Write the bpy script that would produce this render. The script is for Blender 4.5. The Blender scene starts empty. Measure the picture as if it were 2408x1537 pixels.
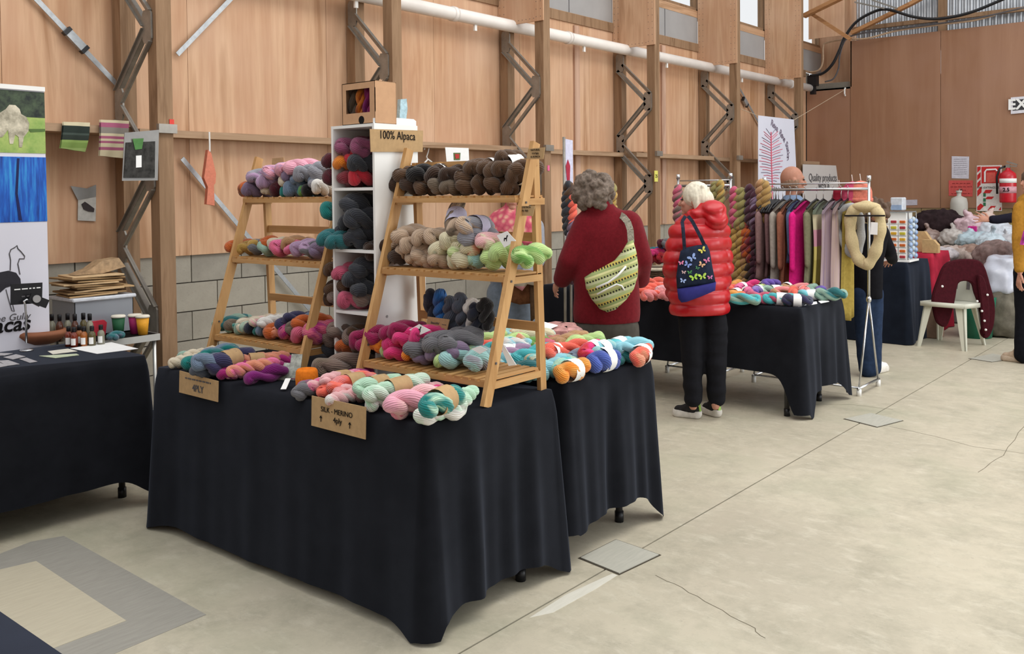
import bpy, bmesh, math, random
from mathutils import Vector, Matrix, Euler, noise
random.seed(7)
PI = math.pi
scene = bpy.context.scene
COL = scene.collection

# ------------------------------------------------------------------ camera
W, H_IMG = 2408, 1537
FPX, PCX, PCY, CAMH = 2160.0, 1204.0, 510.0, 1.54
YAW, PITCH, ROLL = math.radians(39.7), math.atan((PCY - 452) / FPX), math.radians(0.57)
_fw = Vector((math.cos(YAW) * math.cos(PITCH), math.sin(YAW) * math.cos(PITCH), -math.sin(PITCH)))
_rt0 = Vector((math.sin(YAW), -math.cos(YAW), 0))
_up0 = _rt0.cross(_fw)
_rt = _rt0 * math.cos(ROLL) - _up0 * math.sin(ROLL)
_up = _up0 * math.cos(ROLL) + _rt0 * math.sin(ROLL)
CAM = Vector((0, 0, CAMH))
cam_d = bpy.data.cameras.new('camera')
cam = bpy.data.objects.new('camera', cam_d)
COL.objects.link(cam)
m3 = Matrix((_rt, _up, -_fw)).transposed()
cam.matrix_world = Matrix.Translation(CAM) @ m3.to_4x4()
cam_d.sensor_fit = 'HORIZONTAL'
cam_d.sensor_width = 36.0
cam_d.lens = FPX / W * 36.0
cam_d.shift_x = (W / 2 - PCX) / W
cam_d.shift_y = -(H_IMG / 2 - PCY) / W
cam_d.clip_start = 0.05
scene.camera = cam

def ray(x, y):
    return _fw + _rt * ((x - PCX) / FPX) - _up * ((y - PCY) / FPX)
def onz(x, y, z=0.0):
    d = ray(x, y); return CAM + d * ((z - CAMH) / d.z)
def onX(x, y, X):
    d = ray(x, y); return CAM + d * (X / d.x)
def onY(x, y, Y):
    d = ray(x, y); return CAM + d * (Y / d.y)

# ------------------------------------------------------------------ world, lights, exposure
world = bpy.data.worlds.new('overcast_sky')
scene.world = world
world.use_nodes = True
wb = world.node_tree.nodes['Background']
wb.inputs[0].default_value = (0.96, 0.98, 1.0, 1)
wb.inputs[1].default_value = 0.95
def area(name, loc, target, sx, sy, power, col):
    d = bpy.data.lights.new(name, 'AREA'); d.shape = 'RECTANGLE'; d.size = sx; d.size_y = sy
    d.energy = power; d.color = col
    o = bpy.data.objects.new(name, d); COL.objects.link(o)
    o.location = loc
    o.rotation_euler = (Vector(target) - Vector(loc)).to_track_quat('-Z', 'Y').to_euler()
    return o
area('roof_skylight', (5.5, 0.5, 6.2), (6.0, 2.2, 0), 9, 2.5, 230, (1.0, 0.97, 0.92))
area('door_daylight', (10.0, -7.5, 2.6), (7.0, 3.0, 0.8), 6, 4.5, 330, (0.95, 0.98, 1.0))
vs = scene.view_settings
vs.view_transform = 'Standard'
vs.look = 'None'
vs.gamma = 1.0
vs.use_curve_mapping = False
vs.exposure = 0.25

# ------------------------------------------------------------------ helpers: objects
def tag(o, label=None, cat=None, group=None, kind=None):
    if label: o['label'] = label
    if cat: o['category'] = cat
    if group: o['group'] = group
    if kind: o['kind'] = kind
    return o
def empty(name, loc, label=None, cat=None, group=None, rz=0.0, kind=None):
    o = bpy.data.objects.new(name, None); COL.objects.link(o)
    o.location = loc; o.rotation_euler = (0, 0, rz); o.empty_display_size = .05
    o['rz'] = rz
    return tag(o, label, cat, group, kind)
def link(name, me, parent=None):
    o = bpy.data.objects.new(name, me); COL.objects.link(o)
    if parent: o.parent = parent
    return o
def dup(o, parent=None):
    c = o.copy(); COL.objects.link(c)
    c.parent = parent
    for ch in [k for k in o.children]:
        dup(ch, c)
    return c

class MB:
    """collects shapes, then links them as ONE mesh object"""
    def __init__(s): s.v = []; s.f = []; s.uv = None; s.mi = []
    def add(s, vs_, fs):
        n = len(s.v); s.v += [Vector(p) for p in vs_]; s.f += [tuple(i + n for i in f) for f in fs]; return s
    def box(s, c, d, rot=None, ax=None):
        hx, hy, hz = d[0] / 2, d[1] / 2, d[2] / 2
        pts = [Vector((x, y, z)) for x in (-hx, hx) for y in (-hy, hy) for z in (-hz, hz)]
        if rot is not None:
            m = Euler(rot).to_matrix(); pts = [m @ p for p in pts]
        pts = [p + Vector(c) for p in pts]
        return s.add(pts, [(0, 1, 3, 2), (4, 6, 7, 5), (0, 4, 5, 1), (2, 3, 7, 6), (0, 2, 6, 4), (1, 5, 7, 3)])
    def bx(s, x0, x1, y0, y1, z0, z1):
        return s.box(((x0 + x1) / 2, (y0 + y1) / 2, (z0 + z1) / 2), (x1 - x0, y1 - y0, z1 - z0))
    def bar(s, a, b, w, h, up=(0, 0, 1)):
        a, b = Vector(a), Vector(b); d = (b - a).normalized(); u = Vector(up)
        if abs(d.dot(u)) > .98: u = Vector((1, 0, 0))
        sd = d.cross(u).normalized(); u = sd.cross(d).normalized()
        pts = [p + sd * (i * w / 2) + u * (j * h / 2) for p in (a, b) for i, j in ((-1, -1), (1, -1), (1, 1), (-1, 1))]
        return s.add(pts, [(0, 3, 2, 1), (4, 5, 6, 7), (0, 1, 5, 4), (1, 2, 6, 5), (2, 3, 7, 6), (3, 0, 4, 7)])
    def tube(s, path, r, n=8, closed=False, caps=True):
        path = [Vector(p) for p in path]; N = len(path)
        rr = r if isinstance(r, (list, tuple)) else [r] * N
        vs_, ref = [], None
        for i, p in enumerate(path):
            if closed: t = path[(i + 1) % N] - path[i - 1]
            else: t = path[min(i + 1, N - 1)] - path[max(i - 1, 0)]
            t = t.normalized() if t.length > 1e-9 else Vector((0, 0, 1))
            if ref is None:
                ref = t.cross(Vector((0, 0, 1)))
                if ref.length < .05: ref = t.cross(Vector((1, 0, 0)))
            ref = (ref - t * ref.dot(t)).normalized(); bn = t.cross(ref)
            for k in range(n):
                a = 2 * PI * k / n
                vs_.append(p + (ref * math.cos(a) + bn * math.sin(a)) * rr[i])
        fs = []
        for i in range(N if closed else N - 1):
            j = (i + 1) % N
            for k in range(n):
                fs.append((i * n + k, i * n + (k + 1) % n, j * n + (k + 1) % n, j * n + k))
        if caps and not closed:
            fs.append(tuple(range(n - 1, -1, -1))); fs.append(tuple((N - 1) * n + k for k in range(n)))
        return s.add(vs_, fs)
    def lathe(s, prof, c, n=20, sx=1, sy=1):
        vs_ = []
        for r, z in prof:
            for k in range(n):
                a = 2 * PI * k / n
                vs_.append((c[0] + r * sx * math.cos(a), c[1] + r * sy * math.sin(a), c[2] + z))
        fs = [(i * n + k, i * n + (k + 1) % n, (i + 1) * n + (k + 1) % n, (i + 1) * n + k) for i in range(len(prof) - 1) for k in range(n)]
        if prof[0][0] > 1e-4: fs.append(tuple(range(n - 1, -1, -1)))
        if prof[-1][0] > 1e-4: fs.append(tuple((len(prof) - 1) * n + k for k in range(n)))
        return s.add(vs_, fs)
    def ell(s, c, r, n=14, m=9, rot=None):
        vs_ = []; rm = Euler(rot).to_matrix() if rot else None
        for i in range(1, m):
            th = PI * i / m
            for k in range(n):
                a = 2 * PI * k / n
                vs_.append(Vector((r[0] * math.sin(th) * math.cos(a), r[1] * math.sin(th) * math.sin(a), r[2] * math.cos(th))))
        vs_ += [Vector((0, 0, r[2])), Vector((0, 0, -r[2]))]
        fs = [(i * n + k, (i + 1) * n + k, (i + 1) * n + (k + 1) % n, i * n + (k + 1) % n) for i in range(m - 2) for k in range(n)]
        T, B = len(vs_) - 2, len(vs_) - 1
        fs += [(T, k, (k + 1) % n) for k in range(n)] + [(B, (m - 2) * n + (k + 1) % n, (m - 2) * n + k) for k in range(n)]
        if rm: vs_ = [rm @ p for p in vs_]
        return s.add([p + Vector(c) for p in vs_], fs)
    def cap(s, a, b, ra, rb, n=14, flat=1.0, side=None):
        """tapered capsule, optionally flattened across 'side'-perpendicular"""
        a, b = Vector(a), Vector(b); d = (b - a); L = d.length; d = d / L if L > 1e-6 else Vector((0, 0, 1))
        sd = Vector(side) if side else d.cross(Vector((0, 1, 0)))
        if sd.length < .05: sd = d.cross(Vector((1, 0, 0)))
        sd = (sd - d * sd.dot(d)).normalized(); bn = d.cross(sd)
        rings = []
        for i in range(4):
            t = PI / 2 * (i + .25) / 4; rings.append((a - d * (ra * math.cos(t)), ra * math.sin(t)))
        rings += [(a, ra), (a.lerp(b, .5), (ra + rb) / 2), (b, rb)]
        for i in range(3, -1, -1):
            t = PI / 2 * (i + .25) / 4; rings.append((b + d * (rb * math.cos(t)), rb * math.sin(t)))
        vs_ = [p + (sd * math.cos(2 * PI * k / n) + bn * (flat * math.sin(2 * PI * k / n))) * r for p, r in rings for k in range(n)]
        fs = [(i * n + k, i * n + (k + 1) % n, (i + 1) * n + (k + 1) % n, (i + 1) * n + k) for i in range(len(rings) - 1) for k in range(n)]
        fs += [tuple(range(n - 1, -1, -1)), tuple((len(rings) - 1) * n + k for k in range(n))]
        return s.add(vs_, fs)
    def loft(s, rings, n=20, caps=True):
        """rings: (center, rx, ry, rotz)"""
        vs_ = []
        for c, rx, ry, rz in rings:
            for k in range(n):
                a = 2 * PI * k / n; x, y = rx * math.cos(a), ry * math.sin(a)
                vs_.append((c[0] + x * math.cos(rz) - y * math.sin(rz), c[1] + x * math.sin(rz) + y * math.cos(rz), c[2]))
        fs = [(i * n + k, i * n + (k + 1) % n, (i + 1) * n + (k + 1) % n, (i + 1) * n + k) for i in range(len(rings) - 1) for k in range(n)]
        if caps: fs += [tuple(range(n - 1, -1, -1)), tuple((len(rings) - 1) * n + k for k in range(n))]
        return s.add(vs_, fs)
    def prism(s, poly, o, u, v, th):
        """polygon (a,b) in plane o+a*u+b*v, extruded th along u x v"""
        o, u, v = Vector(o), Vector(u), Vector(v); w = u.cross(v).normalized() * th; n = len(poly)
        pts = [o + u * a + v * b for a, b in poly]
        return s.add(pts + [p + w for p in pts], [tuple(range(n - 1, -1, -1)), tuple(range(n, 2 * n))] +
                     [(i, (i + 1) % n, n + (i + 1) % n, n + i) for i in range(n)])
    def grid(s, fn, nu, nv):
        vs_ = [fn(i / nu, j / nv) for i in range(nu + 1) for j in range(nv + 1)]
        s.add(vs_, [(i * (nv + 1) + j, (i + 1) * (nv + 1) + j, (i + 1) * (nv + 1) + j + 1, i * (nv + 1) + j + 1) for i in range(nu) for j in range(nv)])
        return s
    def mesh(s, name, mat, smooth=False, off=Vector((0, 0, 0))):
        me = bpy.data.meshes.new(name)
        me.from_pydata([tuple(p - off) for p in s.v], [], s.f)
        if mat: me.materials.append(mat)
        if smooth: me.shade_smooth() if hasattr(me, 'shade_smooth') else [setattr(p, 'use_smooth', True) for p in me.polygons]
        me.update()
        return me
    def build(s, name, mat, parent=None, smooth=False, local=False, label=None, cat=None, group=None, kind=None, bevel=0):
        """world-coordinate shapes; a top-level mesh gets its origin at its base"""
        if parent is not None:
            off = Vector((0, 0, 0)) if local else wloc(parent)
        else:
            xs = [p.x for p in s.v]; ys = [p.y for p in s.v]; zs = [p.z for p in s.v]
            off = Vector(((min(xs) + max(xs)) / 2, (min(ys) + max(ys)) / 2, min(zs)))
        me = s.mesh(name, mat, smooth, off)
        if bevel:
            bm = bmesh.new(); bm.from_mesh(me)
            bmesh.ops.bevel(bm, geom=[e for e in bm.edges], offset=bevel, segments=1, affect='EDGES')
            bm.to_mesh(me); bm.free()
        o = link(name, me, parent)
        if parent is None: o.location = off
        return tag(o, label, cat, group, kind)
def wloc(o):
    p = Vector((0, 0, 0))
    while o: p += Vector(o.location); o = o.parent
    return p

def fuse(mb, voxel, smooth=4, fn=None):
    """melt overlapping closed shapes into one continuous surface"""
    me = mb.mesh('tmp', None); o = bpy.data.objects.new('tmp', me); COL.objects.link(o)
    r = o.modifiers.new('r', 'REMESH'); r.mode = 'VOXEL'; r.voxel_size = voxel; r.use_smooth_shade = True
    if smooth:
        sm = o.modifiers.new('s', 'SMOOTH'); sm.iterations = smooth; sm.factor = .5
    dg = bpy.context.evaluated_depsgraph_get()
    out = bpy.data.meshes.new_from_object(o.evaluated_get(dg))
    bpy.data.objects.remove(o); bpy.data.meshes.remove(me)
    r_ = MB(); r_.v = [v.co.copy() for v in out.vertices]; r_.f = [tuple(p.vertices) for p in out.polygons]
    if fn:
        ns = [v.normal.copy() for v in out.vertices]
        r_.v = [fn(p, n) for p, n in zip(r_.v, ns)]
    bpy.data.meshes.remove(out)
    return r_

def text(body, size, mat, parent, loc, rot, align='CENTER', ext=0.0004, name='lettering', bold=0.0, shear=0.0, sx=1.0, label=None):
    cu = bpy.data.curves.new('t', 'FONT'); cu.body = body; cu.size = size; cu.align_x = align; cu.align_y = 'CENTER'
    cu.extrude = ext; cu.offset = bold; cu.shear = shear; cu.resolution_u = 3
    o = bpy.data.objects.new('t', cu); COL.objects.link(o)
    dg = bpy.context.evaluated_depsgraph_get()
    me = bpy.data.meshes.new_from_object(o.evaluated_get(dg))
    bpy.data.objects.remove(o); bpy.data.curves.remove(cu)
    me.materials.clear(); me.materials.append(mat)
    t = link(name, me, parent)
    t.location = Vector(loc) - (wloc(parent) if parent else Vector((0, 0, 0)))
    t.rotation_euler = rot; t.scale = (sx, 1, 1)
    if label: t['label'] = label
    return t
# text facing -X reads left->right along -Y ; facing -Y reads along +X
FACE_NX = (PI / 2, 0, -PI / 2)
FACE_NY = (PI / 2, 0, 0)

def scribble(mat, parent, c, along, w, h, seed=0):
    """a line of print too small to read: short strokes of uneven length"""
    rn = random.Random(seed); mb = MB(); a = Vector(along); x = -w / 2
    while x < w / 2:
        L = rn.uniform(.5, 1.6) * h * 1.6; L = min(L, w / 2 - x + .001)
        mb.bar(Vector(c) + a * x, Vector(c) + a * (x + L), h * .5, .001, a.cross(Vector((0, 0, 1)))); x += L + h * .6
    return mb.build('small_print', mat, parent)
ALY, ALX = Vector((0, -1, 0)), Vector((1, 0, 0))

# ------------------------------------------------------------------ helpers: materials
def hx(h):
    h = h.lstrip('#')
    c = [int(h[i:i + 2], 16) / 255 for i in (0, 2, 4)]
    return tuple(((x + .055) / 1.055) ** 2.4 if x > .04045 else x / 12.92 for x in c) + (1,)
class NT:
    def __init__(s, name, rough=.6, spec=.3, metal=0.0):
        s.m = bpy.data.materials.new(name); s.m.use_nodes = True
        s.t = s.m.node_tree; s.b = s.t.nodes['Principled BSDF']
        s.b.inputs['Roughness'].default_value = rough; s.b.inputs['Specular IOR Level'].default_value = spec
        s.b.inputs['Metallic'].default_value = metal
    def n(s, typ, **kw):
        nd = s.t.nodes.new(typ)
        for k, v in kw.items():
            if k.startswith('i_'):
                key = k[2:]; key = int(key) if key.isdigit() else key.replace('_', ' ')
                if hasattr(v, 'is_output'): s.t.links.new(v, nd.inputs[key])
                else: nd.inputs[key].default_value = v
            else: setattr(nd, k, v)
        return nd
    def l(s, a, b): s.t.links.new(a, b)
    def coord(s, kind='Object', scale=(1, 1, 1)):
        tc = s.n('ShaderNodeTexCoord')
        mp = s.n('ShaderNodeMapping'); s.l(tc.outputs[kind], mp.inputs[0]); mp.inputs['Scale'].default_value = scale
        return mp.outputs[0]
    def noise(s, vec, scale, detail=4, rough=.6, dist=0):
        nd = s.n('ShaderNodeTexNoise'); s.l(vec, nd.inputs['Vector'])
        nd.inputs['Scale'].default_value = scale; nd.inputs['Detail'].default_value = detail
        nd.inputs['Roughness'].default_value = rough; nd.inputs['Distortion'].default_value = dist
        return nd.outputs[0]
    def ramp(s, fac, stops):
        nd = s.n('ShaderNodeValToRGB'); s.l(fac, nd.inputs[0]); e = nd.color_ramp.elements
        while len(e) < len(stops): e.new(.5)
        for el, (p, c) in zip(e, stops): el.position = p; el.color = c
        return nd.outputs[0]
    def mix(s, fac, a, b, mode='MIX'):
        nd = s.n('ShaderNodeMixRGB', blend_type=mode)
        for i, x in enumerate((fac, a, b)):
            if hasattr(x, 'is_output'): s.l(x, nd.inputs[i])
            else: nd.inputs[i].default_value = x
        return nd.outputs[0]
    def bump(s, h, strength=.3, dist=.01):
        nd = s.n('ShaderNodeBump'); s.l(h, nd.inputs['Height'])
        nd.inputs['Strength'].default_value = strength; nd.inputs['Distance'].default_value = dist
        s.l(nd.outputs[0], s.b.inputs['Normal'])
    def col(s, c):
        if hasattr(c, 'is_output'): s.l(c, s.b.inputs['Base Color'])
        else: s.b.inputs['Base Color'].default_value = c
        return s

_cache = {}
def plain(name, hexc, rough=.6, spec=.3, metal=0.0, var=.12, scale=30, bump=0.0):
    """a procedural material: one colour with slight noise variation"""
    if name in _cache: return _cache[name]
    t = NT(name, rough, spec, metal); c = hx(hexc)
    v = t.coord('Object')
    nz = t.noise(v, scale, 3)
    d = tuple(x * (1 - var) for x in c[:3]) + (1,); u = tuple(min(1, x * (1 + var)) for x in c[:3]) + (1,)
    t.col(t.ramp(nz, [(.3, d), (.7, u)]))
    if bump: t.bump(t.noise(v, scale * 8, 2), bump, .003)
    _cache[name] = t.m
    return t.m

def wood_mat(name, c1, c2, c3, ax, scale=1.0, rough=.65, contrast=1.0, blot=None):
    """long grain along axis ax (0,1,2); grain lines wander"""
    t = NT(name, rough, .25)
    sc = [7, 7, 7]; sc[ax] = .55
    sc = tuple(x * scale for x in sc)
    tc = t.n('ShaderNodeTexCoord'); oi = t.n('ShaderNodeObjectInfo')
    ad = t.n('ShaderNodeVectorMath', operation='ADD'); t.l(tc.outputs['Object'], ad.inputs[0])
    sp = t.n('ShaderNodeVectorMath', operation='SCALE'); t.l(oi.outputs['Random'], sp.inputs['Scale']); sp.inputs[0].default_value = (7.3, 5.1, 9.7)
    t.l(sp.outputs[0], ad.inputs[1])
    mp = t.n('ShaderNodeMapping'); t.l(ad.outputs[0], mp.inputs[0]); mp.inputs['Scale'].default_value = sc
    a = t.noise(mp.outputs[0], 1.1, 5, .55, .6)
    mul = t.n('ShaderNodeMath', operation='MULTIPLY', i_0=a, i_1=5.0 * contrast)
    fr = t.n('ShaderNodeMath', operation='PINGPONG', i_0=mul.outputs[0], i_1=1.0)
    fine = t.noise(mp.outputs[0], 9, 3, .6)
    base = t.ramp(fr.outputs[0], [(0, hx(c1)), (.55, hx(c2)), (1, hx(c3))])
    big = t.noise(ad.outputs[0], 1.2, 3, .5)
    out = t.mix(t.ramp(fine, [(.35, (0, 0, 0, 1)), (.75, (.35, .35, .35, 1))]), base, hx(c3))
    out = t.mix(t.ramp(big, [(.35, (0, 0, 0, 1)), (.7, (.5, .5, .5, 1))]), out, hx(blot or c1))
    t.col(out); t.bump(fine, .12, .002)
    return t.m
# ------------------------------------------------------------------ shared materials
M_PLY = wood_mat('plywood', '#bd9170', '#cfa886', '#a27652', 2, .55, .6, .9, '#d2b096')
M_PLYF = wood_mat('plywood_far', '#9a745b', '#a37c61', '#926a50', 2, .45, .6, .35, '#a37e6b')
M_POST = wood_mat('rough_sawn_pine', '#866a50', '#9a7c60', '#70543c', 2, 1.6, .75, .6)
M_RAIL = wood_mat('weathered_rail', '#a28468', '#b3967a', '#85674c', 0, 1.6, .75, .6)
M_PINK = wood_mat('primed_stud', '#bf9d87', '#cba892', '#a98670', 2, 1.2, .75, .5)
M_STEEL = plain('galvanised_steel', '#8d8880', .45, .5, .55, .18, 12)
M_BRACE = plain('brace_strap', '#a3a6a8', .45, .5, .6, .15, 25)
M_PVC = plain('white_pvc', '#e6dfd8', .4, .4, 0, .05, 6)
M_GREYP = plain('grey_painted_board', '#9c9a99', .55, .3, 0, .05, 4)
M_DARK = plain('dark_gap', '#14110f', .9, .1)
M_BLACKP = plain('black_plastic', '#17171a', .4, .4)
M_CHROME = plain('chrome_tube', '#c9cacb', .22, .5, .9, .05, 10)
M_WHITE = plain('white_board', '#e9e8e4', .5, .35, 0, .03, 5)
M_PAPER = plain('white_paper', '#eeeeec', .8, .2, 0, .03, 20)
M_KRAFT = plain('kraft_card', '#b4956d', .85, .15, 0, .08, 40, .1)
M_INK = plain('black_ink', '#1c1a1a', .8, .1)
M_INKG = plain('grey_ink', '#5d5a5c', .8, .1)

def floor_mat():
    t = NT('polished_concrete', .42, .35)
    v = t.coord('Object'); a = t.noise(v, .8, 5, .6); b = t.noise(v, 3.2, 8, .72, .15); c = t.noise(v, 38, 5, .7)
    mp = t.coord('Object', (5.0, 2.2, 1)); st = t.noise(mp, 3.0, 7, .75, .1)
    col = t.ramp(a, [(.3, hx('#b3aa97')), (.5, hx('#c4bba6')), (.7, hx('#cdc4ae'))])
    col = t.mix(t.ramp(b, [(.42, (0, 0, 0, 1)), (.66, (.8, .8, .8, 1))]), col, hx('#a29b88'))
    col = t.mix(t.ramp(st, [(.52, (0, 0, 0, 1)), (.75, (.6, .6, .6, 1))]), col, hx('#dad3c0'))
    col = t.mix(t.ramp(c, [(.62, (0, 0, 0, 1)), (.78, (.55, .55, .55, 1))]), col, hx('#8d8676'))
    g_ = t.noise(v, 1.7, 4, .55); col = t.mix(t.ramp(g_, [(.5, (0, 0, 0, 1)), (.75, (.45, .45, .45, 1))]), col, hx('#a5a58c'))
    t.col(col); t.bump(b, .05, .004)
    r = t.ramp(b, [(.3, (.34, .34, .34, 1)), (.7, (.6, .6, .6, 1))]); t.l(r, t.b.inputs['Roughness'])
    return t.m
M_FLOOR = floor_mat()
def patch_mat(n, c1, c2):
    t = NT(n, .6, .25); mp = t.coord('Object', (3, 22, 1)); st = t.noise(mp, 3, 5, .7)
    t.col(t.ramp(st, [(.3, hx(c1)), (.7, hx(c2))])); return t.m
def block_mat():
    t = NT('concrete_block', .85, .15); oi = t.n('ShaderNodeObjectInfo'); v = t.coord('Object')
    n1 = t.noise(v, 55, 4, .7); n2 = t.noise(v, 5, 3)
    c = t.ramp(oi.outputs['Random'], [(0, hx('#8f8a80')), (1, hx('#a39d90'))])
    c = t.mix(t.ramp(n2, [(.4, (0, 0, 0, 1)), (.75, (.5, .5, .5, 1))]), c, hx('#b3ada0'))
    c = t.mix(t.ramp(n1, [(.55, (0, 0, 0, 1)), (.8, (.4, .4, .4, 1))]), c, hx('#77726a'))
    t.col(c); t.bump(n1, .35, .004); return t.m
M_BLOCK = block_mat()
M_MORTAR = plain('mortar', '#827c72', .9, .1, 0, .1, 60)

# ------------------------------------------------------------------ floor
floor = MB().bx(-6, 20, -7, 8, -.3, -.012).build('floor', M_DARK, kind='structure')
JY = 2.085
MB().bx(-6, 20, -7, JY - .004, -.012, 0).build('concrete_slab', M_FLOOR, floor)
MB().bx(-6, 20, JY + .004, 8, -.012, 0).build('concrete_slab', M_FLOOR, floor)
M_PLATE = patch_mat('floor_plate', '#aeaca0', '#bcb9ac')
for pts in ([(1365, 1312), (1456, 1349), (1549, 1305), (1449, 1270)], [(1987, 985), (2062, 1004), (2121, 989), (2048, 972)],
            [(2280, 843), (2332, 851), (2392, 843), (2334, 832)]):
    q = [onz(*p) for p in pts]; c = sum(q, Vector()) / 4
    poly = [(p.x, p.y) for p in q]; out = [((p - c) * 1.07 + c) for p in q]
    MB().prism([(p.x, p.y) for p in out][::1], (0, 0, .0002), (1, 0, 0), (0, 1, 0), .0008).build('plate_recess', plain('plate_gap', '#4c463c', .9, .1), floor)
    MB().prism(poly, (0, 0, .0005), (1, 0, 0), (0, 1, 0), .004).build('floor_plate', M_PLATE, floor)
# worn screed patch, lighter square inside
op = [onz(*p) for p in ((0, 1302), (72, 1274), (150, 1260), (188, 1280), (485, 1445), (250, 1545))] + [Vector((.9, 2.98, 0)), Vector((.9, 4.25, 0))]
MB().prism([(p.x, p.y) for p in op], (0, 0, -.004), (1, 0, 0), (0, 1, 0), .0055).build('floor_patch', patch_mat('grey_screed', '#97938a', '#a5a197'), floor)
ip = [onz(*p) for p in ((0, 1340), (85, 1320), (297, 1460), (120, 1527))] + [Vector((.95, 3.2, 0)), Vector((.95, 4.06, 0))]
MB().prism([(p.x, p.y) for p in ip], (0, 0, -.004), (1, 0, 0), (0, 1, 0), .0070).build('floor_patch', patch_mat('pale_screed', '#bcb29c', '#c8bfa8'), floor)
wp = [onz(*p) for p in ((1245, 1452), (1330, 1398), (1440, 1348), (1452, 1352), (1400, 1385), (1300, 1440))]
MB().prism([(p.x, p.y) for p in wp], (0, 0, -.004), (1, 0, 0), (0, 1, 0), .0046).build('floor_patch', patch_mat('chalky_scuff', '#cfcbbd', '#d9d5c8'), floor)
def crack(pts, w=.003):
    q = [onz(*p) for p in pts]; mb = MB(); out = []
    for i in range(len(q) - 1):
        for k in range(4):
            p = q[i].lerp(q[i + 1], k / 4); out.append(p + Vector((random.uniform(-.008, .008), random.uniform(-.008, .008), 0)))
    out.append(q[-1])
    for a, b in zip(out, out[1:]):
        d = (b - a).normalized(); s = Vector((-d.y, d.x, 0)) * w / 2; z = Vector((0, 0, .0006))
        mb.add([a + s + z, b + s + z, b - s + z, a - s + z], [(0, 1, 2, 3)])
    mb.build('crack', plain('crack_line', '#6f6757', .9, .1), floor)
crack([(2090, 1002), (2200, 1025), (2290, 1050), (2408, 1066)])
crack([(1540, 1350), (1600, 1380), (1680, 1425), (1760, 1470), (1800, 1500)])
crack([(1600, 940), (1800, 946), (2010, 952), (2100, 962)])
crack([(2408, 1000), (2360, 1070), (2300, 1110)])

# ------------------------------------------------------------------ left wall
WY = 5.75
wl = empty('wall_left', (8, WY, 0), kind='structure')
MB().bx(.4, 14.5, WY + .035, WY + .20, 0, 3.4).build('mortar_core', M_MORTAR, wl)
blk = MB().box((0, 0, 0), (.392, .06, .192)).mesh('concrete_block', M_BLOCK)
for r_, z in enumerate((1.04, .84, .64, .44, .24, .06)):
    x = 1.46 + .2 * (r_ % 2)
    while x < 14.2:
        o = link('concrete_block', blk, wl)
        o.location = Vector((x + .2, WY + .04 + random.uniform(-.002, .002), z)) - wl.location; x += .4
ply = {}
x = 1.05
for i in range(12):
    x1 = min(x + 1.2, 14.24)
    o = MB().bx(x + .0015, x1 - .0015, WY - .012, WY + .012 , 1.13, 3.32).build('plywood_sheet', M_PLY, wl)
    x += 1.2
    if x > 14.2: break
# pale studs standing on the sheets between the posts
for X in (7.95, 9.75, 11.75, 13.85):
    MB().bx(X, X + .09, WY - .035, WY - .012, 1.14, 3.3).build('stud', M_PINK, wl)
MB().bx(.5, 14.2, WY - .03, WY + .10, 3.32, 3.42).build('top_plate', M_POST, wl)
# upper wall: fascia board, sill, windows between the posts
PX = [2.92, 4.85, 6.74, 8.72, 10.70, 12.72]
up = empty('wall_left_upper', (8, 5.75, 3.4), kind='structure')
ends = PX + [14.9]
M_GLASS = NT('window_glass', .05, .5).m
gb = M_GLASS.node_tree.nodes['Principled BSDF']; gb.inputs['Transmission Weight'].default_value = 1; gb.inputs['IOR'].default_value = 1.02
wi = 1
for i in range(1, 6):
    a, b = PX[i] + .1, ends[i + 1]
    MB().bx(a, b, 5.745, 5.765, 3.43, 3.76).build('fascia_board', M_GREYP, up)
    if i != 1: MB().bx(a + 1.05, a + 1.056, 5.74, 5.75, 3.43, 3.76).build('board_joint', M_INKG, up)
    MB().bx(a, b, 5.741, 5.765, 3.40, 3.43).build('soffit_strip', M_RAIL, up)
    MB().bx(a, b, 5.741, 5.86, 3.76, 3.85).build('sill', wood_mat('sill_pine', '#b89272', '#c7a281', '#9c7858', 0, 1.2), up)
    w = empty('window_%d' % wi, ((a + b) / 2, 5.80, 3.85), kind='structure'); wi += 1
    MB().bx(a, b, 5.798, 5.802, 3.87, 5.0).build('pane', M_GLASS, w)
    n = 2
    for k in range(n + 1):
        xx = a + (b - a) * k / n
        MB().bx(max(a, xx - .02), min(b, xx + .02), 5.77, 5.84, 3.85, 5.0).build('mullion', M_POST, w)
    MB().bx(a, b, 5.76, 5.85, 3.85, 3.89).build('window_frame', M_POST, w)
MB().bx(6.0, 14.9, 5.745, 5.9, 5.0, 5.15).build('eave_beam', M_POST, up)
# horizontal rail (dwang) running along the wall behind the posts
rl = empty('trim_1', (8, 5.6, 1.93), kind='structure')
for i, (a, b) in enumerate(((1.2, 2.92), (3.02, 4.85), (4.95, 6.74), (6.84, 8.72), (8.82, 10.7), (10.8, 12.72), (12.82, 14.2))):
    MB().bx(a, b, 5.60 if i % 2 else 5.50, 5.735, 1.925, 1.972).build('rail', M_RAIL, rl)
# ------------------------------------------------------------------ waste pipe
pp = empty('waste_pipe', (9, 5.565, 3.05), 'long white plastic pipe along the top of the plywood wall', 'pipe')
MB().tube([(3.2, 5.565, 3.11), (14.05, 5.565, 3.11)], .058, 14).build('pipe', M_PVC, pp, True)
for X in (4.5, 5.9, 7.6, 9.3, 11.3, 13.2):
    MB().tube([(X, 5.565, 3.11), (X + .05, 5.565, 3.11)], .066, 14).build('socket', M_PVC, pp, True)
    MB().bx(X + .3, X + .33, 5.56, 5.58, 3.0, 3.06).build('bracket', M_WHITE, pp)
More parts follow.
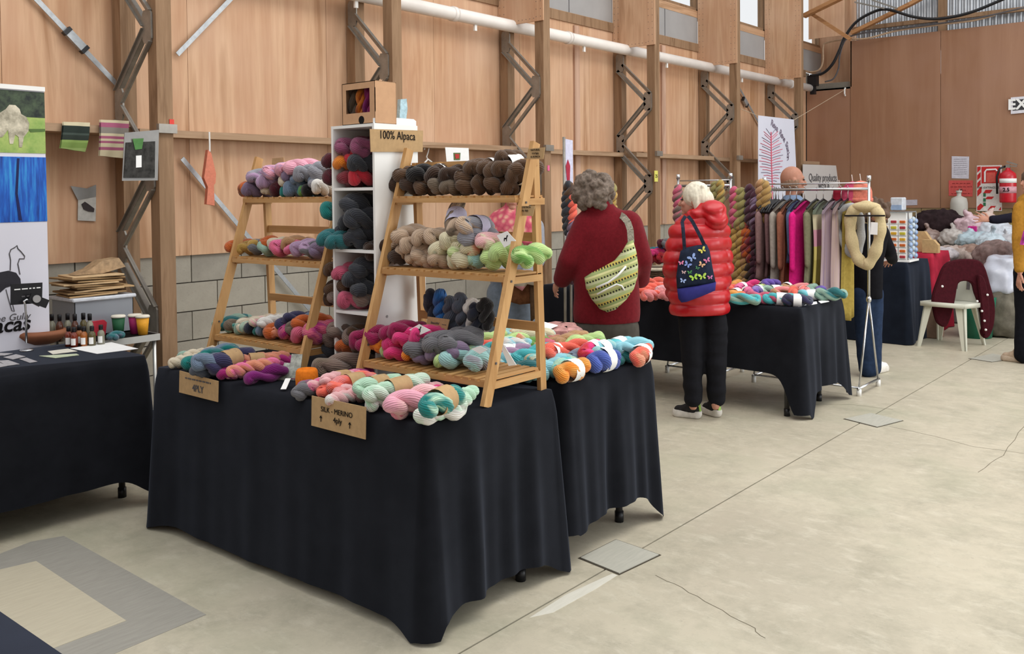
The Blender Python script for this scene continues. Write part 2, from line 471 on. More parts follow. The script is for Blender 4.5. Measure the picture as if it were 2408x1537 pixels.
# ------------------------------------------------------------------ truss posts
def web_unit(full=True):
    """one pressed steel V: back plate, diagonal down to the front plate, diagonal back; lies in the plane x=0"""
    mb = MB(); ya, yb = 5.645, 5.285; oc = [(-.05, -.075), (-.035, -.10), (.035, -.10), (.05, -.075), (.05, .075), (.035, .10), (-.035, .10), (-.05, .075)]
    mb.prism(oc, (.006, ya, 0), (0, 1, 0), (0, 0, 1), -.012)
    if full:
        mb.prism(oc, (.006, yb, -.45), (0, 1, 0), (0, 0, 1), -.012)
        for (y0_, z0_), (y1_, z1_) in (((ya, -.05), (yb, -.40)), ((yb, -.50), (ya, -.85))):
            d_ = Vector((0, y1_ - y0_, z1_ - z0_)).normalized(); n_ = Vector((0, -d_.z, d_.y))
            for sg in (-1, 1):
                a_, b_ = Vector((0, y0_, z0_)) + n_ * sg * .047, Vector((0, y1_, z1_)) + n_ * sg * .047
                mb.bar(a_, b_, .036, .012, (1, 0, 0)); mb.bar(a_ + n_ * sg * .014 - Vector((.012, 0, 0)), b_ + n_ * sg * .014 - Vector((.012, 0, 0)), .006, .016, (1, 0, 0))
                mb.bar(a_ - n_ * sg * .016 + Vector((.012, 0, 0)), b_ - n_ * sg * .016 + Vector((.012, 0, 0)), .006, .03, (1, 0, 0))
    return mb
web_full = web_unit().mesh('steel_web', M_STEEL)
web_end = web_unit(False).mesh('steel_web', M_STEEL)
ORD = ['beside the striped knitted squares', 'behind the boxed yarn on the white shelf unit', 'behind the ladder stand of brown wool',
       'with the yellow numbered tag', 'behind the white haired shopper', 'nearest the far end wall']
for i, X in enumerate(PX):
    p = empty('truss_post', (X + .05, 5.46, 0), 'timber and steel truss post ' + ORD[i], 'post', 'truss posts along the plywood wall')
    top = 4.9
    MB().bx(X, X + .1, 5.20, 5.30, 0, top).build('front_chord', M_POST, p)
    MB().bx(X, X + .1, 5.63, 5.73, 0, top).build('back_chord', M_POST, p)
    zc = 2.07 + (.05 if i == 0 else 0)
    for k, me in ((1, web_full), (0, web_full), (-1, web_full), (-2, web_end)):
        o = link('steel_web', me, p); o.location = (-.058, -5.46, zc + .90 * k)
    if i >= 2:
        zb = 3.12 if i == 2 else 3.13
        MB().bx(X - .014, X, 5.19, 5.734, zb, 4.9).build('gusset_plate', M_PLY, p)
        nail = MB()
        for y in (5.22, 5.27, 5.66, 5.71):
            for k in range(20): nail.box((X - .0145, y, zb + .04 + k * .07), (.002, .006, .006))
        for k in range(9): nail.box((X - .0145, 5.3 + k * .045, zb + .03), (.002, .006, .006))
        nail.build('nail_heads', M_INKG, p, kind='stuff')
    MB().bx(X - .01, X + .11, 5.17, 5.20, 1.92, 1.975).build('rail_bracket', M_STEEL, p) if i in (0, 2, 3, 4) else None
def sticker(px_, py_, w, h, hexc, name, label, cat):
    q = onY(px_, py_, 5.195)
    return MB().box((q.x, 5.196, q.z), (w, .004, h)).build(name, plain(name, hexc, .6), label=label, cat=cat)
sticker(404, 289, .03, .045, '#d8443a', 'red_sticker', 'small red sticker on the post beside the knitted squares', 'sticker')
sticker(1290, 395, .03, .05, '#e06a94', 'pink_sticker', 'small pink sticker on the post behind the ladder stand', 'sticker')
yt = sticker(1543, 414, .07, .12, '#d9d36a', 'yellow_tag', 'yellow paper tag numbered 25 on a truss post', 'tag')
text('25', .05, M_INK, yt, (yt.location.x, 5.19, yt.location.z + .06), FACE_NY)
# diagonal brace straps
def brace(a, b, nm, label, turn=None):
    q, r_ = onY(*a, 5.70), onY(*b, 5.70)
    e = empty(nm, ((q.x + r_.x) / 2, 5.70, min(q.z, r_.z)), label, 'brace', 'steel wall braces')
    MB().bar(q, r_, .032, .006, (0, 1, 0)).build('strap', M_BRACE, e)
    if turn:
        t = onY(*turn, 5.69); d = (r_ - q).normalized()
        MB().bar(t - d * .07, t + d * .07, .05, .03, (0, 1, 0)).build('tensioner', M_BRACE, e)
        MB().bar(t - d * .085, t - d * .06, .056, .034, (0, 1, 0)).build('tensioner_end', M_BLACKP, e)
        MB().bar(t + d * .06, t + d * .085, .056, .034, (0, 1, 0)).build('tensioner_end', M_BLACKP, e)
brace((40, -50), (297, 222), 'wall_brace', 'grey steel brace strap with a tensioner above the striped squares', (178, 95))
brace((417, 128), (600, -62), 'wall_brace', 'grey steel brace strap rising from the post towards the roof')
brace((428, 372), (790, 800), 'wall_brace', 'grey steel brace strap running down behind the coral hanging')
brace((1738, 205), (1815, 345), 'wall_brace', 'steel brace rod behind the white station banner', (1752, 240))
# ------------------------------------------------------------------ far wall
FX = 14.25
wf = empty('wall_far', (FX, 0, 0), kind='structure')
MB().bx(FX + .05, FX + .3, -7, 6.0, 0, 3.2).build('mortar_core', M_MORTAR, wf)
blf = MB().box((0, 0, 0), (.06, .392, .192)).mesh('concrete_block', plain('buff_block', '#8d7a5a', .85, .15, 0, .12, 20, .2))
for r_ in range(6):
    y = -1.2 + .2 * (r_ % 2)
    while y < 5.6:
        o = link('concrete_block', blf, wf); o.location = (.04, y + .2, 1.15 - .2 * r_); y += .4
edges = [5.73, 5.04, 3.735, 2.53, 1.33, .13, -1.07, -2.27, -4.0, -7.0]
for a, b in zip(edges, edges[1:]):
    MB().bx(FX, FX + .02, b + .003, a - .003, 1.25, 3.11 if a > 5.1 else 3.81).build('plywood_sheet', M_PLYF, wf)
MB().bx(14.9, 14.92, 5.04, 5.9, 3.11, 4.9).build('recessed_sheet', M_PLY, wf)
MB().bx(FX, 14.9, 5.02, 5.04, 3.11, 4.9).build('reveal', M_PLY, wf)
MB().bx(FX, 14.9, 5.04, 5.74, 3.085, 3.11).build('dark_slot', M_DARK, wf)
def corr(u, v):
    return Vector((FX + .16 + .022 * math.sin(u * 2 * PI * 66), 5.0 - u * 5.2, 3.55 + v * 2.6))
cs = MB().grid(corr, 66 * 8, 1).build('corrugated_iron', plain('corrugated_iron', '#b9bcc0', .35, .5, .75, .1, 6), wf, True)
MB().bx(FX + .02, FX + .12, 3.68, 3.78, 3.80, 6).build('gable_stud', M_POST, wf)
MB().bx(FX + .02, FX + .08, -.2, 5.0, 3.96, 4.02).build('girt', M_POST, wf)
wr = empty('roof_rafters', (FX - .6, 4, 4.0), kind='structure')
def stick(a, b, X, w, h, nm='rafter', mat=None):
    p, q = onX(*a, X), onX(*b, X)
    MB().bar(p, q, w, h, (1, 0, 0)).build(nm, mat or M_POST, wr)
M_RAFT = wood_mat('rafter_pine', '#a9794f', '#b98a5e', '#8e6240', 1, 1.2)
stick((1890, 38), (2090, -60), 13.2, .05, .12, mat=M_RAFT)
stick((1905, 30), (2000, 92), 13.3, .05, .06, mat=M_RAFT)
stick((2003, 78), (2140, 10), 14.0, .05, .10, mat=M_RAFT)
stick((2140, 10), (2250, -50), 14.0, .05, .10, mat=M_RAFT)
stick((2010, 5), (2080, 20), 13.9, .02, .03, 'conduit', M_STEEL)
stick((2050, 0), (2110, 20), 13.9, .02, .03, 'conduit', M_STEEL)
MB().prism([(0, 0), (.55, 0), (.55, .7), (0, .75)], (13.9, 5.0, 3.85), (0, 1, 0), (0, 0, 1), -.015).build('roof_gusset', M_PLY, wr)
def cable(pts, X, r, nm, mat, label, grp='cables at the gable'):
    q = [onX(*p, X) for p in pts]
    out = []
    for i in range(len(q) - 1):
        p0, p1, p2, p3 = q[max(i - 1, 0)], q[i], q[i + 1], q[min(i + 2, len(q) - 1)]
        for k in range(6):
            t = k / 6
            out.append(.5 * ((2 * p1) + (p2 - p0) * t + (2 * p0 - 5 * p1 + 4 * p2 - p3) * t * t + (3 * p1 - p0 - 3 * p2 + p3) * t ** 3))
    out.append(q[-1])
    return MB().tube(out, r, 6).build(nm, mat, None, True, label=label, cat='cable', group=grp)
cable([(1905, 178), (1935, 172), (1958, 150), (1975, 115), (1985, 90), (2010, 55), (2045, 32), (2085, 22), (2150, 40), (2210, 44), (2280, 30), (2350, 2), (2400, -20)], 13.95, .022, 'power_cable', M_BLACKP, 'thick black cable looping up from the wall corner to the gable')
cable([(1940, 192), (1960, 185), (1972, 160), (1975, 130), (1990, 92), (2030, 78), (2110, 68), (2210, 55), (2300, 42), (2408, 18)], 14.02, .012, 'power_cable', M_INKG, 'thin dark cable along the top of the gable plywood')
cable([(1903, 170), (1925, 165), (1935, 145), (1936, 110), (1945, 100), (1990, 92), (2040, 90), (2110, 72), (2210, 58), (2290, 48), (2340, 35)], 14.05, .014, 'power_cable', plain('buff_cable', '#b89c80', .5), 'pale buff cable bending round the gable corner')
cj = MB(); q = onX(1912, 190, 14.0)
cj.box((14.0, q.y, q.z), (.12, .14, .16)).box((14.0, q.y, q.z - .14), (.08, .07, .14))
cj.build('junction_box', M_BLACKP, label='black cable junction at the end of the white pipe', cat='junction box')
hk = onX(1986, 211, 14.2)
MB().tube([hk + Vector((.03, 0, .03)), hk, hk + Vector((0, 0, -.06)), hk + Vector((.03, 0, -.09))], .012, 6).build('wall_hook', M_WHITE, label='white wall hook holding the banner string', cat='hook')

wn = empty('wall_near_unseen', (-5, 0, 0), kind='structure')  # unseen wall behind the camera, added to block sky light from that side
for k in range(11): MB().bx(-5.02, -5, -6.6 + 1.2 * k + .003, -5.4 + 1.2 * k - .003, 0, 4.2).build('plywood_sheet', M_PLYF, wn)
# ------------------------------------------------------------------ tables and cloths
def cloth_mat(name, hexc, sheen=.25):
    t = NT(name, .95, .08); v = t.coord('Object', (1, 1, 1)); n = t.noise(v, 700, 2); w = t.noise(v, 6, 4)
    c = hx(hexc); t.col(t.ramp(w, [(.3, tuple(x * .75 for x in c[:3]) + (1,)), (.7, tuple(x * 1.3 for x in c[:3]) + (1,))]))
    t.b.inputs['Sheen Weight'].default_value = sheen; t.b.inputs['Sheen Roughness'].default_value = .5
    t.b.inputs['Sheen Tint'].default_value = hx('#8a93a8')
    t.bump(n, .15, .001); return t.m
M_CLOTH = cloth_mat('black_cotton', '#16171b')
M_LEG = plain('table_leg_steel', '#3c3b3a', .5, .4, .3)
M_TOP = plain('table_top_plastic', '#b9b6ae', .6)

def table(x0, x1, y0, y1, z, label, legs, grp='folding tables under black cloths', curved=False):
    e = empty('folding_table', ((x0 + x1) / 2, (y0 + y1) / 2, 0), label, 'table', grp)
    MB().bx(x0 + .02, x1 - .02, y0 + .02, y1 - .02, z - .045, z - .006).build('tabletop', M_TOP, e, bevel=.006)
    for lx, ly in legs:
        mb = MB()
        if curved: mb.tube([(lx + .10, ly, z - .05), (lx + .04, ly, .5), (lx, ly, .30), (lx, ly, .03)], .018, 10)
        else: mb.tube([(lx, ly, z - .05), (lx, ly, .03)], .016, 10)
        l = mb.build('leg', M_LEG, e, True)
        MB().tube([(lx, ly, .0), (lx, ly, .05)], .021, 10).build('foot_cap', M_BLACKP, l, True)
    return e

def cloth(x0, x1, y0, y1, z, hems, amps, corners, label, seed=1, freq=9.0, flare=.02, mat=None, nv=16, rc=.02, name='tablecloth'):
    """hems/amps per side: 0:-X face, 1:-Y face, 2:+X face, 3:+Y face; corners: drop at (x0,y0),(x1,y0),(x1,y1),(x0,y1)"""
    rnd = random.Random(seed)
    P = []   # (x,y,nx,ny,side,dist to corners)
    sides = [((x0, y1), (x0, y0), (-1, 0), 3, 0), ((x0, y0), (x1, y0), (0, -1), 0, 1), ((x1, y0), (x1, y1), (1, 0), 1, 2), ((x1, y1), (x0, y1), (0, 1), 2, 3)]
    for si, (a, b, n, ca, cb) in enumerate(sides):
        L = math.hypot(b[0] - a[0], b[1] - a[1]); d = ((b[0] - a[0]) / L, (b[1] - a[1]) / L)
        N = max(8, int(L / .018))
        for k in range(N + 1):
            s = rc + (L - 2 * rc) * k / N
            P.append((a[0] + d[0] * s, a[1] + d[1] * s, n[0], n[1], si, s, L - s, ca, cb))
        n2 = sides[(si + 1) % 4][2]
        cxy = (b[0] - d[0] * rc - n[0] * rc, b[1] - d[1] * rc - n[1] * rc)
        for k in range(1, 6):
            t = k / 6 * PI / 2; nx = n[0] * math.cos(t) + n2[0] * math.sin(t); ny = n[1] * math.cos(t) + n2[1] * math.sin(t)
            P.append((cxy[0] + nx * rc, cxy[1] + ny * rc, nx, ny, si, 9, 0, ca, cb))
    ph = [rnd.uniform(0, 6.28) for _ in range(12)]
    def fold(s, si):
        f = freq * (1 + .15 * si)
        v = math.sin(f * s + ph[si]) + .7 * math.sin(1.73 * f * s + ph[si + 4]) + .45 * math.sin(2.9 * f * s + ph[si + 8])
        return v * .55 + .35 * math.sin(.37 * f * s + ph[0])
    mb = MB(); n = len(P)
    for j in range(nv + 1):
        v = j / nv
        for (x, y, nx, ny, si, da, db, ca, cb) in P:
            dc, cn = (da, ca) if da < db else (db, cb)
            cf = math.exp(-(dc / .10) ** 2); hem = hems[si] - corners[cn] * math.exp(-(dc / .095) ** 2)
            e = .012 * math.sin(min(1, v * 8) * PI / 2)
            s = da if da < 9 else 0
            out = e + flare * v + amps[si] * (min(1, v * 1.3) ** .8) * fold(s, si) * (1 - .6 * cf) + cf * v * .035
            zz = z + .003 - v * (z - hem) + (.004 if j == 0 else 0)
            wob = .006 * math.sin(s * 5 + ph[si]) * v
            mb.v.append(Vector((x + nx * out, y + ny * out, max(.004, zz + wob))))
    for j in range(nv):
        for k in range(n):
            mb.f.append((j * n + k, (j + 1) * n + k, (j + 1) * n + (k + 1) % n, j * n + (k + 1) % n))
    c = len(mb.v); mb.v.append(Vector(((x0 + x1) / 2, (y0 + y1) / 2, z + .007)))
    mb.f += [(c, k, (k + 1) % n) for k in range(n)]
    return mb.build(name, mat or M_CLOTH, None, True, label=label, cat='tablecloth', group='black tablecloths')

TZ = .735   # table top height under the cloth
Z0 = TZ + .008
BX0, BX1, BY0, BY1 = 2.215, 2.945, 2.235, 4.0
table(BX0, BX1, BY0, BY1, TZ, 'folding table under the large black cloth with both ladder stands', [(2.30, 2.40), (2.79, 2.29), (2.30, 3.85), (2.86, 3.85)])
cloth(BX0, BX1, BY0, BY1, TZ, (.035, .085, .2, .02), (.005, .026, .02, .01), (.03, .075, .1, .03),
      'black cloth with kraft signs pinned on, draped over the front yarn table', 3, 17)
CX0, CX1, CY0, CY1 = 3.045, 3.735, 2.25, 3.24
table(CX0, CX1, CY0, CY1, TZ, 'folding table carrying the pastel skeins and packets', [(3.58, 2.34), (3.16, 2.36), (3.58, 3.1), (3.16, 3.1)])
cloth(CX0, CX1, CY0, CY1, TZ, (.15, .14, .25, .3), (.012, .024, .02, .02), (.02, .13, .1, .1),
      'black cloth hanging in deep folds under the pastel skeins', 5, 19)
DX0, DX1, DY0, DY1 = 5.95, 6.72, 2.435, 4.25
table(DX0, DX1, DY0, DY1, TZ, 'folding table with bent grey legs before the garment rack', [(5.97, 2.54), (6.54, 2.54), (5.97, 4.1), (6.54, 4.1)], curved=True)
cloth(DX0, DX1, DY0, DY1, TZ, (.285, .15, .25, .3), (.004, .028, .02, .02), (.26, .12, .1, .1),
      'black cloth with long drooping corners before the garment rack', 8, 13)
AX0, AX1, AY0, AY1 = .5, 2.35, 4.34, 5.06
table(AX0, AX1, AY0, AY1, TZ, 'folding table with the terracotta bowl beside the alpaca banner', [(2.307, 4.53), (.6, 4.5), (2.25, 4.95), (.6, 4.95)])
cloth(AX0, AX1, AY0, AY1, TZ, (.2, .15, .14, .2), (.01, .008, .02, .01), (.05, .09, .08, .05),
      'black cloth under the terracotta bowl and small bottles', 12, 12)
cloth(-.05, .712, .7, 3.0, TZ, (.1, .1, .1, .1), (.02, .02, .02, .02), (.05, .05, .05, .05),
      'dark navy cloth edge on the nearest table by the grey floor patch', 21, 12, mat=cloth_mat('navy_cloth', '#14161f'))
table(-.05, .712, .7, 3.0, TZ, 'folding table hidden under the dark navy cloth edge', [(.05, .8), (.6, .8), (.05, 2.9), (.6, 2.9)])
# table by the block wall with a black cloth
FXa, FXb, FYa, FYb = 6.25, 6.95, 4.40, 4.85
table(FXa, FXb, FYa, FYb, TZ, 'black draped table against the wall beside the shawl wearer', [(6.32, 4.47), (6.88, 4.47), (6.32, 4.78), (6.88, 4.78)])
cloth(FXa, FXb, FYa, FYb, TZ, (.02, .02, .02, .02), (.02, .02, .02, .02), (.02, .02, .02, .02),
      'black cloth on the table against the block wall', 31, 12)

# ------------------------------------------------------------------ kraft signs
def card_px(name, pts, X, mat, label, cat='sign', th=.003, group=None):
    q = [onX(*p, X) for p in pts]
    mb = MB(); mb.add(q + [p + Vector((th, 0, 0)) for p in q], [(0, 1, 2, 3), (7, 6, 5, 4)] + [(i, 4 + i, 4 + (i + 1) % 4, (i + 1) % 4) for i in range(4)])
    return mb.build(name, mat, label=label, cat=cat, group=group), q
s1, q = card_px('kraft_sign', [(422, 871), (513, 896), (512, 945), (421, 922)], 2.178, M_KRAFT, 'kraft card sign reading 4PLY pinned to the black cloth')
c = sum(q, Vector()) / 4
text('4PLY', .042, M_INKG, s1, c + Vector((-.002, 0, -.012)), FACE_NX, bold=.0006)
scribble(M_INKG, s1, c + Vector((-.002, 0, .026)), ALY, .20, .012, 1)
s2, q = card_px('kraft_sign', [(733, 930), (860, 957), (859, 1033), (732, 1000)], 2.178, M_KRAFT, 'kraft card sign reading silk merino pinned to the black cloth')
c = sum(q, Vector()) / 4
text('SILK - MERINO', .028, M_INK, s2, c + Vector((-.002, .005, .016)), FACE_NX)
text('4ply', .030, M_INK, s2, c + Vector((-.002, 0, -.016)), FACE_NX)
for dy in (.095, -.07):
    a = MB(); o_ = c + Vector((-.003, dy, -.032))
    a.bar(o_, o_ + Vector((0, 0, .022)), .002, .002); a.bar(o_ + Vector((0, .006, .014)), o_ + Vector((0, 0, .022)), .002, .002); a.bar(o_ + Vector((0, -.006, .014)), o_ + Vector((0, 0, .022)), .002, .002)
    a.build('arrow', M_INK, s2)

# ------------------------------------------------------------------ ladder stands
M_PINEX = wood_mat('bamboo_x', '#b98d58', '#c89d68', '#a87a48', 0, 2.5, .5, .5)
M_PINEY = wood_mat('bamboo_y', '#b98d58', '#c89d68', '#a87a48', 1, 2.5, .5, .5)
M_PINEZ = wood_mat('bamboo_z', '#c0945f', '#cda26c', '#ac7f4c', 2, 2.5, .5, .5)
def ladder(x0, y0, y1, label):
    """x0: front foot; rear legs .37 m behind"""
    zt = Z0; top = 1.735; sl = .315; xr = x0 + .37
    e = empty('ladder_stand', (x0 + .2, (y0 + y1) / 2, zt), label, 'display stand', 'wooden ladder stands')
    for y in (y0, y1):
        MB().bar((x0, y, zt), (x0 + (top - zt) * sl, y, top), .042, .02, (0, 1, 0)).build('front_leg', M_PINEZ, e)
        MB().bar((xr, y + (.022 if y == y0 else -.022), zt), (x0 + .335, y + (.022 if y == y0 else -.022), top - .06), .036, .02, (0, 1, 0)).build('rear_leg', M_PINEZ, e)
        for z in (.90, 1.2, 1.5): MB().box((x0 + (z - zt) * sl - .0, y - .0115, z), (.008, .004, .008)).build('screw', M_INKG, e)
    for z, d0, d1 in ((.832, -.01, .31), (1.218, -.02, .21), (1.522, -.045, .13)):
        xf = x0 + (z - zt) * sl + d0; xb = xf + (d1 - d0)
        sh = MB().bx(xf, xf + .022, y0 + .012, y1 - .012, z - .022, z - .002).build('shelf_front', M_PINEY, e)
        MB().bx(xb - .022, xb, y0 + .012, y1 - .012, z - .022, z - .002).build('shelf_back', M_PINEY, e)
        for y in (y0 + .012, y1 - .012): MB().bx(xf + .02, xb, y - .009, y + .009, z - .032, z - .006).build('shelf_end', M_PINEX, e)
        n = 16; sl_me = MB().box((0, 0, 0), (xb - xf, .030, .008)).mesh('slat', M_PINEX)
        for k in range(n):
            o = link('slat', sl_me, e); o.location = Vector(((xf + xb) / 2, y0 + .03 + (y1 - y0 - .06) * k / (n - 1), z + .002)) - e.location
    for z in (1.00, 1.36): MB().bx(xr - .03, xr - .012, y0 + .02, y1 - .02, z - .018, z + .018).build('rear_rung', M_PINEY, e)
    MB().bx(x0 + .325, x0 + .343, y0 + .01, y1 - .01, 1.645, 1.675).build('top_rung', M_PINEY, e)
    return e
SBX, SBY0, SBY1 = 2.545, 2.25, 2.965
ladder(SBX, SBY0, SBY1, 'wooden ladder stand holding brown and cream wool by the table end')
SAX, SAY0, SAY1 = 2.575, 3.39, 4.13
ladder(SAX, SAY0, SAY1, 'wooden ladder stand holding pink and grey wool before the block wall')

# ------------------------------------------------------------------ white cubby unit
KX, KY0, KY1, KT = 2.688, 3.003, 3.292, 1.846
kd = .262; KB = Z0 + .002
ku = empty('cubby_shelf', (KX + kd / 2, (KY0 + KY1) / 2, KB), 'tall white open shelf unit stacked with wool skeins', 'shelf unit')
MB().bx(KX, KX + kd, KY0, KY0 + .013, KB, KT).build('side_panel', M_WHITE, ku)
MB().bx(KX, KX + kd, KY1 - .013, KY1, KB, KT).build('side_panel', M_WHITE, ku)
MB().bx(KX + kd - .006, KX + kd - .001, KY0 + .013, KY1 - .013, KB, KT).build('back_panel', M_WHITE, ku)
KZ = [KT - .013, 1.555, 1.279, 1.002, KB + .005]
for z in KZ: MB().bx(KX + .002, KX + kd - .006, KY0 + .013, KY1 - .013, z, z + .013).build('shelf', M_WHITE, ku)
for z in (.80, 1.0, 1.3): MB().tube([(KX + .06, KY0 - .002, z), (KX + .06, KY0 + .004, z)], .006, 8).build('screw_cap', M_GREYP, ku)
# white board lying on top, standing a little proud behind the sign
MB().prism([(0, 0), (.25, 0), (.25, .022), (.235, .03), (.02, .03), (0, .022)], (KX + .01, KY0 + .006, KT), (1, 0, 0), (0, 0, 1), -.012).build('white_card', M_PAPER, label='white card edge standing on the shelf unit behind the alpaca sign', cat='card')
s3, _ = None, None
ya = KY0 - .006
q = [onY(*p, ya) for p in ((870, 303), (995, 307), (994, 357), (872, 357))]
mb = MB(); mb.add(q + [p + Vector((0, .003, 0)) for p in q], [(0, 1, 2, 3), (7, 6, 5, 4)] + [(i, 4 + i, 4 + (i + 1) % 4, (i + 1) % 4) for i in range(4)])
s3 = mb.build('kraft_sign', M_KRAFT, label='kraft card sign reading 100% Alpaca on the white shelf unit', cat='sign')
c = sum(q, Vector()) / 4
text('100% Alpaca', .052, M_INK, s3, c + Vector((0, -.002, .022)), FACE_NY, sx=.82)
# window box of yarn on top
bz = KT + .001
p0, p1 = onX(808, 290, KX + .01), onX(880, 292, KX + .01)
bxy0, bxy1 = p1.y - .005, p0.y + .01
gb_ = empty('gift_box', (KX + .08, (bxy0 + bxy1) / 2, bz), 'kraft gift box with a window showing three skeins', 'box')
x_, d_ = KX + .012, .125
hb = .185
MB().bx(x_, x_ + .003, bxy0, bxy1, bz, bz + .05).bx(x_, x_ + .003, bxy0, bxy1, bz + .155, bz + hb).bx(x_, x_ + .003, bxy0, bxy0 + .035, bz + .05, bz + .155).bx(x_, x_ + .003, bxy1 - .025, bxy1, bz + .05, bz + .155).build('window_face', plain('kraft_box', '#c39a77', .8, .15, 0, .05, 30), gb_)
MB().bx(x_, x_ + d_, bxy0, bxy0 + .003, bz, bz + hb).bx(x_, x_ + d_, bxy1 - .003, bxy1, bz, bz + hb).bx(x_, x_ + d_, bxy0, bxy1, bz + hb - .003, bz + hb).bx(x_, x_ + d_, bxy0, bxy1, bz, bz + .003).bx(x_ + d_ - .003, x_ + d_, bxy0, bxy1, bz, bz + hb).build('carton', plain('kraft_box', '#c39a77'), gb_)
MB().bx(x_ + .004, x_ + .006, bxy0 + .03, bxy1 - .02, bz + .045, bz + .16).build('film', M_GLASS, gb_)
MB().tube([(x_ - .001, bxy0 + .09, bz + .018), (x_ + .001, bxy0 + .09, bz + .018)], .018, 16).build('sticker', M_INK, gb_)
q = onY(938, 285, KY0 + .05)
MB().prism([(-.018, 0), (.02, 0), (.035, .08), (.03, .125), (-.008, .12)], (q.x + .03, KY0 + .06, KT + .002), (1, 0, 0), (0, 0, 1), -.02).build('knitted_swatch', plain('blue_swatch', '#a9c3cc', .9, .1, 0, .25, 60), label='pale blue speckled knitted swatch beside the gift box', cat='swatch')
# ------------------------------------------------------------------ yarn
def yarn_mat():
    t = NT('wool_yarn', .9, .12)
    oi = t.n('ShaderNodeObjectInfo'); at = t.n('ShaderNodeAttribute', attribute_type='OBJECT', attribute_name='col2')
    uv = t.coord('UV', (30, 3, 1)); fine = t.noise(uv, 1.0, 3, .6)
    uv2 = t.coord('UV', (2.0, 4.0, 1)); rnd = t.n('ShaderNodeVectorMath', operation='ADD'); t.l(uv2, rnd.inputs[0])
    sp = t.n('ShaderNodeVectorMath', operation='SCALE'); sp.inputs[0].default_value = (13.1, 7.7, 5.3); t.l(oi.outputs['Random'], sp.inputs['Scale']); t.l(sp.outputs[0], rnd.inputs[1])
    big = t.noise(rnd.outputs[0], 1.3, 2, .5)
    c = t.mix(t.ramp(big, [(.47, (0, 0, 0, 1)), (.58, (1, 1, 1, 1))]), oi.outputs['Color'], at.outputs['Color'])
    hs = t.n('ShaderNodeHueSaturation'); t.l(c, hs.inputs['Color'])
    mr = t.n('ShaderNodeMapRange'); t.l(fine, mr.inputs[0]); mr.inputs[1].default_value = .3; mr.inputs[2].default_value = .7; mr.inputs[3].default_value = .78; mr.inputs[4].default_value = 1.18
    t.l(mr.outputs[0], hs.inputs['Value']); t.col(hs.outputs[0])
    t.b.inputs['Sheen Weight'].default_value = .25
    sx = t.n('ShaderNodeSeparateXYZ'); t.l(t.coord('UV', (1, 1, 1)), sx.inputs[0])
    sh = t.n('ShaderNodeMath', operation='MULTIPLY_ADD', i_0=sx.outputs[1], i_1=1.5, i_2=sx.outputs[0])
    mu = t.n('ShaderNodeMath', operation='MULTIPLY', i_0=sh.outputs[0], i_1=2 * PI * 20)
    ad = t.n('ShaderNodeMath', operation='MULTIPLY_ADD', i_0=fine, i_1=3.0); t.l(mu.outputs[0], ad.inputs[2])
    si = t.n('ShaderNodeMath', operation='SINE'); t.l(ad.outputs[0], si.inputs[0])
    t.bump(si.outputs[0], .45, .003)
    return t.m
M_YARN = yarn_mat()
def skein_mesh(name, L, r0, R, turns, seed=0, n=64, m=12, lump=.12, sq=.55, taper=.0):
    rnd = random.Random(seed); path = []; rad = []
    ph = rnd.uniform(0, 6.28)
    for i in range(n):
        t = 2 * PI * i / n
        x = L / 2 * math.copysign(abs(math.cos(t)) ** .75, math.cos(t))
        w = r0 * math.copysign(abs(math.sin(t)) ** sq, math.sin(t))
        w *= 1 - taper * (1 - abs(x) / (L / 2))
        f = turns * 2 * PI * x / L + ph
        path.append(Vector((x, w * math.cos(f), w * math.sin(f))))
        rad.append(R * (1 + lump * math.sin(3 * t + ph) + .5 * lump * math.sin(7 * t + 2 * ph)))
    vs_, uvs, ref = [], [], Vector((0, 0, 1))
    for i, p in enumerate(path):
        t = (path[(i + 1) % n] - path[i - 1]).normalized()
        ref = (ref - t * ref.dot(t)).normalized(); bn = t.cross(ref)
        for k in range(m):
            a = 2 * PI * k / m; vs_.append(p + (ref * math.cos(a) + bn * math.sin(a)) * rad[i])
    # close the frame by distributing the residual twist
    fs, luv = [], []
    for i in range(n):
        j = (i + 1) % n
        sh = 0
        if j == 0:
            best = min(range(m), key=lambda q: (vs_[(n - 1) * m] - vs_[q]).length); sh = best
        for k in range(m):
            fs.append((i * m + k, i * m + (k + 1) % m, j * m + (k + 1 + sh) % m, j * m + (k + sh) % m))
            luv += [(k / m, i / n), ((k + 1) / m, i / n), ((k + 1) / m, (i + 1) / n), (k / m, (i + 1) / n)]
    me = bpy.data.meshes.new(name); me.from_pydata([tuple(v) for v in vs_], [], fs); me.materials.append(M_YARN)
    ul = me.uv_layers.new(name='UVMap')
    for i, u in enumerate(luv): ul.data[i].uv = u
    me.polygons.foreach_set('use_smooth', [True] * len(fs)); me.update()
    return me
SK = {'t': [skein_mesh('wool_skein', .185, .019, .0225, .75 + .17 * k, k, lump=.17) for k in range(4)],
      'f': [skein_mesh('wool_skein_fat', .20, .025, .030, .8 + .2 * k, 10 + k, lump=.18) for k in range(3)],
      'b': [skein_mesh('wool_skein_braid', .21, .015, .0165, 2.3 + .3 * k, 20 + k) for k in range(3)],
      'h': [skein_mesh('wool_skein_hank', .30, .024, .024, 2.2 + .3 * k, 30 + k, n=90) for k in range(3)],
      'c': [skein_mesh('wool_skein_chunk', .15, .021, .027, .7 + .25 * k, 40 + k, lump=.2) for k in range(3)]}
SR = {'t': .040, 'f': .055, 'b': .032, 'h': .048, 'c': .047}
band_me = {}
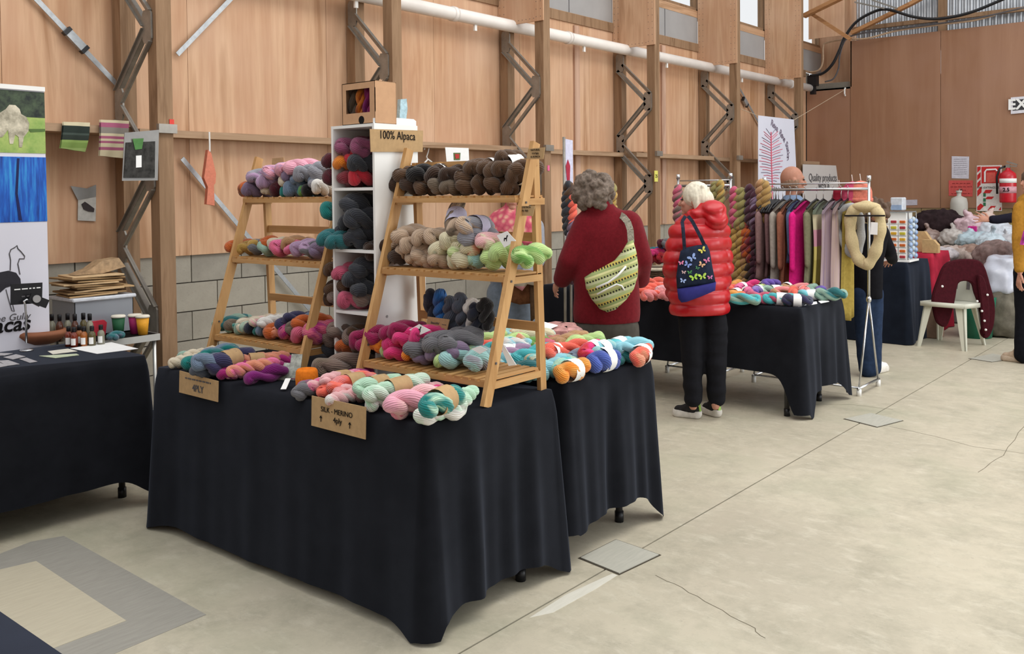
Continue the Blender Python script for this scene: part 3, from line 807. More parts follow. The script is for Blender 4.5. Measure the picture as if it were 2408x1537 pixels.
for k, r in SR.items():
    mb = MB()
    r *= 1.04
    prof = [(r, -.034), (r * 1.03, 0), (r, .034)]
    vs_ = []
    for rr, x in prof:
        for q in range(18):
            a = 2 * PI * q / 18; vs_.append((x, rr * math.cos(a), rr * .96 * math.sin(a)))
    mb.add(vs_, [(i * 18 + q, i * 18 + (q + 1) % 18, (i + 1) * 18 + (q + 1) % 18, (i + 1) * 18 + q) for i in range(2) for q in range(18)])
    for nm, mt in (('k', M_KRAFT), ('w', M_PAPER), ('v', plain('lilac_paper', '#c9c6de', .8))):
        band_me[k + nm] = mb.mesh('paper_band', mt, True)
CN = {  # name: (hex, words)
 'cream': ('#d9ccb4', 'cream'), 'white': ('#e6e3dd', 'white'), 'teal': ('#1f7d78', 'teal'), 'steel': ('#6d7e93', 'steel blue'), 'slate': ('#4f5663', 'slate grey'),
 'navy': ('#3a3858', 'navy purple'), 'peach': ('#d98d70', 'peach'), 'magenta': ('#a3246f', 'magenta'), 'purple': ('#7c1f6e', 'purple'), 'pink': ('#e0709a', 'pink'),
 'palepink': ('#e9b3b5', 'pale pink'), 'hotpink': ('#e33d7f', 'hot pink'), 'coral': ('#ee6b58', 'coral'), 'salmon': ('#e58c8c', 'salmon pink'), 'mint': ('#b7dcc0', 'mint green'),
 'palemint': ('#cfe2cf', 'pale mint'), 'grey': ('#6d6c70', 'mid grey'), 'taupe': ('#7d6a60', 'taupe brown'), 'berry': ('#93204f', 'berry red'), 'orange': ('#ef8b2e', 'bright orange'),
 'mauve': ('#83708a', 'mauve'), 'lime': ('#b9d58b', 'lime green'), 'sage': ('#8fae9d', 'sage green'), 'aqua': ('#9cc9c6', 'pale aqua'), 'choc': ('#3b2a20', 'dark chocolate'),
 'beige': ('#bda48c', 'oatmeal beige'), 'ivory': ('#d8cfae', 'ivory'), 'black': ('#1c1a1b', 'black'), 'brown': ('#57402e', 'brown'), 'greybrown': ('#6f6152', 'grey brown'),
 'maroon': ('#54202a', 'maroon'), 'red': ('#c8323f', 'red'), 'char': ('#383a40', 'charcoal'), 'rust': ('#c0602c', 'rust orange'), 'mustard': ('#b8954f', 'mustard'),
 'dkmauve': ('#8c4a68', 'dusky rose'), 'turq': ('#52bcc2', 'turquoise'), 'blue': ('#4b5fae', 'cornflower blue'), 'royal': ('#2c66a8', 'royal blue'), 'ochre': ('#e39b4a', 'ochre orange'),
 'lilac': ('#9a86c0', 'lilac'), 'green': ('#6d9c4c', 'leaf green'), 'tan': ('#b48a62', 'tan'), 'violet': ('#6a51a8', 'violet'), 'dkteal': ('#2f6f73', 'deep teal'), 'olive': ('#938a55', 'olive'),
 'plum': ('#4b2b38', 'plum'), 'gold': ('#a8864f', 'golden brown'), 'rose': ('#cc5f7a', 'rose pink'), 'lav': ('#b394b4', 'lavender pink'), 'sky': ('#8fcbd8', 'sky blue'), 'mar2': ('#7a2a33', 'wine red'), 'vdark': ('#262a38', 'midnight blue'),
 'silver': ('#8f8f97', 'silver grey'), 'pinkw': ('#e9a6b8', 'candy pink')}
ALLSK = []
def skein(pos, col, col2=None, kind='t', yaw=0, s=1.0, band=None, label='', group='', roll=None, pitch=0, cat='yarn skein', vi=None):
    me = SK[kind][random.randrange(len(SK[kind])) if vi is None else vi]
    o = link('wool_skein', me)
    o.location = pos; o.scale = (s, s, s)
    o.rotation_euler = Euler((random.uniform(0, 6.28) if roll is None else roll, pitch, yaw))
    c1 = hx(CN[col][0]); o.color = c1
    c2 = hx(CN[col2][0]) if col2 else tuple(x * .88 for x in c1[:3]) + (1,)
    o['col2'] = [c2[0], c2[1], c2[2], 1.0]
    if band:
        b = link('paper_band', band_me[kind + band], o)
        b['label'] = {'k': 'kraft paper band', 'w': 'white paper band', 'v': 'lilac paper band'}[band]
    tag(o, label, cat, group); o['_c'] = CN[col][1]
    ALLSK.append(o)
    return o
def skeins(place, group, data, X=None, z0=None, kind='t', s=1.0, zmin=None, jy=.22):
    """data lines: px py colour[/colour2] options(kind letter, band +k/+w/+v, *scale, @yaw degrees, ^level)"""
    for ln in data.split(';'):
        p = ln.split()
        if not p: continue
        x, y = float(p[0]), float(p[1]); cs = p[2].split('/'); kd_, bd, sc, yw, lv, pt = kind, None, s, random.uniform(-jy, jy), 0.0, random.uniform(-.08, .08)
        for o in p[3:]:
            if o[0] == '+': bd = o[1]
            elif o[0] == '*': sc = float(o[1:]) * s
            elif o[0] == '@': yw = math.radians(float(o[1:]))
            elif o[0] == '^': lv = float(o[1:])
            elif o[0] == '~': pt = math.radians(float(o[1:]))
            else: kd_ = o[0]
        r = SR[kd_] * sc
        if X is not None:
            pos = onX(x, y, X + random.uniform(-.012, .012))
            if zmin is not None: pos.z = max(pos.z, zmin + r * .93)
        else:
            pos = onz(x, y, z0 + r * .95 + lv * .055)
        words = CN[cs[0]][1] + (' and ' + CN[cs[1]][1] if len(cs) > 1 else '')
        bw = {'k': ' kraft-banded', 'w': ' white-banded', 'v': ' lilac-banded', None: ''}[bd]
        skein(pos, cs[0], cs[1] if len(cs) > 1 else None, kd_, yw, sc, bd, f'{words}{bw} wool skein {place}', group, pitch=pt)

# cluster behind the 4PLY sign
skeins('behind the 4PLY sign', 'skeins behind the 4ply sign', """
470 836 cream/sage b; 490 829 cream b ^.3; 483 848 teal t; 515 829 teal/steel t ^.5; 497 866 slate t; 508 848 steel t ^.8; 540 846 navy t +k *1.15 ^.6; 452 846 cream b;
575 852 peach b ^.4; 560 870 magenta t *.9; 600 846 peach b +k ^.6; 597 862 peach/pink b ^.7; 578 876 palepink/pink b *.8; 632 842 peach b ^.5; 634 868 magenta t +k *.9; 655 852 magenta t *.9; 628 880 purple t *.9""", z0=Z0)
# silk merino cluster at the table edge
skeins('above the silk merino sign', 'skeins above the silk merino sign', """
757 906 magenta/grey t *.9; 735 915 grey t *.8; 790 896 pink/palepink b ^.3 *1.1; 803 889 palepink b +k ^.6; 833 900 coral/salmon t +k ^.4; 800 914 coral t *.9; 842 885 magenta t *.9;
838 913 salmon/palepink b ^.2; 830 930 palepink/white b; 888 906 mint t +k ^.6; 935 912 palemint/mint b +k ^.7 *1.25; 950 900 mint b ^.3; 905 936 white/mint t; 925 926 cream b ^.3;
985 918 palepink b +k ^.3; 970 938 pinkw/palepink t ^.5 *1.1; 985 952 hotpink/palepink t; 1005 930 hotpink t; 1040 940 teal/mint t +k ^1.0 *1.1; 1052 955 mint/white t ^.2; 1040 966 palemint/white t; 1075 938 mint b ^.6;""", z0=Z0)
skeins('lying before the white shelf unit', 'wool at the foot of the shelf unit', "800 856 taupe/greybrown f ^.1 @-18; 852 853 brown f @-10 *.8", z0=Z0)
# ladder stand B
PB = 'of the table-end stand'
skeins('on the bottom shelf ' + PB, 'skeins on the bottom shelf by the table end', """
885 836 berry t; 875 790 berry t *1.15; 905 786 berry t *1.1; 938 778 berry t; 958 773 berry t; 922 806 orange t; 928 841 sage/lime t *.75; 952 806 hotpink f *.85; 975 790 hotpink t; 961 840 hotpink t *1.05; 990 846 orange t *.9; 1008 784 hotpink t;
1028 846 mauve t; 1012 812 grey f; 1060 803 grey f *1.05; 1088 798 grey f *.9; 1052 828 mauve t *.9; 1085 818 mauve t *.85; 1062 853 lime/green t; 1092 836 lime/sage t *.9; 1095 852 aqua t *1.1; 1132 842 aqua/silver f *.85;""", X=2.70, zmin=.84)
skeins('on the middle shelf ' + PB, 'skeins on the middle shelf by the table end', """
901 582 choc c; 903 608 choc c; 921 574 choc c *.9; 934 606 choc c; 960 608 choc c; 936 577 beige c *.8; 966 552 beige c; 978 572 beige f *.8; 1010 560 beige f *.85; 1042 560 beige f *.8; 969 590 beige c *.9; 1006 595 beige c; 990 612 beige c *.85; 1022 617 beige c *.85; 1055 614 beige c;
1050 588 ivory/sage c *.95; 1081 560 ivory f *.85 +v; 1092 590 ivory/lime c; 1093 615 ivory/mint c *.95; 1072 515 greybrown/beige t +v @35 ~-38 *1.05; 1120 534 beige/silver f *.9 +v; 1126 582 ivory/peach f *.85; 1132 611 aqua/mint c *.85; 1126 556 silver c; 1180 606 lime c *1.05; 1188 592 lime f *.8; 1252 600 lime/green f *.85; 1160 568 palepink/ivory c *.9; 1108 606 ivory c""", X=2.80, zmin=1.228)
skeins('on the top shelf ' + PB, 'skeins on the top shelf by the table end', """
936 418 black c; 934 448 black c; 955 446 choc c; 970 412 brown c; 1010 409 black c *1.1; 1042 411 choc c +w *1.05; 1082 410 choc c *1.05; 990 438 choc c; 1015 441 brown c *.9; 1048 440 greybrown c; 1080 438 greybrown c; 1112 436 brown c; 1122 416 brown c *1.05; 1135 396 brown c; 1162 394 brown c *.9 +w; 1184 410 brown c; 1187 432 brown c *.95; 1148 443 brown c *.9; 1198 374 brown c *.8; 1205 391 brown c +w; 1226 410 brown c +w *.9; 1214 434 brown c +w *.9; 1236 396 brown c *.9; 1088 464 choc c *.7""", X=2.88, zmin=1.53)
# ladder stand A
PA = 'of the wall-side stand'
skeins('on the top shelf ' + PA, 'skeins on the top shelf before the block wall', """
591 447 rust/brown c *.9; 613 447 mauve c; 622 414 lav/silver f *.85; 640 431 lav f *.8; 662 404 lav/pinkw c; 690 396 pinkw/lav c; 714 393 pinkw c *1.05; 654 420 lav c; 669 447 maroon c *.9; 692 428 cream c *.9; 710 447 steel c; 735 406 silver c; 762 404 silver c; 757 430 silver/steel c *.9; 688 457 teal c *.7; 732 457 teal/green c *.7; 768 461 white c *.9; 747 448 black c *.9; 645 462 cream c *.75; 699 410 mauve c *.9; 722 425 steel c *.9""", X=2.89, zmin=1.53, kind='c')
skeins('on the middle shelf ' + PA, 'skeins on the middle shelf before the block wall', """
573 582 rust t; 600 584 mustard t *1.05; 630 580 grey t; 650 586 sage t *1.05; 685 586 rose/pink t *1.1; 710 583 pink/rose t; 733 580 lav t *1.05; 755 583 lav/grey t *1.1; 775 586 mauve t; 648 572 rust t *.9; 672 574 cream t *.9; 702 573 tan t; 620 574 mustard t *.9""", X=2.84, zmin=1.228)
skeins('on the bottom shelf ' + PA, 'skeins on the bottom shelf before the block wall', """
552 762 dkteal t; 568 766 greybrown t *.9; 550 780 sage t; 575 785 sage/teal t *.9; 600 760 cream t; 636 752 cream/palepink b; 655 752 white b; 592 786 sage t *.9; 605 772 sage/cream t *.9; 618 772 vdark t; 645 768 steel t *1.05; 632 793 teal t *.9; 668 774 rust t *1.1; 678 786 rust/peach t; 704 792 rose/magenta f *.95; 738 785 rose f +k *.95; 660 801 char t *.8; 674 808 char t *.75; 768 780 rose/magenta f; 737 757 rust t; 702 747 navy t *.8; 726 752 steel t *.8; 690 760 navy t; 715 768 greybrown t +k""", X=2.74, zmin=.84)
# cubby unit
def cub(k, place, data): skeins('in the ' + place + ' of the white shelf unit', 'skeins in the ' + place, data, X=KX + .10, zmin=KZ[k] + .013, kind='c')
cub(1, 'top cubby', "840 346 dkmauve f *.9; 872 346 dkmauve c; 805 376 maroon f *.85; 826 384 orange f *.8; 861 382 char c; 803 418 maroon f *.8; 834 421 mar2 c; 860 414 red f *.8; 848 370 red c *.8")
cub(2, 'second cubby', "802 499 teal f *.9; 852 480 char f; 866 515 char f; 828 545 char f *.9; 860 562 char f *.9; 842 520 char f *.9; 868 545 char c")
skeins('poking out of the second cubby of the white shelf unit', 'skeins in the second cubby', "786 562 dkteal f *.85 @10; 805 562 dkteal c", X=KX + .02, zmin=KZ[2] + .013)
cub(3, 'third cubby', "806 634 brown f *.8; 832 640 rose f *.9; 860 652 char f; 801 678 brown f *.8; 816 708 taupe f *.8; 848 713 rose f *.9; 874 696 taupe c; 798 714 brown c *.8; 835 672 brown c; 866 680 char c; 868 628 char c")
cub(4, 'bottom cubby', "815 776 taupe f *.9; 800 812 char f *.8; 833 808 rust f *.8; 862 778 brown f *.8; 866 812 brown f *.8; 848 790 taupe c; 800 790 taupe c")
for x_g, c_g, d_g in ((833, 'greybrown', None), (850, 'orange', 'rust'), (867, 'magenta', 'purple')):
    skein(onX(x_g, 246, KX + .06), c_g, d_g, 't', .3, .68, None, CN[c_g][1] + ' skein behind the window of the kraft gift box', 'skeins in the gift box', pitch=PI / 2)
# table C
skeins('on the pastel table', 'skeins on the pastel yarn table', """
1345 870 ochre/orange f +w *.85 ^.1; 1420 845 blue f +w *.95 ^.1; 1507 833 coral/peach f +w *.85 ^.1; 1240 874 dkteal f *.9; 1195 875 dkteal/silver f *.8; 1285 870 sky/aqua f *.85; 1330 862 turq/mint t ^.2;
1395 826 sky t ^.4; 1453 812 sky/turq t +w ^.8; 1490 813 sky t ^.8; 1443 828 turq/sky t ^.3; 1415 822 sky/aqua t +w ^.9; 1343 820 coral t ^1.0; 1393 822 hotpink/red t +w ^1.0; 1302 828 coral t +w ^.9; 1320 836 salmon t ^.5;
1254 836 turq t *1.15 ^.6; 1303 842 turq/sky t +w ^.4; 1325 850 sky t ^.2; 1353 848 aqua/sky t ^.2; 1226 848 turq t +w ^.4; 1210 832 lav t ^.8; 1195 826 violet/lilac t +w *.9 ^1; 1204 814 sky/white t ^1.2; 1262 810 green t ^1.0 *.9; 1391 800 lime t ^1.1; 1362 808 lime t ^1.0; 1333 806 tan t ^1.0; 1308 810 tan/rose t ^1.0; 1353 798 tan t ^1.0;
1150 800 lime t *1.1 ^1.0; 1212 802 lime/mint t ^1.0; 1250 794 ivory/peach t ^1.0 *1.1; 1193 790 aqua t ^1.0; 1233 787 peach/ivory t +w ^.9; 1187 818 turq t ^1; 1141 817 coral t ^.8; 1158 826 pink t ^.6; 1170 822 sky t ^.8; 1228 822 tan/silver t ^.8; 1275 825 ivory/sky t ^.6; 1275 790 palemint t ^1; 1285 808 rose/tan b ^1; 1270 850 turq/ivory t ^.4; 1200 850 sky/ivory t ^.4; 1375 838 silver/steel t ^.4""", z0=Z0, jy=.35)
skeins('on the pastel table under the other skeins', 'lower layer of skeins on the pastel table', """
1400 838 sky t; 1460 836 turq t; 1345 840 coral t; 1290 850 turq t; 1240 852 sky t; 1190 850 lav t; 1370 822 lime t; 1320 822 tan t; 1270 824 mint t; 1220 826 peach t; 1170 828 turq t; 1300 808 rose t; 1240 806 palemint t; 1190 804 lime t""", z0=Z0, jy=.35)
# table D
skeins('before the garment rack', 'skeins on the table before the garment rack', """
1748 702 turq/sage t *1.1 @-75; 1797 701 rose t *1.15 @-75; 1838 703 turq t +w *1.1 @-60; 1875 706 navy/slate f +w *.8 @-65; 1908 693 turq/sky t +w @-65; 1953 692 dkteal/sage f *.9 @-70; 1720 697 ochre/coral t; 1724 679 coral t ^.3; 1732 669 ochre t ^.5; 1744 676 magenta/pink t +w ^.4; 1768 671 hotpink t ^.5; 1813 666 violet t ^.9 *.9; 1757 686 pink t +w ^.2; 1782 682 lilac/violet t +w ^.3; 1795 674 lime/olive t +w ^.4; 1822 682 sage/mint t +w ^.2; 1845 684 salmon/tan t ^.3; 1866 687 coral t ^.2; 1892 684 coral/salmon t +w ^.3; 1928 685 violet/navy t ^.1; 1850 676 tan t +w ^.4; 1880 678 salmon t ^.3; 1910 680 sage t ^.2; 1730 690 coral/ochre t +w""", z0=Z0, jy=.6)
skeins('beside the woven basket', 'coral skeins beside the woven basket', """
1512 688 coral t; 1530 694 salmon/coral t *1.1; 1557 690 salmon t; 1510 672 mint t ^.2; 1535 676 coral t ^.5; 1556 674 coral/salmon t ^.5; 1520 664 sage/steel t ^.5; 1545 664 coral t ^.6; 1570 682 palepink t ^.3; 1575 694 salmon t""", z0=Z0, jy=.8)
# ------------------------------------------------------------------ helpers for flat cards placed on known planes
def quad(q, th, nrm, name, mat, parent=None, **kw):
    n = Vector(nrm) * th
    mb = MB(); k = len(q)
    mb.add([Vector(p) for p in q] + [Vector(p) + n for p in q], [tuple(range(k)), tuple(range(2 * k - 1, k - 1, -1))] + [(i, k + i, k + (i + 1) % k, (i + 1) % k) for i in range(k)])
    return mb.build(name, mat, parent, **kw)
def polyY(pts, Y, th, name, mat, parent=None, **kw):
    return quad([onY(*p, Y) for p in pts], th, (0, 1, 0), name, mat, parent, **kw)
def polyX(pts, X, th, name, mat, parent=None, **kw):
    return quad([onX(*p, X) for p in pts], th, (1, 0, 0), name, mat, parent, **kw)
def polyZ(pts, z, th, name, mat, parent=None, **kw):
    return quad([onz(*p, z) for p in pts], th, (0, 0, 1), name, mat, parent, **kw)
def linesY(pts, Y, r, name, mat, parent):
    return MB().tube([onY(*p, Y) for p in pts], r, 5).build(name, mat, parent)

# ------------------------------------------------------------------ roll-up alpaca banner
YB = 5.13
bn = empty('roll_up_banner', (1.83, YB, 0), 'tall roll-up banner with alpaca photo and blue yarn photo', 'banner')
M_BAN = plain('banner_vinyl', '#d9d8e2', .5, .3, 0, .02, 3)
BL, BR = 1.40, onY(108, 400, YB).x
ztop = onY(60, 207, YB).z
MB().bx(BL, BR, YB, YB + .004, .08, ztop).build('panel', M_BAN, bn)
MB().bx(BL, BR, YB - .012, YB + .012, ztop - .012, ztop + .012).build('top_rail', M_WHITE, bn)
MB().bx(BL - .01, BR + .01, YB - .08, YB + .08, .0, .09).build('base', M_STEEL, bn)
def grad(name, c1, c2, sc, st=(1, 1, 1)):
    t = NT(name, .5, .3); v = t.coord('Object', st); t.col(t.ramp(t.noise(v, sc, 5, .7), [(.35, hx(c1)), (.65, hx(c2))])); return t.m
zz = lambda y: onY(108, y, YB).z
MB().bx(BL, BR, YB - .003, YB, zz(278), zz(218)).build('photo_trees', grad('print_trees', '#141d1a', '#45543c', 18), bn)
MB().bx(BL, BR, YB - .003, YB, zz(361), zz(278)).build('photo_grass', grad('print_grass', '#7fa04e', '#a9bb68', 10), bn)
al = [(-60, 262), (0, 265), (14, 256), (22, 246), (36, 247), (46, 256), (50, 268), (62, 275), (69, 290), (67, 308), (56, 322), (52, 346), (45, 346), (44, 322), (36, 316), (31, 338), (23, 338), (19, 305), (6, 322), (-40, 330)]
polyY(al, YB - .0055, .002, 'photo_alpaca', grad('print_alpaca', '#8d8672', '#d8cfb8', 14), bn)
polyY([(66, 303), (106, 303), (106, 309), (72, 311)], YB - .005, .0015, 'photo_shadow', plain('print_shadow', '#4f6b34'), bn)
t = NT('print_yarn', .5, .3); v = t.coord('Object', (26, 1, 2.2)); nz = t.noise(v, 1.5, 4, .65)
t.col(t.ramp(nz, [(.28, hx('#12276f')), (.5, hx('#1f5fbf')), (.7, hx('#3aa0dd'))]))
MB().bx(BL, BR, YB - .003, YB, zz(520), zz(370)).build('photo_yarn', t.m, bn)
polyY([(40, 372), (46, 372), (42, 455), (52, 518), (44, 518), (36, 455)], YB - .0045, .001, 'photo_yarn_gap', plain('print_navy', '#141d52'), bn)
polyY([(-80, 640), (0, 640), (20, 636), (38, 641), (48, 655), (50, 672), (44, 690), (40, 706), (28, 700), (26, 672), (14, 676), (0, 688), (-80, 690)], YB - .003, .002, 'alpaca_body_print', plain('print_charcoal', '#2c2a31'), bn)
linesY([(24, 636), (25, 612), (22, 596), (26, 586), (34, 582), (40, 577), (42, 584), (50, 592), (58, 602), (57, 608), (46, 608), (42, 620), (47, 645)], YB - .002, .0028, 'alpaca_outline_print', M_INKG, bn)
linesY([(14, 680), (22, 710), (28, 730), (34, 732), (30, 716)], YB - .002, .002, 'alpaca_outline_print', M_INKG, bn)
text('ntree Gully', .052, M_INKG, bn, onY(70, 742, YB) + Vector((0, -.003, 0)), FACE_NY, 'RIGHT', shear=.25)
text('lpacas', .11, M_INK, bn, onY(70, 759, YB) + Vector((0, -.004, 0)), FACE_NY, 'RIGHT', bold=.002, shear=.2)

# ------------------------------------------------------------------ things on the left table
M_TERRA = plain('terracotta', '#8d5a40', .7, .25, 0, .12, 14)
q = onz(95, 806, Z0)
MB().lathe([(.0, .0), (.075, .0), (.11, .02), (.142, .052), (.138, .066), (.12, .075), (.112, .07), (.09, .03), (0, .022)], (q.x, q.y, Z0), 32).build('terracotta_bowl', M_TERRA, None, True, label='wide terracotta bowl on the black cloth beside the banner', cat='bowl')
M_CORK = plain('dark_bits', '#3a3334', .8)
MB().ell((q.x - .07, q.y, Z0 + .075), (.02, .015, .03), 8, 5).build('dark_token', M_CORK, label='small dark pointed token in the terracotta bowl', cat='token')
# little bottles with black caps
def bottle(px_, py_, liquid, word, h=.10, lab=True, row=''):
    p = onz(px_, py_, Z0); r = .0185
    e = empty('small_bottle', p, 'small clear bottle of %s with black cap %s' % (word, row), 'bottle', 'bottles on the left table')
    MB().lathe([(0, 0), (r, .001), (r, h * .55), (r * .9, h * .66), (r * .45, h * .76), (r * .45, h * .80), (0, h * .8)], (p.x, p.y, p.z), 14).build('body', liquid, e, True)
    MB().lathe([(0, 0), (r * .6, 0), (r * .6, h * .22), (r * .5, h * .24), (0, h * .24)], (p.x, p.y, p.z + h * .78), 12).build('cap', M_BLACKP, e, True)
    if lab:
        mb = MB(); vs_ = []
        for z in (h * .12, h * .46):
            for k in range(7):
                a = PI * 1.05 + k / 6 * 1.3; vs_.append((p.x + r * 1.04 * math.cos(a), p.y + r * 1.04 * math.sin(a), p.z + z))
        mb.add(vs_, [(k, k + 1, k + 8, k + 7) for k in range(6)]).build('label', M_PAPER, e, True)
def liq(n, c): return plain('liquid_' + n, c, .12, .6, 0, .1, 20)
LQ = {'amber red oil': liq('red', '#7c3220'), 'orange oil': liq('orange', '#a4602c'), 'olive oil': liq('olive', '#5f5534'), 'clear oil': liq('clear', '#8c8a78'), 'brown oil': liq('brown', '#553224')}
for x, y, l, f in ((123, 802, 'clear oil', 0), (141, 803, 'brown oil', 0), (160, 800, 'clear oil', 0), (177, 802, 'brown oil', 0), (197, 799, 'olive oil', 0), (212, 801, 'clear oil', 0)):
    bottle(x, y, LQ[l], l, .148, False, 'behind the bowl')
for x, y, l in ((162, 814, 'amber red oil'), (175, 816, 'amber red oil'), (187, 811, 'orange oil'), (198, 814, 'orange oil'), (217, 813, 'olive oil'), (238, 810, 'clear oil')):
    bottle(x, y, LQ[l], l, .105, True, 'beside the bowl')
# blue patterned jar
q = onz(3, 816, Z0)
MB().lathe([(0, 0), (.05, 0), (.055, .02), (.055, .085), (.045, .10), (.05, .135), (.03, .14), (0, .14)], (q.x, q.y, Z0), 20).build('blue_jar', plain('aqua_glass', '#4aa0bb', .15, .6, 0, .45, 22), None, True, label='aqua blue swirled glass jar at the banner foot', cat='jar')
# chalk price sign and gooseneck stand
cs_ = polyY([(26, 668), (100, 664), (99, 712), (25, 717)], 5.0, .006, 'chalk_sign', M_BLACKP, label='small black chalk sign standing in front of the banner', cat='sign')
c = onY(64, 680, 5.0)
scribble(M_PAPER, cs_, c + Vector((0, -.003, .004)), ALX, .13, .012, 2)
scribble(M_INKG, cs_, c + Vector((-.005, -.003, -.035)), ALX, .05, .014, 3)
cs_['label'] = 'small black chalk price sign standing in front of the banner'
b0 = onz(62, 803, Z0); g = empty('gooseneck_stand', (b0.x, 4.98, Z0), 'chrome gooseneck stand holding a black round lens by the bowl', 'stand')
gp = [onY(62, 806, 4.98), onY(61, 740, 4.98), onY(59, 716, 4.98), onY(56, 708, 4.98), onY(62, 704, 4.98), onY(75, 710, 4.98), onY(92, 719, 4.98)]
MB().tube(gp, .006, 8).build('neck', M_CHROME, g, True)
MB().lathe([(0, 0), (.035, 0), (.03, .008), (0, .01)], (gp[0].x, 4.98, Z0), 16).build('base', M_CHROME, g, True)
dv = onY(90, 707, 4.97)
MB().box(dv, (.10, .012, .045), (0, .45, 0)).build('holder', M_BLACKP, g)
MB().tube([dv + Vector((-.012, -.008, .012)), dv + Vector((-.012, -.014, .012))], .02, 16).build('lens', M_GREYP, g)
# papers
M_CARDS = plain('photo_card', '#a9a5a6', .4, .4, 0, .25, 60)
polyZ([(165, 819), (228, 832), (325, 820), (262, 805)], Z0 + .001, .002, 'paper_sheet', M_PAPER, label='white paper sheet at the right of the bottles', cat='paper')['label'] = 'white paper sheet lying beside the small bottles'
polyZ([(112, 826), (160, 820), (182, 826), (124, 833)], Z0 + .001, .002, 'leaflet', plain('cream_leaflet', '#d8d3c4', .7), label='cream leaflet lying before the bottles', cat='leaflet')
polyZ([(92, 837), (180, 832), (186, 835), (130, 842)], Z0 + .001, .002, 'leaflet', plain('green_leaflet', '#b9c2a4', .7), label='pale green leaflet lying before the bottles', cat='leaflet')
for k, pts in enumerate(([(0, 830), (30, 831), (10, 836), (-20, 836)], [(8, 840), (38, 833), (60, 838), (30, 845)], [(45, 844), (62, 841), (88, 850), (70, 853)], [(-5, 848), (20, 847), (46, 856), (16, 860)], [(-20, 856), (-2, 852), (18, 860), (-4, 864)])):
    polyZ(pts, Z0 + .001, .0015, 'photo_card', M_CARDS, label='small photo card laid out before the terracotta bowl', cat='card', group='photo cards by the bowl')
# ------------------------------------------------------------------ aluminium side table with cups, crate
ST = .742; sx0, sx1, sy0, sy1 = 2.39, 2.765, 4.965, 5.49
M_ALU = plain('aluminium', '#c6c5c0', .35, .5, .6, .06, 10)
st = empty('side_table', ((sx0 + sx1) / 2, (sy0 + sy1) / 2, 0), 'aluminium framed camping table beside the truss post', 'table')
MB().bx(sx0, sx1, sy0, sy1, ST - .014, ST).build('tabletop', M_DARK, st)
for a in ((sx0 - .006, sx1 + .006, sy0 - .008, sy0), (sx0 - .006, sx1 + .006, sy1, sy1 + .008), (sx0 - .008, sx0, sy0, sy1), (sx1, sx1 + .008, sy0, sy1)):
    MB().bx(*a, ST - .035, ST + .002).build('edge_rail', M_ALU, st)
for X in (sx0 + .02, sx1 - .015):
    for Y in (sy0 + .02, sy1 - .02): MB().tube([(X, Y, ST - .03), (X, Y, 0)], .011, 8).build('leg', M_ALU, st, True)
MB().tube([(sx0 + .02, sy0 + .02, .3), (sx1 - .015, sy0 + .02, .3)], .008, 6).build('brace_bar', M_ALU, st)
def cup(px_, py_, h, hexc, word):
    p = onz(px_, py_, ST + .002)
    e = empty('paper_cup', p, '%s paper cup with cream lid on the aluminium table' % word, 'cup', 'paper cups')
    MB().lathe([(0, 0), (.026, 0), (.036, h), (0, h)], p, 20).build('cup', plain('cup_' + word, hexc, .6), e, True)
    MB().lathe([(0, h), (.040, h), (.040, h + .008), (.035, h + .014), (0, h + .014)], p, 20).build('lid', plain('cup_lid', '#d9d3c4', .6), e, True)
cup(279, 789, .105, '#1f5536', 'dark green'); cup(318, 784, .10, '#a52a64', 'magenta'); cup(336, 786, .098, '#e2a02c', 'yellow')
p = onz(272, 788, ST + .03); skein(p, 'dkteal', 'steel', 'c', .5, .6, None, 'small teal wool ball beside the dark green cup', 'yarn by the cups')
q = onz(240, 792, ST)
MB().prism([(-.045, 0), (.045, 0), (.055, .07), (.04, .085), (-.05, .082)], (q.x, q.y + .05, ST + .003), (1, 0, 0), (0, 0, 1), -.04).build('red_pouch', plain('red_pouch', '#b62b3c', .6), label='bright red pouch behind the bottles', cat='pouch')
bxz0 = ST + .004; bxz1 = onY(300, 690, 5.2).z
M_TUB = NT('clear_plastic', .25, .5); M_TUB.b.inputs['Transmission Weight'].default_value = .55; M_TUB.col(hx('#b8bcc4')); M_TUB = M_TUB.m
tb = empty('storage_tub', (2.54, 5.32, bxz0), 'clear plastic storage tub with white lid on the aluminium table', 'storage box')
mb = MB(); X0, X1, Y0, Y1 = 2.39, 2.735, 5.19, 5.47
for a, b_, c_, d_2 in ((X0, X1, Y0, Y0 + .004), (X0, X1, Y1 - .004, Y1), (X0, X0 + .004, Y0, Y1), (X1 - .004, X1, Y0, Y1)): mb.bx(a, b_, c_, d_2, bxz0, bxz1 - .02)
mb.bx(X0, X1, Y0, Y1, bxz0, bxz0 + .004).build('tub', M_TUB, tb)
MB().bx(X0 - .015, X1 + .015, Y0 - .015, Y1 + .015, bxz1 - .022, bxz1).build('lid', plain('tub_lid', '#c9ccd2', .4), tb, bevel=.006)
MB().bx(2.55, 2.66, 5.3, 5.4, bxz0 + .005, bxz0 + .12).build('blue_roll', plain('blue_roll', '#4d628c', .6), label='blue roll seen through the clear storage tub', cat='roll')
rn = random.Random(4)
z = bxz1 + .002
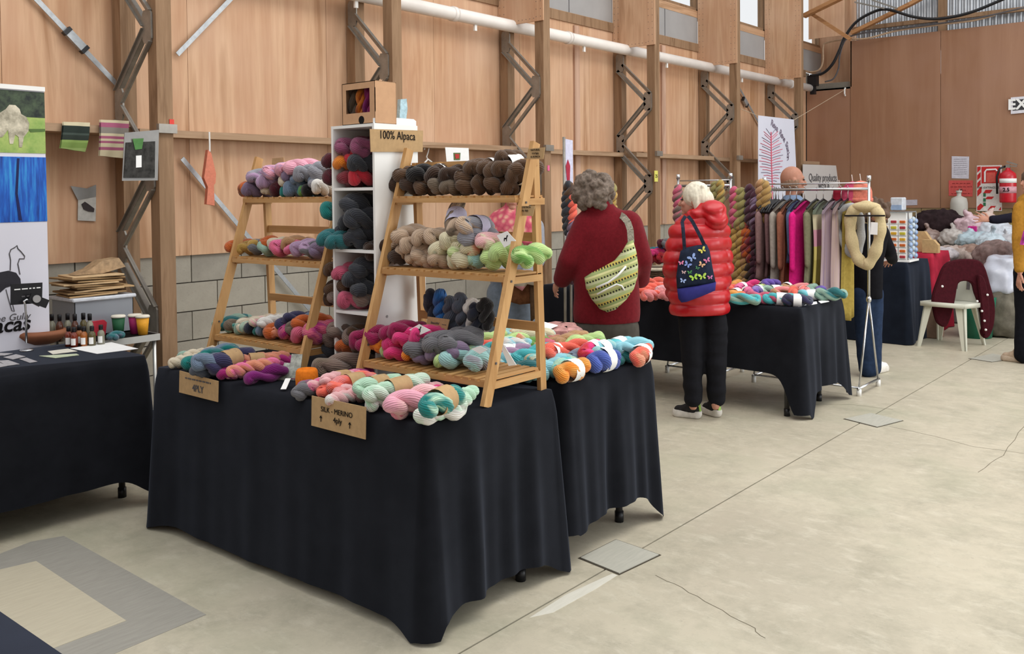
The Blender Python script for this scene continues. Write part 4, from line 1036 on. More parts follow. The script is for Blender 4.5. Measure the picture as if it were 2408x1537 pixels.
for k in range(9):
    dx = rn.uniform(-.05, .05)
    mb = MB(); w_ = rn.uniform(.13, .17)
    mb.box((2.55 + dx, 5.32, z + .006), (w_ * 2, .24, .010), (rn.uniform(-.02, .02), rn.uniform(-.04, .04), rn.uniform(-.15, .15)))
    mb.build('kraft_bag', [M_KRAFT, plain('kraft_dark', '#8f7350', .85), plain('kraft_light', '#c2a57e', .85)][k % 3], label=('lowest', 'second lowest', 'third from the bottom', 'fourth from the bottom', 'middle', 'fourth from the top', 'third from the top', 'second from the top', 'topmost')[k] + ' flat kraft bag in the stack on the storage tub', cat='paper bag', group='kraft bags on the tub', bevel=.003); z += .0135
MB().prism([(-.14, 0), (.02, .0), (.16, .03), (.12, .085), (.02, .075), (-.05, .03)], (2.58, 5.28, z), (1, 0, 0), (0, 0, 1), -.1).build('crumpled_bag', plain('crumpled_kraft', '#a58a6a', .6, .3, 0, .3, 30), label='crumpled kraft and clear bag on top of the bag stack', cat='paper bag')
# ------------------------------------------------------------------ hanging on the wall rail
def stripes(name, cols, rep):
    t = NT(name, .95, .1); v = t.coord('Generated'); sx = t.n('ShaderNodeSeparateXYZ'); t.l(v, sx.inputs[0])
    nd = t.n('ShaderNodeValToRGB'); nd.color_ramp.interpolation = 'CONSTANT'; t.l(sx.outputs[2], nd.inputs[0]); e = nd.color_ramp.elements
    while len(e) < len(cols): e.new(.5)
    for el, (p_, c_) in zip(e, cols): el.position = p_; el.color = hx(c_)
    t.col(nd.outputs[0]); t.bump(t.noise(t.coord('Object'), 400, 2), .4, .002); return t.m
def hang_knit(pts, Y, name, mat, label, cat, bulge=.012, sag=.0):
    q = [onY(*p_, Y) for p_ in pts]
    def f(u, v, o=0):
        a = q[0].lerp(q[1], u); b_ = q[3].lerp(q[2], u); p_ = a.lerp(b_, v)
        return p_ + Vector((0, -bulge * math.sin(v * PI) + .006 * math.sin(u * 9 + v * 3) + o, 0))
    mb = MB().grid(lambda u, v: f(u, v), 10, 12); n0 = len(mb.v)
    mb.grid(lambda u, v: f(u, v, .02), 10, 12)
    return mb.build(name, mat, None, True, label=label, cat=cat)
hang_knit([(150, 286), (212, 288), (200, 357), (143, 348)], 5.47, 'knitted_square', stripes('green_stripes', [(0, '#94a968'), (.12, '#7d9652'), (.3, '#8aa35c'), (.38, '#353c37'), (.55, '#46504a'), (.62, '#2f3733'), (.86, '#c9bfa0')], 1), 'knitted square striped green and dark grey on the wall rail', 'knitted swatch')
hang_knit([(237, 281), (304, 284), (291, 372), (235, 366)], 5.47, 'knitted_square', stripes('pink_stripes', [(0, '#cfc3a3'), (.2, '#a8607a'), (.28, '#cfc3a3'), (.38, '#a8607a'), (.44, '#cfc3a3'), (.5, '#a8607a'), (.57, '#cfc3a3'), (.64, '#8c857c'), (.8, '#a8607a'), (.92, '#cfc3a3')], 1), 'knitted square striped pink and cream on the wall rail', 'knitted swatch')
zp = empty('zip_bag', onY(330, 425, 5.16), 'clear zip bag of dark wool hung on the wall rail', 'zip bag')
polyY([(293, 312), (374, 305), (371, 424), (287, 425)], 5.165, .004, 'film', plain('bag_film', '#77746f', .3, .5, 0, .15, 10), zp)
polyY([(297, 335), (365, 332), (364, 418), (292, 418)], 5.158, .006, 'wool', plain('bag_wool', '#3c3b39', .9, .1, 0, .5, 25), zp)
polyY([(312, 326), (338, 325), (334, 350), (318, 352)], 5.154, .003, 'header_tag', plain('bag_green', '#4f7d45', .8), zp)
polyY([(320, 366), (333, 365), (333, 393), (320, 394)], 5.154, .003, 'price_tag', M_PAPER, zp)
sp_ = empty('felt_pack', onY(200, 520, 5.72), 'small packet with a dark felted shape pinned to the plywood', 'packet')
polyY([(184, 462), (226, 463), (225, 520), (183, 518)], 5.725, .006, 'card', plain('packet_card', '#b7b4ad', .6), sp_)
polyY([(192, 480), (200, 474), (206, 478), (222, 490), (221, 498), (208, 497), (197, 492)], 5.720, .004, 'felt_shape', M_CORK, sp_)
polyY([(166, 437), (205, 443), (226, 434), (226, 462), (183, 470)], 5.722, .002, 'film', plain('bag_film', '#8c8a86'), sp_)
hg = empty('coral_hanging', onY(497, 485, 5.56), 'folded coral knit hanging from the wall rail', 'hanging')
polyY([(489, 352), (497, 360), (508, 408), (507, 430), (503, 435), (505, 483), (486, 480), (489, 440), (480, 418), (486, 375)], 5.55, .03, 'knit', plain('coral_knit', '#d08068', .95, .1, 0, .1, 60, .2), hg)
linesY([(492, 310), (493, 340), (493, 356)], 5.56, .006, 'hook', M_WHITE, hg)
# ------------------------------------------------------------------ things on the front table and stands
q = onz(722, 912, Z0)
MB().lathe([(0, 0), (.042, 0), (.045, .01), (.0465, .04), (.044, .072), (.038, .08), (.02, .082), (.018, .078), (0, .078)], (q.x, q.y, Z0), 28).build('yarn_cone', plain('orange_cone', '#e07a24', .9, .1, 0, .12, 90, .3), None, True, label='bright orange cone of yarn on the black cloth', cat='yarn cone')
M_LEAF = plain('leaflet_print', '#a8aca2', .4, .4, 0, .5, 45)
lh = empty('leaflet_holder', onz(690, 890, Z0), 'clear holder with patterned leaflets beside the orange cone', 'leaflet holder')
lb = onz(690, 893, Z0)
MB().box(lb + Vector((.02, .01, .055)), (.004, .05, .105), (0, .35, .5)).build('leaflet', M_LEAF, lh)
MB().box(lb + Vector((.0, .045, .03)), (.004, .055, .085), (0, .7, .4)).build('leaflet', M_LEAF, lh)
MB().box(lb + Vector((.0, .02, .01)), (.06, .11, .012), (0, 0, .45)).build('base', M_GLASS, lh)
MB().box(onz(672, 902, Z0 + .02), (.11, .022, .0015), (0, -.2, .75)).build('care_strip', M_PAPER, label='white paper strip lying beside the orange cone', cat='paper strip')
# kraft cup holding standing skeins
p = onX(1108, 800, 2.80); zc_ = .842
kc = empty('kraft_cup', (p.x, p.y, zc_), 'kraft cup of dark skeins on the bottom shelf by the table end', 'cup')
MB().lathe([(0, 0), (.030, 0), (.042, .115), (.039, .115), (.028, .005), (0, .005)], (p.x, p.y, zc_), 24).build('cup', plain('kraft_cup_paper', '#b79a78', .8), kc, True)
for x, y, c_, k, lab in ((1088, 735, 'slate', 'f', 'grey skein rising from the kraft cup'), (1119, 748, 'vdark', 'c', 'midnight blue skein standing in the kraft cup'), (1142, 738, 'black', 'c', 'black skein leaning out of the kraft cup'), (1110, 738, 'white', 'c', 'white skein peeping out of the kraft cup')):
    pp_ = onX(x, y, 2.80); skein(pp_, c_, None, k, .4, .72, None, lab, 'skeins in the kraft cup', pitch=1.2)
for x, y, c_, lab in ((1016, 722, 'vdark', 'midnight blue skein standing behind the kraft card'), (1037, 726, 'royal', 'royal blue skein standing behind the kraft card'), (1062, 740, 'slate', 'slate grey skein standing behind the kraft card')):
    pp_ = onX(x, y, 2.83); skein(pp_, c_, None, 'c', .4, .85, None, lab, 'skeins behind the kraft card', pitch=1.3)
kk = polyX([(1006, 744), (1057, 751), (1048, 788), (1000, 776)], 2.78, .003, 'kraft_card', M_KRAFT, label='kraft card with faint handwriting on the bottom shelf', cat='card')
text('Beautiful', .014, M_INKG, kk, onX(1022, 759, 2.778), FACE_NX, shear=.3); scribble(M_INKG, kk, onX(1044, 763, 2.778), ALY, .022, .005, 5)
M_CARDW = M_PAPER
def paca(parent, c, s, X):
    pts = [(-.5, -.55), (-.38, -.55), (-.3, -.1), (.1, -.1), (.15, -.55), (.28, -.55), (.3, .1), (.5, .55), (.62, .6), (.6, .72), (.42, .8), (.3, .72), (.12, .2), (-.4, .2), (-.52, -.05)]
    quad([Vector((X, c.y - a * s, c.z + b * s)) for a, b in pts], .001, (-1, 0, 0), 'alpaca_print', M_INK, parent)
for pts, X, lab in (([(962, 775), (985, 762), (1012, 776), (988, 787)], 2.62, 'white alpaca card on the berry red skeins'),
                    ([(1168, 553), (1192, 543), (1213, 566), (1186, 582)], 2.715, 'white alpaca card beside the lime skeins'),
                    ([(1108, 820), (1128, 813), (1146, 822), (1128, 832)], 2.62, 'white label on the aqua skein'),
                    ([(1176, 812), (1183, 808), (1214, 858), (1196, 860)], 2.66, 'long white label hanging beside the stand leg')):
    o = polyX(pts, X, .002, 'label_card', M_CARDW, label=lab + ' of the stand' if len(lab.split()) < 6 else lab, cat='card')
    c = sum((onX(*p_, X) for p_ in pts), Vector()) / 4
    if 'alpaca' in lab: paca(o, c, .018, X - .0005)
for pts, X, tx, lab in (([(1242, 350), (1281, 346), (1277, 374), (1238, 374)], 2.80, ('NATURAL', '4 & 8ply', '& ALPACA'), 'kraft tag handwritten natural alpaca on the stand top'),
                        ([(1214, 484), (1258, 484), (1252, 508), (1212, 506)], 2.76, ('100% ALPACA', '4ply, 8ply'), 'kraft tag handwritten alpaca on the stand leg')):
    o = polyX(pts, X, .003, 'kraft_tag', M_KRAFT, label=lab, cat='tag'); c = sum((onX(*p_, X) for p_ in pts), Vector()) / 4
    for i, s_ in enumerate(tx): text(s_, .010, M_INK, o, c + Vector((-.002, 0, .014 - .013 * i)), FACE_NX)
polyX([(640, 372), (667, 370), (668, 388), (639, 390)], 2.90, .003, 'kraft_tag', M_KRAFT, label='blank kraft tag above the pink skeins', cat='tag')
# white notice and hangers on the wall behind the stand
po = polyY([(1047, 346), (1102, 348), (1104, 394), (1052, 398)], 5.46, .003, 'wall_poster', M_PAPER, label='white poster with a small crest behind the brown wool', cat='poster')
polyY([(1067, 359), (1083, 359), (1082, 376), (1068, 376)], 5.455, .004, 'crest', plain('crest_green', '#5d6a3c'), po)
polyY([(1070, 362), (1080, 362), (1080, 372), (1072, 373)], 5.452, .004, 'crest', plain('crest_red', '#b1362f'), po)
scribble(M_INK, po, onY(1078, 392, 5.454), ALX, .22, .014, 4)
hq = onY(1003, 365, 5.585)
hh = empty('coat_hanger', (hq.x, 5.585, hq.z - .1), 'white plastic coat hanger beside the shelf unit', 'hanger')
MB().tube([onY(*p_, 5.585) for p_ in ((998, 352), (999, 344), (1005, 340), (1009, 345), (1007, 356), (1003, 368), (1006, 376))], .006, 8).build('hook', M_WHITE, hh, True)
MB().tube([onY(*p_, 5.585) for p_ in ((985, 398), (1006, 374), (1030, 392))], .008, 8).build('arms', M_WHITE, hh, True)
polyX([(984, 632), (1000, 634), (1000, 694), (986, 700)], 2.928, .003, 'price_sheet', M_PAPER, label='white printed sheet hanging beside the shelf unit', cat='sheet')
# papers and packets on the pastel table
polyZ([(1240, 768), (1268, 755), (1312, 766), (1282, 778)], Z0 + .10, .004, 'paper_sheet', M_PAPER, label='white paper sheet on the pastel table', cat='paper')
for k, (x, y) in enumerate(((1305, 778), (1330, 780), (1318, 790), (1345, 788))):
    p = onz(x, y, Z0 + .047); MB().box(p, (.12, .09, .09), (0, 0, .3 * k)).build('fabric_packet', plain('pink_packet', '#b98984', .6, .3, 0, .4, 30), label='pink mottled packet behind the pastel skeins', cat='packet', group='packets behind the pastel skeins', bevel=.01)

# loose kraft sheets lying on the wall rail
for k, (x, y, c_) in enumerate(((1508, 352, '#8a6a4c'), (1520, 349, '#a5835f'))):
    q = onY(x, y, 5.55); MB().box((q.x, 5.62, 1.976 + .012 * k), (.28, .16, .008), (.02, -.03 * k, .2 * k)).build('kraft_sheet', plain('sheet_' + c_[1:], c_, .8), label=('dark', 'light')[k] + ' kraft sheet lying on the wall rail by the numbered post', cat='paper')
# ------------------------------------------------------------------ people
def onD(x, y, d):
    r = ray(x, y); return CAM + r * d
M_SKIN = plain('skin', '#b98570', .55, .3, 0, .06, 40)
M_EYE = plain('eye', '#2b2523', .2, .5)
def head_mb(c, ang, s=1.0, tilt=0.0):
    """head of an adult, centre c, facing world angle ang"""
    mb = MB()
    mb.ell((0, -.008, .02), (.073, .092, .095), 20, 14)              # skull
    mb.ell((0, .028, -.045), (.055, .062, .068), 16, 10)             # jaw and cheeks
    mb.ell((0, .070, -.090), (.026, .022, .020), 10, 7)              # chin
    mb.cap((0, .088, .006), (0, .105, -.030), .009, .014)            # nose
    mb.cap((-.03, .076, .022), (.03, .076, .022), .012, .012)        # brow
    mb.cap((-.016, .088, -.060), (.016, .088, -.060), .0075, .0075)  # lips
    for sx in (-1, 1):
        mb.ell((sx * .077, -.008, -.012), (.010, .020, .032), 8, 7)  # ear
        mb.ell((sx * .040, .070, -.025), (.020, .018, .018), 8, 6)   # cheek
    mb.cap((0, -.008, -.05), (0, -.012, -.14), .046, .046)          # neck
    m = Matrix.Rotation(ang - PI / 2, 3, 'Z') @ Matrix.Rotation(tilt, 3, 'X')
    mb.v = [Vector(c) + (m @ p) * s for p in mb.v]
    return mb, m
def eyes_of(c, m, s, parent):
    mb = MB()
    for sx in (-1, 1): mb.ell(Vector(c) + (m @ Vector((sx * .030, .083, .004))) * s, (.009, .009, .007), 8, 6)
    mb.build('eyes', M_EYE, parent, True)
def hand_mb(w, d, side, up, s=1.0, curl=.5, spread=.12):
    """hand at wrist w pointing along d; side = direction of the thumb"""
    d = Vector(d).normalized(); sd = Vector(side); sd = (sd - d * sd.dot(d)).normalized(); n = d.cross(sd)
    if n.dot(Vector(up)) < 0: n = -n
    mb = MB(); w = Vector(w)
    mb.cap(w, w + d * .075 * s, .024 * s, .034 * s, 12, .42, sd)
    for i, (o, L) in enumerate(((.029, .070), (.010, .080), (-.010, .074), (-.028, .058))):
        b = w + d * .085 * s + sd * o * s; a = spread * (1.5 - i)
        d1 = (d + sd * a - n * curl * .3).normalized(); p1 = b + d1 * L * .5 * s
        d2 = (d1 - n * curl).normalized(); p2 = p1 + d2 * L * .5 * s
        mb.cap(b, p1, .0088 * s, .008 * s, 8); mb.cap(p1, p2, .008 * s, .0065 * s, 8)
    b = w + d * .025 * s + sd * .024 * s; p1 = b + (d * .7 + sd * .7).normalized() * .040 * s; p2 = p1 + (d + sd * .25 - n * curl * .4).normalized() * .032 * s
    mb.cap(b, p1, .012 * s, .010 * s, 8); mb.cap(p1, p2, .010 * s, .008 * s, 8)
    return mb
def join(*ms):
    r = MB()
    for m in ms: r.add(m.v, m.f)
    return r
def shoe(parent, heel, toe, mat_up, mat_sole, w=.045, tabm=None):
    h, t_ = Vector(heel), Vector(toe); d = (t_ - h); L = d.length; d.normalize(); sd = Vector((-d.y, d.x, 0))
    so = MB()
    so.cap(h + d * .04 + Vector((0, 0, .022)), t_ - d * .05 + Vector((0, 0, .022)), .036, .040, 14)
    so.cap(h + d * .03 + Vector((0, 0, .03)), h + d * .10 + Vector((0, 0, .022)), .034, .036, 14)
    f = fuse(so, .008, 3)
    f.v = [Vector((p.x, p.y, min(max(p.z * 1.15, .002), .050))) for p in f.v]
    f.build('sole', mat_sole, parent, True)
    u = MB(); u.cap(h + d * .05 + Vector((0, 0, .05)), t_ - d * .055 + Vector((0, 0, .045)), .036, .033, 12); u.cap(h + d * .045 + Vector((0, 0, .05)), h + d * .07 + Vector((0, 0, .095)), .034, .032, 12); u.cap(h + d * .1 + Vector((0, 0, .06)), t_ - d * .1 + Vector((0, 0, .055)), .036, .034, 12)
    fuse(u, .008, 3).build('shoe_upper', mat_up, parent, True)
    if tabm: MB().bar(h + Vector((0, 0, .045)) + d * .008, h + Vector((0, 0, .13)) + d * .02, .022, .008, d).build('heel_tab', tabm, parent)
def chain(mb, pts, rs, n=14):
    for i in range(len(pts) - 1): mb.cap(pts[i], pts[i + 1], rs[i], rs[i + 1], n)
def ringloft(mb, rows, ang, depth_ratio, d, n=24):
    """rows: (px, py, half width px, [ratio]) at depth d; rings turned to ang (world angle the chest faces)"""
    rings = []
    for r in rows:
        c = onD(r[0], r[1], d); hw = r[2] * d / FPX; ra = r[3] if len(r) > 3 else depth_ratio
        rings.append((c, hw, hw * ra, ang - PI / 2))
    mb.loft(rings, n)
def puff(pts, d, th, ang=0, rings=((1, 0), (.97, .45), (.85, .8), (.55, 1), (0, 1.05))):
    """soft flat bag outline in px at depth d, swelling towards the viewer side and backwards"""
    q = [onD(*p, d) for p in pts]; c = sum(q, Vector()) / len(q); nd = -_fw; mb = MB(); n = len(q); vs_ = []
    for k, h in rings[:-1]: vs_ += [c + (p - c) * k + nd * th * h for p in q]
    base = list(vs_); vs_.append(c + nd * th * rings[-1][1]); T = len(vs_) - 1
    fs = [(i * n + k, i * n + (k + 1) % n, (i + 1) * n + (k + 1) % n, (i + 1) * n + k) for i in range(len(rings) - 2) for k in range(n)]
    fs += [((len(rings) - 2) * n + k, (len(rings) - 2) * n + (k + 1) % n, T) for k in range(n)]
    vs_.append(c - nd * th * .35); B = len(vs_) - 1; fs += [(B, (k + 1) % n, k) for k in range(n)]
    return mb.add(vs_, fs)
def clumps(c, r, n, size, seed, cond=None, squash=(1, 1, 1)):
    rn = random.Random(seed); mb = MB(); c = Vector(c)
    mb.ell(c, (r * .92 * squash[0], r * .92 * squash[1], r * .92 * squash[2]), 18, 12)
    k = 0
    while k < n:
        v = Vector((rn.gauss(0, 1), rn.gauss(0, 1), rn.gauss(0, 1))).normalized()
        if cond and not cond(v): k += .2; continue
        p = c + Vector((v.x * r * squash[0], v.y * r * squash[1], v.z * r * squash[2])); s = size * rn.uniform(.7, 1.3)
        mb.ell(p, (s, s, s * 1.2), 8, 6); k += 1
    return mb
_away = lambda x: math.atan2(ray(x, 450).y, ray(x, 450).x)

# ---- woman in dark red fleece with a patterned sling bag
d = 5.2; A = _away(1425) + .15
foot = onD(1425, 1090, d); foot.z = 0
p1 = empty('person', foot, 'woman in dark red fleece with patterned sling bag seen from behind', 'person')
hc = onD(1396, 462, d)
hm, rm = head_mb(hc, A + .35, .98)
bd = MB()
ringloft(bd, [(1427, 760, 45), (1427, 650, 45), (1430, 560, 42), (1425, 520, 34), (1408, 495, 16)], A, .6, d)
wl_ = onD(1312, 668, d + .12)
chain(bd, [onD(1372, 525, d), onD(1340, 615, d - .02), wl_], [.03, .028, .025])
chain(bd, [onD(1488, 525, d), onD(1508, 610, d + .05), onD(1480, 665, d + .25)], [.03, .028, .025])
for x in (1392, 1462): chain(bd, [onD(x, 765, d), onD(x, 920, d), onD(x, 1075, d)], [.055, .04, .03])
hand = hand_mb(wl_, onD(1302, 684, d + .22) - wl_, Vector((0, 0, 1)), _rt * -1, .95, .7)
bodyf = join(fuse(bd, .014, 4), fuse(hm, .007, 2), fuse(hand, .0045, 1))
b_ = bodyf.build('body', M_SKIN, p1, True); eyes_of(hc, rm, .98, p1)
M_FLEECE = plain('red_fleece', '#6b1820', .98, .08, 0, .14, 60, .35)
M_FLEECE.node_tree.nodes['Principled BSDF'].inputs['Sheen Weight'].default_value = .08
jk = MB()
ringloft(jk, [(1427, 757, 78), (1427, 735, 80), (1427, 690, 78), (1425, 640, 76), (1428, 590, 76), (1432, 545, 76), (1432, 520, 68), (1424, 500, 50), (1408, 488, 40, .8), (1402, 475, 37, .9), (1400, 468, 36, .9)], A, .62, d)
chain(jk, [onD(1382, 528, d), onD(1340, 612, d - .02), onD(1322, 655, d + .08)], [.082, .068, .055])
chain(jk, [onD(1478, 528, d), onD(1506, 605, d + .03), onD(1505, 655, d + .16)], [.082, .07, .058])
fuse(jk, .012, 5, lambda p, n: p + n * .004 * noise.noise(p * 9)).build('fleece_jacket', M_FLEECE, p1, True)
tr = MB()
for x in (1390, 1464): chain(tr, [onD(x, 775, d), onD(x + 2, 920, d), onD(x + 2, 1070, d)], [.098, .078, .07])
tr.ell(onD(1427, 770, d), (.17, .12, .10), 18, 10, (0, 0, A - PI / 2))
fuse(tr, .012, 4, lambda p, n: p + n * .006 * noise.noise(p * 11)).build('trousers', plain('olive_trousers', '#4a4640', .85, .15, 0, .12, 30), p1, True)
for x in (1390, 1464):
    h_ = onD(x + 2, 1088, d); h_.z = .0; shoe(p1, h_, h_ + Vector((math.cos(A), math.sin(A), 0)) * .25, M_BLACKP, M_BLACKP)
hr = clumps(hc + Vector((0, 0, .022)), .106, 70, .023, 3, lambda v: v.z > -.75 and v.dot(Vector((math.cos(A + .35), math.sin(A + .35), 0))) < .45)
M_HAIRG = plain('grey_brown_hair', '#6f6156', .7, .3, 0, .4, 70, .4)
fuse(hr, .007, 1, lambda p, n: p + n * .006 * noise.noise(p * 60)).build('hair', M_HAIRG, p1, True)
def bag_pattern():
    t = NT('folk_print', .8, .2); v = t.coord('Object', (1, 1, 1)); rot = t.n('ShaderNodeVectorRotate', rotation_type='Z_AXIS'); t.l(v, rot.inputs[0]); rot.inputs['Angle'].default_value = -_away(1425) + PI / 2
    r2 = t.n('ShaderNodeVectorRotate', rotation_type='Y_AXIS'); t.l(rot.outputs[0], r2.inputs[0]); r2.inputs['Angle'].default_value = .35
    sx = t.n('ShaderNodeSeparateXYZ'); t.l(r2.outputs[0], sx.inputs[0])
    def saw(o, k):
        m_ = t.n('ShaderNodeMath', operation='MULTIPLY', i_0=o, i_1=k); f_ = t.n('ShaderNodeMath', operation='FRACT', i_0=m_.outputs[0]); return f_.outputs[0]
    nd = t.n('ShaderNodeValToRGB'); nd.color_ramp.interpolation = 'CONSTANT'; t.l(saw(sx.outputs[2], 11.0), nd.inputs[0]); e = nd.color_ramp.elements
    cols = [(0, '#a8ad72'), (.22, '#c8c58e'), (.34, '#8f9c66'), (.5, '#c7b45e'), (.68, '#a9b57c'), (.85, '#bfc39a')]
    while len(e) < len(cols): e.new(.5)
    for el, (p_, c_) in zip(e, cols): el.position = p_; el.color = hx(c_)
    a = t.n('ShaderNodeMath', operation='GREATER_THAN', i_0=saw(sx.outputs[0], 60), i_1=.45); b = t.n('ShaderNodeMath', operation='LESS_THAN', i_0=saw(sx.outputs[2], 22), i_1=.22)
    c = t.n('ShaderNodeMath', operation='MULTIPLY', i_0=a.outputs[0], i_1=b.outputs[0])
    t.col(t.mix(c.outputs[0], nd.outputs[0], hx('#34342a'))); return t.m
M_FOLK = bag_pattern()
sb = empty('sling_bag', onD(1425, 732, d - .16), 'green and yellow folk print sling bag across the fleece', 'bag')
puff([(1374, 652), (1392, 640), (1420, 626), (1445, 612), (1462, 592), (1476, 568), (1488, 562), (1496, 590), (1500, 620), (1499, 648), (1490, 678), (1472, 704), (1446, 728), (1428, 734), (1410, 726), (1390, 702), (1378, 678)], d - .165, .085).build('pouch', M_FOLK, sb, True)
MB().tube([onD(1402, 676, d - .258), onD(1430, 664, d - .268), onD(1452, 648, d - .27), onD(1472, 626, d - .258)], .006, 6).build('zip', M_WHITE, sb, True)
MB().tube([onD(1404, 692, d - .255), onD(1425, 680, d - .265), onD(1450, 668, d - .268), onD(1462, 672, d - .262), onD(1468, 682, d - .255)], .005, 6).build('zip', M_WHITE, sb, True)
sp = [onD(1484, 570, d - .185), onD(1482, 540, d - .17), onD(1476, 522, d - .15), onD(1466, 510, d - .10), onD(1455, 503, d - .03), onD(1440, 500, d + .06)]
mb = MB()
for a_, c_ in zip(sp, sp[1:]): mb.bar(a_, c_, .036, .006, _fw)
mb.build('strap', plain('strap_grey', '#8d8778', .8, .2, 0, .4, 120), sb)

# ---- white haired woman in red puffer jacket
d = 6.13; A = _away(1640) + .55
foot = onD(1645, 985, d); foot.z = 0
p2 = empty('person', foot, 'white haired woman in a red puffer jacket and black trousers', 'person')
hc = onD(1634, 470, d); AH = _away(1640) + 1.35
hm, rm = head_mb(hc, AH, .98)
bd = MB()
ringloft(bd, [(1645, 740, 40), (1640, 640, 40), (1640, 560, 38), (1645, 530, 30), (1648, 505, 14)], A, .65, d)
chain(bd, [onD(1600, 545, d), onD(1580, 625, d), onD(1585, 690, d + .15)], [.028, .026, .025])
chain(bd, [onD(1690, 545, d), onD(1704, 625, d), onD(1695, 690, d + .15)], [.028, .026, .025])
for x in (1627, 1680): chain(bd, [onD(x, 745, d), onD(x, 850, d), onD(x + 3, 955, d)], [.055, .04, .03])
hand = hand_mb(onD(1585, 690, d + .15), _fw - Vector((0, 0, .4)), Vector((0, 0, 1)), _rt * -1, .9, .8)
join(fuse(bd, .014, 4), fuse(hm, .007, 2), fuse(hand, .005, 1)).build('body', M_SKIN, p2, True); eyes_of(hc, rm, .98, p2)
M_PUFF = plain('red_nylon', '#b3141d', .32, .45, 0, .06, 40)
pf = MB()
ringloft(pf, [(1645, 735, 70), (1645, 722, 73), (1644, 690, 74), (1641, 650, 73), (1640, 610, 73), (1641, 575, 74), (1645, 545, 72), (1648, 522, 60), (1655, 505, 45, .8)], A, .72, d)
chain(pf, [onD(1606, 548, d - .03), onD(1586, 620, d - .06), onD(1588, 680, d + .06)], [.088, .075, .066])
chain(pf, [onD(1684, 548, d + .02), onD(1697, 625, d + .05), onD(1688, 690, d + .12)], [.088, .074, .064])
def quilt(p, n):
    a = abs(math.sin(p.z * PI / .088)); return p + n * (.020 * (a ** .55) - .008) + n * .004 * noise.noise(p * 14)
fuse(pf, .0095, 3, quilt).build('puffer_jacket', M_PUFF, p2, True)
hd = MB()
hd.ell(onD(1668, 497, d - .05), (.118, .105, .075), 18, 12, (.0, .12, A)); hd.ell(onD(1682, 517, d - .09), (.085, .08, .075), 16, 10); hd.ell(onD(1640, 512, d - .06), (.085, .07, .05), 16, 10, (0, .5, 0)); hd.ell(onD(1650, 492, d + .02), (.09, .09, .06), 16, 10)
fuse(hd, .01, 3, lambda p, n: p + n * (.010 * abs(math.sin((p.x + p.y - 1.2 * p.z) * 42)) - .004)).build('hood', M_PUFF, p2, True)
tr = MB()
for x, k in ((1625, 0), (1680, 1)): chain(tr, [onD(x, 750, d), onD(x + 3, 850, d), onD(x + 5, 938, d + .02 * k)], [.088, .073, .060])
fuse(tr, .011, 4, lambda p, n: p + n * .010 * noise.noise(Vector((p.x * 6, p.y * 6, p.z * 17)))).build('trousers', plain('black_denim', '#15151a', .85, .15, 0, .15, 60), p2, True)
M_SOLE = plain('white_sole', '#d9d4cb', .6); M_TAB = plain('lime_tab', '#a6cf6a', .6); M_UP = plain('black_knit_upper', '#2a2828', .8, .2, 0, .3, 40)
h_ = onz(1650, 984); shoe(p2, h_, onz(1578, 976), M_UP, M_SOLE, tabm=M_TAB)
h_ = onz(1694, 982); shoe(p2, h_, onz(1650, 968), M_UP, M_SOLE, tabm=M_TAB)
fv = Vector((math.cos(AH), math.sin(AH), 0))
hr = clumps(hc + Vector((0, 0, .030)) - fv * .012, .102, 14, .012, 9, lambda v: v.dot(fv) < .1 and v.z > 0, (1, 1, 1.02))
hr.cap(hc - fv * .055 + Vector((0, 0, .0)), hc - fv * .065 + Vector((0, 0, -.085)), .075, .052, 14)
for sgn in (-1, 1):
    s_ = Vector((-fv.y, fv.x, 0)) * sgn
    hr.cap(hc - fv * .02 + s_ * .07 + Vector((0, 0, .02)), hc - fv * .035 + s_ * .07 + Vector((0, 0, -.06)), .030, .022, 10)
fuse(hr, .007, 5, lambda p, n: p + n * .004 * noise.noise(Vector((p.x * 90, p.y * 90, p.z * 10)))).build('hair', plain('white_hair', '#d8d0bc', .55, .35, 0, .12, 60, .3), p2, True)
# tote with butterflies
dt = d - .225
tt = empty('tote_bag', onD(1637, 710, dt), 'navy butterfly print tote bag with blue base on her shoulder', 'bag')
puff([(1600, 590), (1612, 582), (1640, 576), (1662, 574), (1669, 590), (1676, 630), (1683, 664), (1640, 672), (1592, 680), (1590, 650), (1594, 620)], dt, .035).build('bag_body', plain('navy_print', '#1b2438', .8, .2, 0, .35, 25), tt, True)
puff([(1592, 678), (1640, 671), (1684, 662), (1682, 682), (1650, 696), (1612, 710), (1602, 711), (1595, 702)], dt - .004, .04).build('bag_base', plain('royal_base', '#2c2b6e', .8, .2, 0, .1, 30), tt, True)
for a_ in ([(1610, 590), (1608, 560), (1606, 535), (1604, 520), (1612, 508)], [(1658, 580), (1648, 558), (1636, 535), (1628, 520), (1618, 508)]):
    mb = MB(); q_ = [onD(*p_, dt - .01 - .02 * math.sin(i)) for i, p_ in enumerate(a_)]
    for u_, v_ in zip(q_, q_[1:]): mb.bar(u_, v_, .022, .005, _fw)
    mb.build('strap', plain('navy_strap', '#232838', .8, .2, 0, .5, 40), tt)
rn = random.Random(2)
